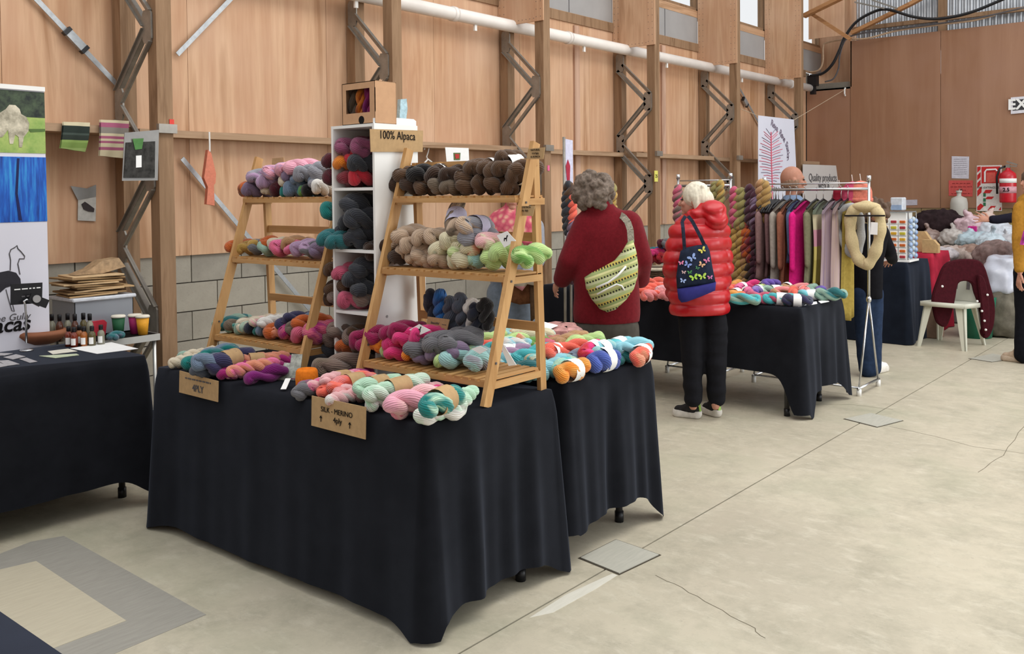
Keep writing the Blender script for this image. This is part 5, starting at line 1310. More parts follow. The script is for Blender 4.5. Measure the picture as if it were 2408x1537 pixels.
def butterfly(x, y, s, hexc):
    mb = MB(); c = onD(x, y, dt - .042); a0 = rn.uniform(-.6, .6)
    def P(u, v):
        uu, vv = u * math.cos(a0) - v * math.sin(a0), u * math.sin(a0) + v * math.cos(a0); return c + _rt * uu * s + _up * vv * s
    for sg in (-1, 1):
        up_ = [P(sg * u, v) for u, v in ((.05, 0), (.35, .55), (.8, .75), (1.0, .5), (.75, .1), (.3, -.02))]; lo = [P(sg * u, v) for u, v in ((.05, -.03), (.45, -.05), (.7, -.3), (.55, -.65), (.25, -.5))]
        for w_ in (up_, lo): mb.add(w_ + [p_ + _fw * .004 for p_ in w_], [tuple(range(len(w_)))] + [tuple(range(2 * len(w_) - 1, len(w_) - 1, -1))])
    mb.build('butterfly_print', plain('bfly_' + hexc[1:], hexc, .8, .2, 0, .25, 60), tt)
for x, y, s, h_ in ((1652, 588, .025, '#d8cf62'), (1628, 606, .03, '#8fa6d8'), (1617, 622, .025, '#7f93cf'), (1650, 622, .022, '#dcae86'), (1663, 612, .022, '#dd7fa8'), (1632, 652, .028, '#a6cf52'), (1652, 650, .028, '#b4d45e'), (1606, 660, .02, '#9fb4e0'), (1602, 618, .018, '#d97fa0'), (1622, 640, .016, '#4f8f55'), (1670, 652, .018, '#c97aa8'), (1640, 630, .014, '#4d8058'), (1608, 640, .015, '#c4a6a6')):
    butterfly(x, y, s, h_)

# ---- bald man behind the garment rack
d = 7.9; A = _away(1865) - 1.3
foot = onD(1866, 880, d); foot.z = 0
p3 = empty('person', foot, 'bald man in a blue grey shirt behind the garment rack', 'person')
hc = onD(1864, 424, d)
hm, rm = head_mb(hc, A, 1.06)
bd = MB(); ringloft(bd, [(1866, 650, 42), (1866, 560, 44), (1866, 490, 50), (1866, 470, 30)], A, .6, d)
for x in (1850, 1882): chain(bd, [onD(x, 640, d), onD(x, 750, d), onD(x, 860, d)], [.09, .06, .045])
for sx, x in ((-1, 1820), (1, 1912)): chain(bd, [onD(x, 495, d), onD(x - 2 * sx, 570, d), onD(x - 5 * sx, 640, d + .1)], [.05, .042, .032])
hands = [hand_mb(onD(x, 640, d + .1), Vector((0, 0, -1)), _rt * sx, _fw, 1, .5) for sx, x in ((1, 1825), (-1, 1907))]
join(fuse(bd, .015, 4), fuse(hm, .007, 2), *[fuse(h_, .005, 1) for h_ in hands]).build('body', plain('ruddy_skin', '#a8755f', .5, .3, 0, .06, 40), p3, True); eyes_of(hc, rm, 1.06, p3)
sh = MB(); ringloft(sh, [(1866, 660, 50), (1866, 580, 50), (1866, 510, 54), (1866, 485, 50), (1864, 468, 30, .8), (1863, 458, 20, .9)], A, .62, d)
for sx, x in ((-1, 1828), (1, 1904)): chain(sh, [onD(x, 495, d), onD(x + 2 * sx, 570, d), onD(x, 630, d + .08)], [.075, .06, .05])
fuse(sh, .013, 4).build('shirt', plain('blue_grey_shirt', '#6f7f98', .85, .15, 0, .15, 40), p3, True)
tr = MB()
for x in (1850, 1882): chain(tr, [onD(x, 655, d), onD(x, 760, d), onD(x, 862, d)], [.1, .075, .06])
fuse(tr, .014, 4).build('trousers', plain('dark_trousers', '#22242c', .85), p3, True)
for x in (1850, 1882):
    h_ = onD(x, 874, d); h_.z = 0; shoe(p3, h_ - Vector((math.cos(A), math.sin(A), 0)) * .06, h_ + Vector((math.cos(A), math.sin(A), 0)) * .2, M_BLACKP, M_BLACKP)
hr = MB()
for k in range(40):
    a_ = A + PI + (k / 39 - .5) * 3.6; hr.ell(hc + Vector((math.cos(a_) * .083, math.sin(a_) * .092, -.01 - .02 * (k % 3))), (.012, .012, .022), 6, 5)
fuse(hr, .008, 2).build('hair', plain('cropped_hair', '#8a6c58', .8, .2, 0, .2, 60), p3, True)

# ---- woman in coral shawl behind the ladder stand
d = 5.9; A = _away(1200) + PI - .3
foot = onD(1205, 1000, d); foot.z = 0
p4 = empty('person', foot, 'woman in a coral lace shawl and jeans behind the ladder stand', 'person')
hc = onD(1212, 456, d)
hm, rm = head_mb(hc, A, .96)
bd = MB(); ringloft(bd, [(1205, 680, 48), (1205, 600, 46), (1207, 530, 52), (1210, 505, 40), (1211, 490, 20)], A, .62, d)
for x in (1182, 1232): chain(bd, [onD(x, 690, d), onD(x, 830, d), onD(x, 980, d)], [.085, .058, .042])
wr_ = [onD(1196, 655, d - .22), onD(1232, 655, d - .22)]
chain(bd, [onD(1160, 535, d), onD(1155, 610, d - .05), wr_[0]], [.048, .04, .028]); chain(bd, [onD(1258, 535, d), onD(1265, 610, d - .05), wr_[1]], [.048, .04, .028])
hands = [hand_mb(wr_[0], _rt + Vector((0, 0, -.4)), -_fw, Vector((0, 0, 1)), .9, .8), hand_mb(wr_[1], -_rt + Vector((0, 0, -.4)), -_fw, Vector((0, 0, 1)), .9, .8)]
join(fuse(bd, .014, 4), fuse(hm, .007, 2), *[fuse(h_, .005, 1) for h_ in hands]).build('body', M_SKIN, p4, True); eyes_of(hc, rm, .96, p4)
fuse(clumps(hc + Vector((0, 0, .02)), .105, 50, .02, 5, lambda v: v.dot(Vector((math.cos(A), math.sin(A), 0))) < .35), .008, 2).build('hair', plain('dark_hair', '#2d2422', .6), p4, True)
tp = MB(); ringloft(tp, [(1205, 672, 54), (1205, 640, 54), (1205, 590, 52), (1207, 535, 55), (1210, 508, 42)], A, .66, d)
chain(tp, [onD(1165, 535, d), onD(1160, 610, d - .05), onD(1185, 645, d - .18)], [.07, .058, .045]); chain(tp, [onD(1255, 535, d), onD(1262, 610, d - .05), onD(1240, 645, d - .18)], [.07, .058, .045])
fuse(tp, .013, 4).build('grey_top', plain('pale_grey_top', '#8e9098', .9, .1, 0, .12, 40), p4, True)
shw = MB(); ringloft(shw, [(1202, 572, 76), (1203, 545, 73), (1205, 520, 64), (1208, 498, 48), (1211, 482, 26, .8), (1211, 470, 22, .9)], A, .75, d)
def shawl_mat():
    t = NT('lace_shawl', .95, .1); v = t.coord('Object'); vo = t.n('ShaderNodeTexVoronoi', feature='F1'); t.l(v, vo.inputs['Vector']); vo.inputs['Scale'].default_value = 26
    t.col(t.ramp(vo.outputs['Distance'], [(.2, hx('#cf9a86')), (.5, hx('#c4606e')), (.8, hx('#b04a5c'))])); t.bump(vo.outputs['Distance'], .6, .01); return t.m
fuse(shw, .012, 3, lambda p, n: p + n * .012 * noise.noise(Vector((p.x * 12, p.y * 12, p.z * 3)))).build('shawl', shawl_mat(), p4, True)
tr = MB()
for x in (1180, 1232): chain(tr, [onD(x, 690, d), onD(x, 830, d), onD(x, 985, d)], [.1, .078, .068])
tr.ell(onD(1206, 682, d), (.165, .12, .1), 16, 10, (0, 0, A - PI / 2))
fuse(tr, .013, 4).build('jeans', plain('grey_blue_jeans', '#707a86', .85, .15, 0, .15, 30), p4, True)
for x in (1180, 1232):
    h_ = onD(x, 1005, d); h_.z = 0; shoe(p4, h_, h_ + Vector((math.cos(A), math.sin(A), 0)) * .24, M_BLACKP, M_BLACKP)
# knitting she holds: brown piece with a pink chevron triangle
kn = empty('knitting', onD(1225, 700, d - .3), 'brown knitted piece with pink chevron held by the shawl wearer', 'knitting')
puff([(1178, 660), (1215, 652), (1262, 655), (1268, 690), (1262, 712), (1222, 716), (1186, 706)], d - .24, .03).build('brown_panel', plain('brown_knit', '#6b452c', .95, .1, 0, .25, 40, .3), kn, True)
puff([(1246, 640), (1264, 640), (1276, 690), (1262, 745), (1248, 758), (1246, 700)], d - .27, .03).build('brown_tail', plain('brown_knit2', '#54402f', .95, .1, 0, .25, 40, .3), kn, True)
puff([(1186, 656), (1220, 636), (1250, 640), (1265, 652), (1262, 672), (1240, 668), (1228, 684), (1212, 674)], d - .30, .025).build('chevron', stripes('chevron_pink', [(0, '#c98a8e'), (.25, '#a89c88'), (.45, '#cf8f90'), (.65, '#b3a58d'), (.82, '#d09a98')], 1), kn, True)
# ------------------------------------------------------------------ garment racks
def rack(x0, x1, y0, y1, zt, label, low=.5):
    e = empty('garment_rack', ((x0 + x1) / 2, (y0 + y1) / 2, 0), label, 'clothes rack', 'chrome racks')
    xm = (x0 + x1) / 2
    for y in (y0, y1):
        MB().tube([(xm, y, .70), (xm, y, zt)], .011, 8).build('upright', M_CHROME, e, True)
        MB().ell((xm, y, .70), (.02, .02, .028), 10, 7).build('knuckle', M_CHROME, e, True)
        for x in (x0, x1):
            MB().tube([(xm, y, .70), (x, y, .05)], .008, 8).build('leg', M_CHROME, e, True)
            MB().lathe([(0, 0), (.018, 0), (.018, .05), (0, .05)], (x, y, 0), 10).build('castor', M_WHITE, e, True)
        MB().tube([(x0 - .02, y, .055), (x1 + .02, y, .055)], .010, 8).build('base_bar', M_CHROME, e, True)
        MB().lathe([(0, 0), (.017, 0), (.017, .04), (0, .04)], (xm, y, zt), 10).build('end_cap', M_CHROME, e, True)
    MB().tube([(xm, y0, zt - .06), (xm, y1, zt - .06)], .011, 8).build('hanging_rail', M_CHROME, e, True)
    MB().tube([(xm + .03, y0, zt - .015), (xm + .03, y1, zt - .015)], .006, 6).build('top_rail', M_CHROME, e, True)
    MB().tube([(x0, y0, .06), (x0, y1, .06)], .008, 6).build('floor_bar', M_CHROME, e, True)
    return e
RX = 7.08
rack(6.87, 7.30, 2.365, 3.20, 1.60, 'chrome garment rack hung with knitted clothes')
rack(6.80, 7.20, 3.46, 3.95, 1.64, 'chrome rack hung with long twisted hanks')
# clothes on the rail: each hangs square to the rail
def garment(xp, bot, hexc, word, rx=.22, name='cardigan', mat=None, top=1.45, wav=.014, nf=5, thick=.022):
    Y = onX(xp, 560, RX).y; zb = onX(xp, bot, RX).z
    e = empty(name, (RX, Y, zb), word + ' hanging on the garment rack', 'garment', 'knitwear on the rack')
    ph = random.uniform(0, 6); nu, nv = 18, 14; mb = MB()
    def S(u, v, o):
        w = 2 * u - 1; r = rx * (1.0 + .08 * v - .10 * math.sin(v * PI))
        zt_ = top - .10 * abs(w) ** 1.4; z = zt_ + (zb + .02 * math.sin(5 * w + ph) - zt_) * v
        y = Y + o * (.010 + thick * .5 * (1 - w * w)) + wav * min(1, v * 1.6 + .15) * math.sin(nf * w + ph + 1.2 * v) + .012 * math.sin(2.1 * w - ph)
        return Vector((RX + w * r, y, z))
    for o in (-1, 1): mb.grid(lambda u, v: S(u, v, o), nu, nv)
    N2 = (nu + 1) * (nv + 1)
    for i in (0, nu):
        for j in range(nv):
            q0 = i * (nv + 1) + j; mb.f.append((q0, q0 + 1, N2 + q0 + 1, N2 + q0))
    for j in (0, nv):
        for i in range(nu):
            q0 = i * (nv + 1) + j; q1 = q0 + nv + 1; mb.f.append((q0, q1, N2 + q1, N2 + q0))
    m = mat or plain('knit_' + hexc[1:], hexc, .95, .1, 0, .14, 50, .35)
    mb.build('knit', m, e, True)
    if zb < 1.0 and rx > .15 and 'wrap' not in word and 'shawl' not in word:
        sl = MB()
        sl.cap((RX - rx * .92, Y - .005, top - .13), (RX - rx * 1.06, Y - .02, (top + zb) / 2 - .16), .048, .036, 12, .5, (1, 0, 0))
        sl.build('sleeve', m, e, True)
    h = empty('clothes_hanger', (RX, Y, top), 'black velvet hanger under the ' + word, 'hanger', 'hangers on the rack')
    MB().tube([(RX - .012, Y, 1.56), (RX, Y, 1.563), (RX + .014, Y, 1.552), (RX + .01, Y, 1.53), (RX, Y, 1.51), (RX, Y, top + .01)], .003, 6).build('hook', M_CHROME, h, True)
    MB().tube([(RX - .2, Y, top - .06), (RX - .1, Y, top - .015), (RX, Y, top + .012), (RX + .1, Y, top - .015), (RX + .2, Y, top - .06)], .008, 6).build('arms', M_BLACKP, h, True)
garment(1808, 648, '#7e6260', 'taupe pink cardigan'); garment(1824, 650, '#75595a', 'dusky mauve cardigan', .17); garment(1841, 668, '#979086', 'oatmeal grey cardigan'); garment(1858, 672, '#8f5c48', 'terracotta ribbed cardigan', wav=.02, nf=8)
garment(1873, 610, '#5d6a8c', 'slate blue knit top', .16); garment(1892, 677, '#c81f72', 'hot pink knitted jumper', .27, wav=.02); garment(1920, 660, '#77745c', 'olive green knit')
garment(1936, 676, '#b9a070', 'pink and yellow lace wrap', .18, 'wrap', stripes('wrap_stripes', [(0, '#b3a35a'), (.35, '#c4b46c'), (.5, '#c78fa0'), (.68, '#c9bfa0'), (.85, '#8f9a86')], 1))
garment(1958, 735, '#b79ea6', 'lavender striped long shawl', .17, 'long_shawl', grad('lav_stripe', '#a893b4', '#c9b2a6', 9, (1, 30, .2)), nf=9, wav=.02); garment(1978, 742, '#c4b4a2', 'cream long shawl', .15, 'long_shawl', grad('cream_stripe', '#c2ad98', '#b59aa8', 9, (1, 30, .2)), nf=9, wav=.02); garment(1994, 745, '#a8924a', 'mustard yellow long shawl', .10, 'long_shawl', nf=7)
# black hangers bunched at the end
for k in range(4):
    Y = 3.14 - .02 * k
    h = empty('clothes_hanger', (RX, Y, 1.36), 'empty black hanger bunched at the rail end', 'hanger', 'empty hangers on the rack')
    MB().tube([(RX - .012, Y, 1.56), (RX, Y, 1.563), (RX + .014, Y, 1.55), (RX, Y, 1.51), (RX, Y, 1.45)], .003, 6).build('hook', M_CHROME, h, True)
    MB().tube([(RX - .2, Y, 1.36), (RX - .12, Y, 1.42), (RX, Y, 1.455), (RX + .12, Y, 1.42), (RX + .2, Y, 1.36)], .011, 8).build('arms', M_BLACKP, h, True)
# long twisted hanks hanging in tiers
def hanks(place, group, X, data):
    for ln in data.split(';'):
        p = ln.split()
        if not p: continue
        cs = p[2].split('/'); s = float(p[3]) if len(p) > 3 else 1.0
        words = CN[cs[0]][1] + (' and ' + CN[cs[1]][1] if len(cs) > 1 else '')
        skein(onX(float(p[0]), float(p[1]), X), cs[0], cs[1] if len(cs) > 1 else None, 'h', 0, s, None, f'{words} wool hank {place}', group, pitch=PI / 2 + random.uniform(-.06, .06))
hanks('hanging on the top tier of the rack', 'hanks on the top tier', 6.96, "1727 487 rose; 1744 490 olive; 1763 482 plum; 1774 494 plum/mauve; 1790 470 gold/tan; 1800 474 gold; 1694 466 olive/mustard .9; 1680 470 olive .9; 1735 492 olive/gold; 1594 480 taupe/rose")
hanks('hanging on the middle tier of the rack', 'hanks on the middle tier', 6.98, "1728 562 mustard; 1743 567 mustard/gold; 1762 570 mar2/rust; 1774 562 plum; 1786 556 black; 1752 556 rust/mar2")
hanks('hanging on the lowest tier of the rack', 'hanks on the lowest tier', 7.0, "1730 632 gold; 1752 636 gold/tan; 1772 632 plum; 1786 634 plum/maroon; 1741 640 mustard/gold; 1762 640 choc")
hanks('hanging beside the fleece wearer', 'hanks on the small wall rack', 5.56, "1337 478 char/brown; 1346 500 coral .8; 1347 560 plum/mauve; 1345 615 plum; 1334 500 char; 1440 474 mustard/olive .8")
e = empty('garment_rack', (5.6, 3.83, 0), 'thin chrome rack behind the fleece wearer', 'clothes rack', 'chrome racks')
qa, qb = onX(1341, 432, 5.6), onX(1438, 430, 5.6)
for q in (qa, qb):
    MB().tube([(5.6, q.y, .0), (5.6, q.y, q.z)], .010, 8).build('upright', M_STEEL, e, True)
    MB().tube([(5.45, q.y, .012), (5.75, q.y, .012)], .012, 8).build('foot_bar', M_STEEL, e, True)
MB().tube([(5.6, qa.y, qa.z - .02), (5.6, qb.y, qb.z - .02)], .008, 8).build('rail', M_STEEL, e, True)
# cowls on the rack end
def cowl(pts, X, r, mat, label):
    q = [onX(*p, X) for p in pts]; out = []; n = len(q)
    for i in range(n):
        p0, p1_, p2_, p3_ = q[i - 1], q[i], q[(i + 1) % n], q[(i + 2) % n]
        for k in range(6):
            t = k / 6; out.append(.5 * ((2 * p1_) + (p2_ - p0) * t + (2 * p0 - 5 * p1_ + 4 * p2_ - p3_) * t * t + (3 * p1_ - p0 - 3 * p2_ + p3_) * t ** 3))
    e = empty('knitted_cowl', min(out, key=lambda v_: v_.z) - Vector((0, 0, r)), label, 'cowl', 'cowls on the rack end')
    mb = MB().tube(out, [r * (1 + .12 * math.sin(i * .9)) for i in range(len(out))], 12, True)
    mb.build('knit', mat, e, True); return e
M_CREAMK = plain('cream_knit', '#c4b28a', .95, .1, 0, .1, 90, .4)
cw = cowl([(2002, 505), (2000, 545), (2010, 592), (2027, 618), (2044, 618), (2060, 588), (2069, 545), (2068, 508), (2050, 488), (2020, 488)], 6.93, .042, M_CREAMK, 'cream knitted cowl on a black hanger at the rack end')
MB().ell(onX(2036, 486, 6.94), (.07, .11, .04), 14, 8).build('collar', M_CREAMK, cw, True)
MB().bar(onX(1986, 507, 6.88), onX(2081, 507, 6.88), .008, .012).build('hanger_bar', M_BLACKP, cw)
polyX([(2048, 522), (2064, 523), (2063, 552), (2047, 551)], 6.875, .002, 'price_tag', M_PAPER, cw)
cowl([(1972, 505), (1968, 540), (1982, 570), (2004, 598), (2018, 590), (2024, 555), (2022, 515), (2008, 490), (1990, 488)], 7.02, .032, plain('grey_lace', '#a3a3a3', .95, .1, 0, .12, 90, .4), 'grey lace cowl behind the cream cowl')
# knitted hats
for x, y, rr, hx_, w in ((1975, 457, .06, '#8e2436', 'dark red'), (2005, 452, .085, '#b94a66', 'rose pink'), (2024, 450, .085, '#d07a68', 'salmon')):
    q = onX(x, y, 7.17); e = empty('knitted_hat', q - Vector((0, 0, rr)), w + ' knitted hat hung behind the garment rack', 'hat', 'knitted hats')
    MB().lathe([(rr * .98, -rr * .9), (rr, -rr * .5), (rr * .98, 0), (rr * .8, rr * .55), (rr * .4, rr * .9), (0, rr)], q, 18).build('crown', plain('hat_' + hx_[1:], hx_, .95, .1, 0, .15, 60, .4), e, True)
    MB().lathe([(rr * .96, 0), (rr * 1.07, .005), (rr * 1.07, .028), (rr * .98, .033)], q - Vector((0, 0, rr * .95)), 18).build('brim', plain('hat_' + hx_[1:], hx_), e, True)
    MB().tube([q + Vector((0, 0, rr)), q + Vector((-.02, 0, rr + .05))], .003, 5).build('loop', M_WHITE, e)
# woven basket of red yarn
q = onz(1545, 662, Z0)
bk = empty('woven_basket', q, 'dark woven basket with cream lining full of red skeins', 'basket')
MB().lathe([(0, 0), (.14, 0), (.165, .115), (.158, .115), (.135, .008), (0, .008)], q, 28, 1, .8).build('shell', plain('dark_willow', '#4a382b', .8, .2, 0, .35, 30, .4), bk, True)
for k in range(6): MB().tube([(q.x + (.143 + .004 * k) * math.cos(a / 24 * 2 * PI), q.y + .8 * (.143 + .004 * k) * math.sin(a / 24 * 2 * PI), q.z + .015 + .017 * k + .004 * (a % 2)) for a in range(24)], .006, 5, True).build('weave', plain('willow', '#5c4634', .8, .2, 0, .3, 40), bk, True)
MB().tube([(q.x + .163 * math.cos(a / 20 * 2 * PI), q.y + .13 * math.sin(a / 20 * 2 * PI), q.z + .118) for a in range(20)], .016, 8, True).build('lining', plain('cream_lining', '#c9bda6', .9), bk, True)
for x, y, c_, s_ in ((1523, 604, 'red', 1), (1540, 608, 'red', 1), (1556, 606, 'red', 1), (1570, 604, 'red', 1), (1527, 590, 'dkteal', .8), (1546, 592, 'hotpink', .8), (1560, 586, 'royal', .8), (1570, 572, 'grey', .9), (1558, 572, 'maroon', .8), (1580, 590, 'berry', .9)):
    p = onX(x, y, q.x + random.uniform(-.06, .06)); skein(p, c_, None, 'c', random.uniform(0, 3), s_, None, CN[c_][1] + ' wool skein heaped in the woven basket', 'skeins in the woven basket')
for pts in ([(1872, 716), (1892, 712), (1896, 717), (1878, 721)], [(1898, 712), (1920, 709), (1922, 714), (1902, 718)], [(1924, 708), (1945, 705), (1950, 709), (1930, 713)]):
    polyZ(pts, Z0 + .002, .002, 'price_card', M_PAPER, label='white price card at the corner of the rack table', cat='card', group='price cards on the rack table')
# ------------------------------------------------------------------ station banners, strings
YB2 = 5.12
sb_ = polyY([(1783, 271), (1867, 281), (1874, 432), (1872, 520), (1783, 520)], YB2, .004, 'station_banner', plain('banner_white', '#d9dbe8', .5, .3, 0, .02, 3), label='white hanging banner with pink flower print and station name', cat='banner')
M_FLP = plain('flower_pink', '#cf5f73', .7); M_FLG = plain('flower_grey', '#7d7283', .7)
for k in range(24):
    y = 318 + k * 6; L_ = (25 * math.sin(PI * min(1, (k + 4) / 27)) + 3) * (1 if k % 2 else .8)
    for sg in (-1, 1):
        MB().tube([onY(1813 + k * .1, y, YB2 - .003), onY(1813 + sg * L_ * .5, y - 8 + k * .35, YB2 - .003), onY(1813 + sg * L_, y - 16 + k * .9, YB2 - .003)], .0042, 4).build('flower_print', (M_FLG if k % 3 == 0 else M_FLP), sb_)
linesY([(1813, 310), (1814, 380), (1816, 440), (1815, 500)], YB2 - .004, .009, 'flower_print', M_FLP, sb_)
for i, ch in enumerate('Rewa Rewa Station'):
    u = i / 16; a_ = 1.15 - u * 1.75
    if ch != ' ':
        X_, Z_ = 1801 + 47 * math.cos(a_), 345 - 52 * math.sin(a_)
        X_, Z_ = 1816 + 38 * math.sin(u * 1.75), 290 + 82 * u ** 1.1
        p = onY(X_, Z_, YB2 - .004)
        text(ch, .125, M_FLG, sb_, p, (PI / 2, 0, 0) if False else Euler((PI / 2, .35 + .95 * u, 0)), bold=.001)
sb2 = polyY([(1888, 386), (1966, 389), (1974, 450), (1978, 500), (1888, 500)], 5.16, .004, 'station_banner', plain('banner_white2', '#c4c0bd', .5, .3, 0, .03, 3), label='white hanging banner reading quality products in the wall corner', cat='banner')
text('Quality products', .16, M_INKG, sb2, onY(1936, 418, 5.155), FACE_NY); text('wool &', .15, M_INKG, sb2, onY(1938, 436, 5.155), FACE_NY)
def strg(a, b, sag=0):
    mid = a.lerp(b, .5) - Vector((0, 0, sag)); return MB().tube([a, a.lerp(mid, .5) * .5 + a.lerp(b, .25) * .5, mid, b.lerp(mid, .5) * .5 + b.lerp(a, .25) * .5, b], .004, 5)
strg(onY(1867, 282, YB2), hk).build('banner_string', plain('twine', '#b9a78f', .9), label='twine from the station banner to the wall hook', cat='string')
strg(onY(1783, 272, YB2), onY(1742, 256, 5.19)).build('banner_string', plain('twine', '#b9a78f'), label='twine from the station banner to the post', cat='string')
# small roll-up banner by the wall
rb = empty('roll_up_banner', onY(1336, 640, 4.33), 'narrow white roll-up banner with a red motif by the wall', 'banner'); rb.location.z = 0
polyY([(1324, 325), (1347, 330), (1349, 600), (1330, 600)], 4.33, .004, 'panel', plain('banner_lilac', '#c9c9dd', .5), rb)
polyY([(1331, 390), (1336, 375), (1341, 390), (1340, 425), (1334, 428)], 4.325, .003, 'motif', plain('motif_red', '#a3283f'), rb)
q = onY(1326, 322, 4.32); MB().tube([(q.x, 4.32, 0), (q.x, 4.32, q.z)], .012, 8).build('pole', M_STEEL, rb, True)
MB().bx(q.x - .05, q.x + .22, 4.25, 4.40, 0, .06).build('base', M_STEEL, rb)
# ------------------------------------------------------------------ monobloc chairs
M_MONO = plain('white_plastic_chair', '#d6d6c6', .4, .4, 0, .04, 6)
def mono(loc, rz, label):
    """faces local +x"""
    e = empty('plastic_chair', loc, label, 'chair', 'white plastic chairs', rz)
    def L(u, v):
        x = -.20 + .42 * u; y = (-.21 + .42 * v) * (1 - .05 * u); return Vector((x, y, .42 + .02 * u * u - .018 * math.sin(v * PI) * math.sin(u * PI)))
    s = MB().grid(L, 10, 10); n0 = len(s.v); s.grid(lambda u, v: L(u, v) - Vector((0, 0, .028)), 10, 10)
    for (a, b) in (((0, 0), (1, 0)), ((1, 0), (1, 1)), ((1, 1), (0, 1)), ((0, 1), (0, 0))): s.bar(L(*a) - Vector((0, 0, .022)), L(*b) - Vector((0, 0, .022)), .02, .044)
    s.build('seat', M_MONO, e, True, True)
    def Bk(u, v, o=0):
        z = .42 + .385 * v; w = .40 * (1 - .32 * v ** 3); return Vector((-.20 - .10 * v - .03 * (1 - (2 * u - 1) ** 2) + o, (u - .5) * w, z))
    b = MB()
    slots = {(k, j) for k in (4, 5) for j in (5, 6, 8, 9)}
    nu, nv = 10, 14
    for o in (0, -.012):
        base = len(b.v); b.v += [Bk(i / nu, j / nv, o) for i in range(nu + 1) for j in range(nv + 1)]
        for i in range(nu):
            for j in range(nv):
                if i in (3, 6) and j in (4, 5, 6, 8, 9, 10): continue
                b.f.append((base + i * (nv + 1) + j, base + (i + 1) * (nv + 1) + j, base + (i + 1) * (nv + 1) + j + 1, base + i * (nv + 1) + j + 1))
    b.build('backrest', M_MONO, e, True, True)
    for sx, sy in ((1, 1), (1, -1), (-1, 1), (-1, -1)):
        t = Vector((.19 if sx > 0 else -.18, sy * .185, .41)); f = Vector((.25 if sx > 0 else -.27, sy * .23, 0))
        mb = MB(); d1 = Vector((-sx * .06, 0, 0)); d2 = Vector((0, -sy * .06, 0))
        for dd in (d1, d2):
            n = Vector((0, sy * .012, 0)) if dd is d1 else Vector((sx * .012, 0, 0))
            pts = [t, t + dd * 1.3, f + dd * .6, f]
            mb.add(pts + [p - n for p in pts], [(0, 1, 2, 3), (7, 6, 5, 4), (0, 4, 5, 1), (1, 5, 6, 2), (2, 6, 7, 3), (3, 7, 4, 0)])
        mb.build('leg', M_MONO, e, False, True)
    return e
mono((9.62, 2.42, 0), PI - .12, 'white plastic chair with a maroon coat over its back')
mono((3.40, 4.33, 0), 2.2, 'white plastic chair behind the wall-side ladder stand')
mono((7.3, 4.83, 0), 2.4, 'white plastic chair beside the black table at the wall')
# maroon coat
def depth_of(p): return (Vector(p) - CAM).dot(_fw)
dcoat = depth_of((9.58, 2.42, .7))
ct = empty('maroon_coat', onD(2270, 795, dcoat), 'maroon corduroy coat draped over the white plastic chair', 'coat')
M_COAT = plain('maroon_cord', '#3f0f18', .9, .15, 0, .2, 40, .3)
def soft(pts, d, th, name):
    q = [onD(*p, d) for p in pts]; n = len(q); out = []
    for i in range(n):
        p0, p1_, p2_, p3_ = q[i - 1], q[i], q[(i + 1) % n], q[(i + 2) % n]
        for k in range(3):
            t = k / 3; out.append(.5 * ((2 * p1_) + (p2_ - p0) * t + (2 * p0 - 5 * p1_ + 4 * p2_ - p3_) * t * t + (3 * p1_ - p0 - 3 * p2_ + p3_) * t ** 3))
    return quad(out, th, _fw, name, M_COAT, ct, bevel=.012)
soft([(2200, 745), (2194, 700), (2208, 655), (2222, 624), (2244, 612), (2288, 609), (2314, 622), (2330, 670), (2341, 715), (2339, 760), (2330, 788), (2318, 796), (2308, 782), (2309, 750), (2302, 712), (2293, 688), (2285, 664), (2256, 664), (2248, 700), (2238, 742), (2226, 768), (2210, 764)], dcoat, .05, 'coat_body')
soft([(2300, 650), (2316, 655), (2326, 700), (2328, 760), (2318, 790), (2310, 770), (2308, 720)], dcoat - .035, .035, 'sleeve')
for x, y in ((2298, 708), (2309, 731), (2315, 754), (2318, 775), (2216, 673), (2322, 693)): MB().ell(onD(x, y, dcoat - .045), (.012, .012, .012), 8, 6).build('button', M_WHITE, ct, True)
# ------------------------------------------------------------------ far stall tables
cloth(9.42, 10.15, 2.78, 4.3, .80, (.0, .0, .0, .0), (.025, .02, .02, .02), (0, 0, 0, 0), 'black and navy cloth under the spinning card display', 41, 10, mat=cloth_mat('navy_black_cloth', '#151a24'))
table(9.42, 10.15, 2.78, 4.3, .80, 'trestle table under the spinning card display', [(9.5, 2.9), (10.0, 2.9), (9.5, 4.2), (10.0, 4.2)], 'far stall tables')
cloth(10.3, 10.95, 2.78, 3.7, .84, (.0, .0, .0, .0), (.02, .02, .02, .02), (0, 0, 0, 0), 'rose red cloth on the small table behind the chair', 43, 11, mat=plain('rose_red_cloth', '#a82a3e', .9, .1, 0, .15, 10))
table(10.3, 10.95, 2.78, 3.7, .84, 'small table under the rose red cloth', [(10.4, 2.9), (10.85, 2.9), (10.4, 3.6), (10.85, 3.6)], 'far stall tables')
# spinning display of carded buttons
sd_ = empty('card_display', (9.62, 2.92, .81), 'clear rotating display of coloured carded notions', 'display stand')
zs0, zs1 = .83, 1.30; sw = .135
M_ACR = NT('acrylic', .1, .5); M_ACR.b.inputs['Transmission Weight'].default_value = .8; M_ACR.col(hx('#c9d3da')); M_ACR = M_ACR.m
SC = Vector((9.62, 2.92, 0))
for dx, dy in ((-1, -1), (-1, 1), (1, -1), (1, 1)): MB().bx(SC.x + dx * sw - .004, SC.x + dx * sw + .004, SC.y + dy * sw - .004, SC.y + dy * sw + .004, zs0, zs1).build('frame_post', M_CHROME, sd_)
MB().bx(SC.x - sw, SC.x + sw, SC.y - sw, SC.y + sw, zs1, zs1 + .012).build('top_plate', M_ACR, sd_); MB().bx(SC.x - sw - .02, SC.x + sw + .02, SC.y - sw - .02, SC.y + sw + .02, zs0 - .02, zs0).build('base_plate', M_PAPER, sd_)
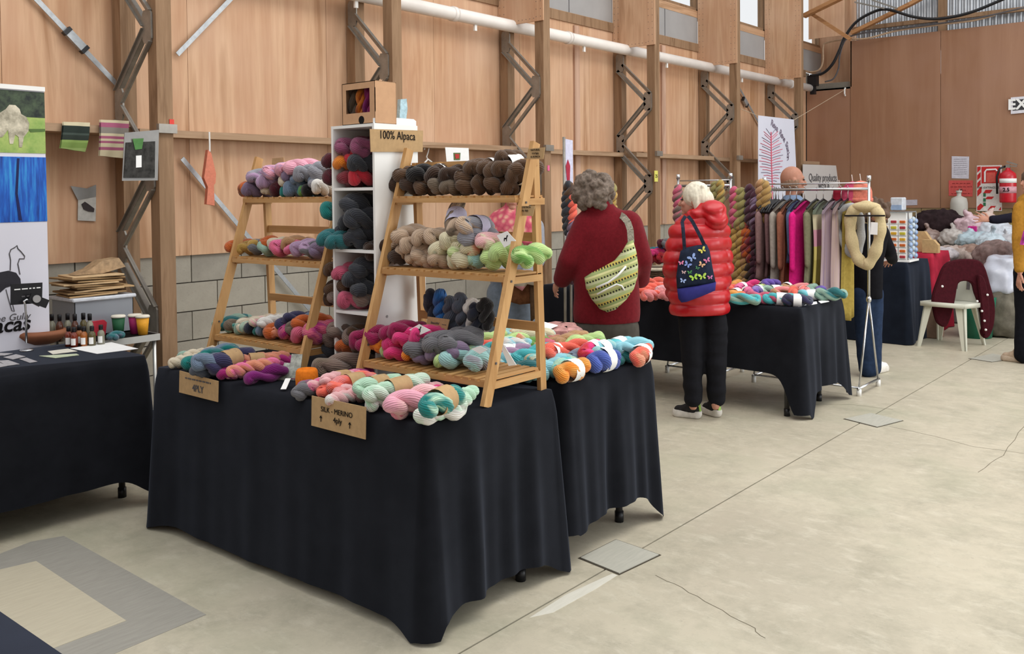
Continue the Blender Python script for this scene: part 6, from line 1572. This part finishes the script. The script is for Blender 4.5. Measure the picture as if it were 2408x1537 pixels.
MB().bx(SC.x - sw + .03, SC.x + sw - .03, SC.y - sw + .03, SC.y + sw - .03, zs0, zs1).build('core', M_WHITE, sd_)
colg = ['#a3353f', '#c8652e', '#b9602e', '#c89a2c', '#b8ae38', '#c9876e', '#b98b7c']
for r_ in range(7):
    z = zs0 + .035 + r_ * .058
    for k in range(3):
        y = SC.y + .085 - k * .085
        MB().box((SC.x - sw - .004, y, z), (.006, .075, .05)).build('card', M_PAPER, sd_)
        MB().box((SC.x - sw - .012, y, z - .004), (.012, .055, .026)).build('buttons', plain('btn%d' % ((r_ + k) % 7), colg[(r_ + (k == 1)) % 7], .3, .5), sd_, bevel=.004)
    for k in range(3):
        MB().ell((SC.x - .09 + k * .085, SC.y - sw - .012, z + (.02 if k % 2 else 0)), (.032, .02, .026), 10, 7).build('bauble', plain('bauble%d' % (k % 2), ('#8fa6c9', '#b7c4cc')[k % 2], .2, .6), sd_, True)
MB().box((SC.x, SC.y, zs1 + .085), (.12, .12, .13)).build('top_box', plain('pale_box', '#c3c8d0', .4), sd_, bevel=.008)
MB().box((SC.x - .062, SC.y, zs1 + .05), (.004, .10, .05)).build('top_card', plain('pale_blue_card', '#8fa3bf', .5), sd_)
for x, y, w_, h_, l_ in ((2170, 592, .20, .22, 'tall tan cardboard holder behind the card display'), (2192, 604, .16, .14, 'low tan cardboard holder behind the card display')):
    q = onX(x, y, 10.42 if h_ < .2 else 10.56); MB().prism([(-w_ / 2, 0), (w_ / 2, 0), (w_ / 2, h_ * .6), (w_ * .2, h_), (-w_ / 2, h_)], (q.x, q.y, .852), (0, -1, 0), (0, 0, 1), .08).build('card_holder', plain('tan_card', '#bd9d70', .8), label=l_, cat='holder')
# green table with fleeces and bags
cloth(12.0, 12.75, 1.1, 3.9, .76, (.45, .45, .45, .45), (.01, .01, .01, .01), (.02, .02, .02, .02), 'dark green cloth under the heap of bagged fleeces', 51, 8, mat=plain('green_cloth', '#20423c', .8, .2, 0, .12, 8))
table(12.0, 12.75, 1.1, 3.9, .76, 'trestle table under the heap of bagged fleeces', [(12.1, 1.2), (12.65, 1.2), (12.1, 3.8), (12.65, 3.8)], 'far stall tables')
M_FILM = lambda c: plain('film_' + c[1:], c, .25, .5, 0, .12, 6)
def lump(x, y, X, r, hexc, label, sq=(1, 1, .7), seed=0, film=True, cat='fleece bag', group='bagged fleeces', patch=None):
    c = onX(x, y, X); rn = random.Random(seed); mb = MB(); mb.ell(c, (r * sq[0], r * sq[1], r * sq[2]), 16, 10)
    for k in range(7):
        v = Vector((rn.uniform(-1, 1), rn.uniform(-1, 1), rn.uniform(-.6, .8))); mb.ell(c + Vector((v.x * r * sq[0] * .7, v.y * r * sq[1] * .7, v.z * r * sq[2] * .7)), (r * .4, r * .4, r * .34), 10, 7)
    if film: mb.cap(c + Vector((0, 0, r * sq[2] * .7)), c + Vector((rn.uniform(-.1, .1), rn.uniform(-.1, .1), r * sq[2] * 1.35)), r * .22, r * .12, 8)
    amp = r * (.14 if film else .10); f = 9 / r * .3
    o = fuse(mb, max(.014, r * .07), 2, lambda p, n: p + n * amp * noise.noise(p * f) + n * amp * .5 * noise.noise(p * f * 2.7)).build('fleece_bag' if film else 'raw_fleece', M_FILM(hexc) if film else plain('fleece_' + hexc[1:], hexc, .95, .1, 0, .35, 14, .5), None, True, label=label, cat=cat, group=group)
    if patch: MB().box(onX(x + patch[0], y + patch[1], X - r * .95), (.02, .11, .09)).build('printed_patch', plain('patch_' + patch[2][1:], patch[2], .5), o, bevel=.008)
lump(2205, 528, 12.4, .26, '#2c2123', 'dark brown raw fleece heaped on the green table', (1, 1.2, .75), 1, False); lump(2240, 535, 12.45, .22, '#33262a', 'near black raw fleece beside the white bags', (1, 1.1, .75), 2, False)
lump(2192, 562, 12.2, .16, '#8f7a72', 'taupe bagged fleece before the dark fleece', (1, 1, .85), 3); lump(2245, 560, 12.15, .18, '#b3aca6', 'pale grey bagged fleece on the green table', (1, 1.1, .7), 4)
lump(2284, 540, 12.3, .20, '#c4a9b0', 'pinkish white bag with a magenta printed patch', (1, 1, .9), 5, patch=(2, 0, '#b5267a')); lump(2290, 566, 12.1, .20, '#a9bcc4', 'pale aqua bag slumped at the table edge', (1, 1.2, .6), 6)
lump(2340, 556, 12.3, .24, '#b9bec6', 'large white bag slumped under the pointing hand', (1, 1.1, .75), 7); lump(2330, 580, 12.0, .20, '#b3c0c8', 'bluish white bag hanging over the table corner', (1, .9, .9), 8); lump(2376, 552, 12.4, .14, '#aeb85c', 'lime green bag beside the mustard cardigan', (1, 1, .8), 9)
lump(2318, 530, 12.5, .17, '#bda69c', 'beige bag behind the magenta printed bag', (1, 1, .9), 10); lump(2368, 572, 12.2, .16, '#a7a5a8', 'grey white bag under the lime green bag', (1, 1.1, .8), 11)
lump(2240, 603, 11.45, .22, '#a3948c', 'cream raw fleece behind the maroon coat', (1, 1.3, .6), 12, False); lump(2285, 598, 11.5, .17, '#8b7469', 'brown cream raw fleece behind the maroon coat', (1, 1.2, .7), 13, False)
lump(2345, 605, 11.4, .24, '#7d6a66', 'brown and white raw fleece above the clear sack', (1, 1.1, .8), 14, False); lump(2380, 610, 11.4, .20, '#a2949a', 'pinkish raw fleece beside the clear sack', (1, 1, .8), 15, False); lump(2212, 598, 11.2, .14, '#b5aeb0', 'white rolled fleece on the rose red table', (1, 1.4, .6), 16, False)
# heap support: crates under the raw fleeces
for k, (y0_, y1_) in enumerate(((2.35, 2.95), (1.6, 2.3))):
    MB().bx(11.2, 11.8, y0_, y1_, 0, .58).build('fleece_crate', plain('crate_grey', '#6d6a68', .7), label=('grey crate holding raw fleece behind the coat', 'grey crate holding raw fleece behind the clear sack')[k], cat='crate', bevel=.02)
# clear sack of brown fleece on the floor
sk_ = MB(); c0 = onz(2360, 788); c0 = Vector((c0.x, c0.y, 0))
sk_.loft([(c0 + Vector((0, 0, .01)), .22, .22, 0), (c0 + Vector((0, 0, .1)), .27, .26, .1), (c0 + Vector((0, 0, .35)), .28, .27, .2), (c0 + Vector((0, 0, .5)), .24, .22, .3)], 20)
rs = empty('clear_sack', c0, 'big clear sack of grey brown fleece standing on the floor', 'sack')
fuse(sk_, .025, 2, lambda p, n: p + n * .02 * noise.noise(p * 9)).build('fleece', plain('sack_fleece', '#6c675c', .9, .1, 0, .3, 12, .5), rs, True)
tp_ = MB(); tp_.loft([(c0 + Vector((0, 0, .46)), .26, .24, 0), (c0 + Vector((.02, .03, .60)), .25, .22, .1), (c0 + Vector((.03, .02, .72)), .20, .19, .2), (c0 + Vector((.0, .0, .82)), .13, .14, .4)], 20)
fuse(tp_, .025, 2, lambda p, n: p + n * .045 * noise.noise(p * 8)).build('gathered_film', M_FILM('#b3b6c2'), rs, True)
# green bin and brown bag under the chair
q = onz(2285, 790); MB().lathe([(0, 0), (.15, 0), (.19, .42), (.18, .42), (.14, .01), (0, .01)], (10.33, 2.36, 0), 24).build('green_bin', plain('green_plastic', '#1f6b52', .4, .4), None, True, label='green plastic bin behind the white chair', cat='bin')
MB().bx(9.95, 10.15, 2.62, 2.76, 0, .38).build('paper_carrier', plain('brown_carrier', '#8d7361', .8), label='brown paper carrier bag under the rose cloth', cat='paper bag', bevel=.01)
# wire basket of rolled wool
wb_ = empty('wire_basket', (12.5, 3.35, .77), 'cream wire basket of rolled wool on the green table', 'basket')
q = onX(2178, 525, 12.5); M_WIRE = plain('cream_wire', '#b9ac92', .5)
for k in range(5):
    z = .80 + k * .06; MB().tube([(12.35, q.y - .2, z), (12.65, q.y - .2, z), (12.65, q.y + .2, z), (12.35, q.y + .2, z)], .006, 5, True).build('wire', M_WIRE, wb_)
for k in range(9):
    y = q.y - .2 + k * .05; MB().tube([(12.35, y, .80), (12.35, y, 1.04)], .005, 5).build('wire', M_WIRE, wb_)
for k, (dx, dy) in enumerate(((0, -.1), (0, .1), (-.08, 0), (.1, .02))):
    skein((12.5 + dx, q.y + dy, 1.02 + .03 * (k % 2)), ('beige', 'tan', 'greybrown', 'beige')[k], None, 'c', k, 1.5, None, 'rolled wool bundle in the cream wire basket', 'wool in the wire basket')
# ------------------------------------------------------------------ far wall signs
FXs = FX - .006
wn_ = polyX([(2238, 367), (2279, 368), (2278, 420), (2238, 419)], FXs, .003, 'wall_notice', plain('notice_white', '#c4c1cb', .7), label='white printed notice above the red notice', cat='notice')
nt = polyX([(2231, 424), (2288, 424), (2287, 462), (2231, 460)], FXs, .003, 'wall_notice', plain('notice_red', '#c2504c', .7), label='red paper notice under the white notice', cat='notice')
for i in range(4): scribble(plain('red_ink', '#8a2d2d'), nt, onX(2260, 431 + i * 8, FXs - .002), ALY, (.24, .28, .12, .26)[i], .022, 10 + i)
for i in range(8): scribble(M_INKG, wn_, onX(2258, 374 + i * 5, FXs - .002), ALY, .17, .008, 20 + i)
sm = polyX([(2123, 470), (2157, 469), (2157, 482), (2123, 483)], FXs, .003, 'wall_notice', plain('notice_lilac', '#b7b2bd', .7), label='small white label strip above the card display', cat='notice')
fs_ = polyX([(2297, 389), (2356, 388), (2356, 496), (2296, 496)], FXs, .004, 'fire_sign', plain('sign_white', '#d8d2cd', .5), label='red and white fire extinguisher sign on the far wall', cat='sign')
M_RED = plain('sign_red', '#bf2626', .5)
polyX([(2308, 392), (2352, 391), (2352, 430), (2308, 431)], FXs - .003, .003, 'red_panel', M_RED, fs_)
for pts in ([(2298, 392), (2306, 391), (2306, 398), (2298, 406)], [(2298, 412), (2306, 404), (2306, 416), (2298, 424)], [(2298, 430), (2306, 422), (2306, 434), (2298, 442)], [(2298, 448), (2308, 438), (2308, 452), (2298, 462)], [(2298, 486), (2306, 478), (2314, 484), (2304, 494), (2298, 494)], [(2322, 494), (2330, 484), (2342, 484), (2334, 494)], [(2348, 494), (2354, 486), (2354, 494)], [(2318, 446), (2334, 446), (2328, 454), (2312, 454)], [(2322, 462), (2338, 462), (2332, 468), (2316, 468)]):
    polyX(pts, FXs - .003, .003, 'red_stripe', M_RED, fs_)
MB().tube([onX(*p, FXs - .006) for p in ((2316, 428), (2316, 404), (2320, 399), (2342, 398), (2344, 402))], .012, 6).build('hose_symbol', M_PAPER, fs_)
polyX([(2320, 406), (2340, 405), (2340, 428), (2320, 429)], FXs - .006, .003, 'cylinder_symbol', plain('sign_red2', '#d05a4f'), fs_)
text('FIRE EXTINGUISHER', .040, M_INK, fs_, onX(2330, 441, FXs - .004), FACE_NX)
for y in (458, 470, 480):
    polyX([(2312, y - 4), (2318, y - 4), (2318, y + 4), (2312, y + 4)], FXs - .004, .003, 'green_mark', plain('mark_green', '#2f6d4a'), fs_)
q = onX(2370, 476, 14.1); fe = empty('fire_extinguisher', (14.1, q.y, q.z), 'red fire extinguisher hung beside its sign on the far wall', 'fire extinguisher')
M_FE = plain('extinguisher_red', '#c01c2c', .3, .5)
MB().lathe([(0, 0), (.10, 0), (.105, .02), (.105, .36), (.095, .40), (.05, .44), (.028, .45), (.028, .48), (0, .48)], (14.1, q.y, q.z), 24).build('cylinder', M_FE, fe, True)
MB().lathe([(.107, .27), (.107, .33)], (14.1, q.y, q.z), 24).build('label_band', M_PAPER, fe, True); MB().lathe([(.107, .13), (.107, .22)], (14.1, q.y, q.z), 24).build('label_band', plain('pink_label', '#d09aa4', .5), fe, True)
text('2.5', .07, M_INK, fe, (14.1 - .109, q.y, q.z + .175), FACE_NX, bold=.002)
MB().box((14.1, q.y, q.z + .50), (.05, .05, .05)).box((14.1, q.y - .05, q.z + .54), (.03, .14, .02), (.35, 0, 0)).box((14.1, q.y - .05, q.z + .50), (.03, .12, .014), (.1, 0, 0)).build('valve', M_STEEL, fe)
MB().tube([(14.1, q.y + .03, q.z + .5), (14.08, q.y + .10, q.z + .47), (14.06, q.y + .13, q.z + .36), (14.06, q.y + .125, q.z + .12)], .014, 8).build('hose', M_BLACKP, fe, True)
MB().bx(14.2, 14.25, q.y - .04, q.y + .04, q.z + .25, q.z + .45).build('wall_bracket', M_STEEL, fe)
ex = polyX([(2377, 229), (2440, 224), (2440, 262), (2377, 268)], FXs - .02, .02, 'exit_sign', plain('exit_white', '#d9d7de', .4), label='white and black EXIT sign on the far wall', cat='sign')
polyX([(2382, 235), (2436, 230), (2436, 255), (2382, 260)], FXs - .024, .004, 'dark_field', plain('exit_dark', '#3a3a3e', .4), ex)
c = onX(2409, 245, FXs - .026); text('EXIT', .20, M_PAPER, ex, c, FACE_NX, bold=.006, ext=.001)
q = onX(2255, 514, 14.1)
jg = empty('white_jug', (14.1, q.y, q.z), 'white plastic bottle hung on the far wall under the red notice', 'jug')
MB().lathe([(0, 0), (.07, 0), (.10, .05), (.115, .14), (.115, .22), (.10, .29), (.04, .32), (.03, .325), (.03, .37), (.04, .375), (.04, .40), (0, .40)], (14.1, q.y, q.z), 24).build('body', plain('milky_plastic', '#b9b6ae', .5, .3, 0, .05, 6), jg, True)
MB().tube([(14.25, q.y, q.z + .42), (14.12, q.y, q.z + .42), (14.1, q.y, q.z + .38)], .008, 6).build('hanger', M_STEEL, jg, True)
# ------------------------------------------------------------------ three people further back
def simple_person(label, d, rows_top, top_hex, legs, leg_hex, head, A, shoes, arms=(), skin=M_SKIN, hair='#5a4638', topname='jumper', fist=()):
    foot = onD(legs[0][0][0], legs[0][2][1], d); foot.z = 0
    e = empty('person', foot, label, 'person')
    hm, rm = head_mb(onD(*head, d), A, .98); bd = MB(); ringloft(bd, [(r[0], r[1], r[2] * .7) for r in rows_top], A, .6, d)
    for lg in legs: chain(bd, [onD(*p, d) for p in lg], [.06, .045, .035])
    hs = []
    for ar in arms:
        q_ = [onD(*p) for p in ar['p']]; chain(bd, q_, [.04, .035, .027])
        hs.append(fuse(hand_mb(q_[-1], ar['dir'], ar['th'], ar['up'], ar.get('s', .95), ar.get('curl', .4), ar.get('spread', .12)), .005, 1))
    join(fuse(bd, .014, 3), fuse(hm, .008, 2), *hs).build('body', skin, e, True); eyes_of(onD(*head, d), rm, .98, e)
    tp = MB(); ringloft(tp, rows_top, A, .66, d)
    for ar in arms:
        q_ = [onD(*p) for p in ar['p']]; q_[-1] = q_[-2].lerp(q_[-1], .9); chain(tp, q_, [.07, .056, .045])
    fuse(tp, .013, 4, lambda p, n: p + n * .005 * noise.noise(p * 12)).build(topname, plain('top_' + top_hex[1:], top_hex, .9, .1, 0, .15, 40, .2), e, True)
    tr = MB()
    for lg in legs: chain(tr, [onD(lg[0][0], lg[0][1], d), onD(lg[1][0], lg[1][1], d), onD(lg[2][0], lg[2][1] - 4, d)], [.095, .078, .075])
    fuse(tr, .013, 3, lambda p, n: p + n * .006 * noise.noise(p * 12)).build('trousers', plain('trs_' + leg_hex[1:], leg_hex, .85, .1, 0, .2, 30), e, True)
    for h_, t_, mu, ms in shoes: shoe(e, h_, t_, mu, ms)
    fuse(clumps(onD(*head, d) + Vector((0, 0, .025)), .103, 40, .02, 4, lambda v: v.dot(Vector((math.cos(A), math.sin(A), 0))) < .3), .009, 2).build('hair', plain('hair_' + hair[1:], hair, .6), e, True)
    return e
Dn = Vector((0, 0, -1))
d = 7.55; fwd = Vector((math.cos(_away(2040) - .5), math.sin(_away(2040) - .5), 0)); pz = onz(2040, 884)
simple_person('person in black top and turned up jeans behind the cream cowl', d, [(2036, 700, 40), (2036, 640, 40), (2042, 590, 40), (2050, 545, 42), (2056, 525, 26)], '#17171b',
    [[(2030, 690), (2034, 790), (2040, 870)], [(2050, 690), (2052, 790), (2050, 868)]], '#26344c', (2064, 505), _away(2040) - .5,
    [(onz(2032, 884), onz(2032, 884) + fwd * .26, M_WHITE, M_SOLE), (onz(2050, 880), onz(2050, 880) + fwd * .26, M_WHITE, M_SOLE)],
    arms=[dict(p=[(2072, 550, d), (2090, 590, d + .1), (2100, 612, d + .3)], dir=_fw + Dn * .3, th=_rt * -1, up=Vector((0, 0, 1)))])
d = 8.05; lf = -_rt; g0 = onz(2410, 852)
simple_person('person in a mustard cardigan and black trousers with beige shoes', d, [(2420, 612, 40), (2420, 560, 40), (2422, 500, 42), (2426, 465, 38), (2428, 452, 20)], '#a8792f',
    [[(2410, 640), (2410, 740), (2406, 838)], [(2436, 640), (2436, 740), (2436, 838)]], '#14151b', (2430, 425), math.atan2(lf.y, lf.x),
    [(onz(2412, 853), onz(2350, 846), plain('beige_shoe', '#b09a84', .7), plain('beige_sole', '#b9a692', .7)), (onz(2440, 850), onz(2390, 842), plain('beige_shoe', '#b09a84'), plain('beige_sole', '#b9a692'))],
    arms=[dict(p=[(2402, 490, d), (2395, 560, d - .05), (2398, 640, d - .1)], dir=Dn - _rt * .1, th=-_fw, up=_rt * -1, s=1.0, curl=.5)], topname='mustard_cardigan')
MB().prism([(0, 0), (.12, .02), (.12, .14), (.03, .12)], onD(2398, 575, d - .16), _rt, Vector((0, 0, 1)), .05).build('pink_bundle', plain('pink_purple_yarn', '#b8459a', .9, .1, 0, .5, 20), label='pink and purple bundle held against the mustard cardigan', cat='bundle')
d = 9.6; wr0 = (2328, 517, d)
simple_person('person in a dark jumper reaching an open hand over the fleeces', d, [(2462, 640, 40), (2460, 560, 42), (2458, 500, 44), (2456, 470, 38), (2456, 455, 20)], '#1d1b26',
    [[(2448, 640), (2448, 720), (2448, 790)], [(2474, 640), (2474, 720), (2474, 790)]], '#22242c', (2452, 425), math.atan2(lf.y, lf.x) - .3,
    [(onD(2448, 795, d) * 1, onD(2400, 790, d), M_BLACKP, M_BLACKP), (onD(2476, 795, d), onD(2436, 790, d), M_BLACKP, M_BLACKP)],
    arms=[dict(p=[(2432, 482, d), (2392, 510, d - .05), wr0], dir=-_rt + Vector((0, 0, .18)), th=Vector((0, 0, 1)), up=-_fw, s=1.05, curl=.25, spread=.28)])
# ------------------------------------------------------------------ tell look-alike skeins apart by layer and by the neighbours they lie against
from collections import defaultdict
_g = defaultdict(list)
for o in ALLSK: _g[o['label']].append(o)
for lab, os_ in list(_g.items()):
    if len(os_) < 2: continue
    zs = sorted(o.location.z for o in os_); zm = (zs[0] + zs[-1]) / 2
    cand = {}
    for o in os_:
        near = []
        for p in sorted((p for p in ALLSK if p['_c'] != o['_c'] and p['group'] == o['group']), key=lambda p: (p.location - o.location).length):
            if (p.location - o.location).length < .17 and p['_c'] not in near: near.append(p['_c'])
        lay = 'upper ' if o.location.z > zm else 'lower '
        c = []
        if near: c.append('skein against a %s one' % near[0])
        if near: c.append(lay + 'skein against a %s one' % near[0])
        if len(near) > 1: c.append('skein against %s and %s ones' % tuple(sorted(near[:2])))
        if len(near) > 1: c.append(lay + 'skein against %s and %s ones' % tuple(sorted(near[:2])))
        if zs[-1] - zs[0] > .06: c.append(lay + 'skein'); 
        cand[o.name] = [lab.replace('wool skein', x) for x in c if len(lab.replace('wool skein', x).split()) <= 16]
    allc = defaultdict(int)
    for c in cand.values():
        for x in set(c): allc[x] += 1
    for o in os_:
        for x in cand[o.name]:
            if allc[x] == 1: o['label'] = x; break
for o in ALLSK: del o['_c']
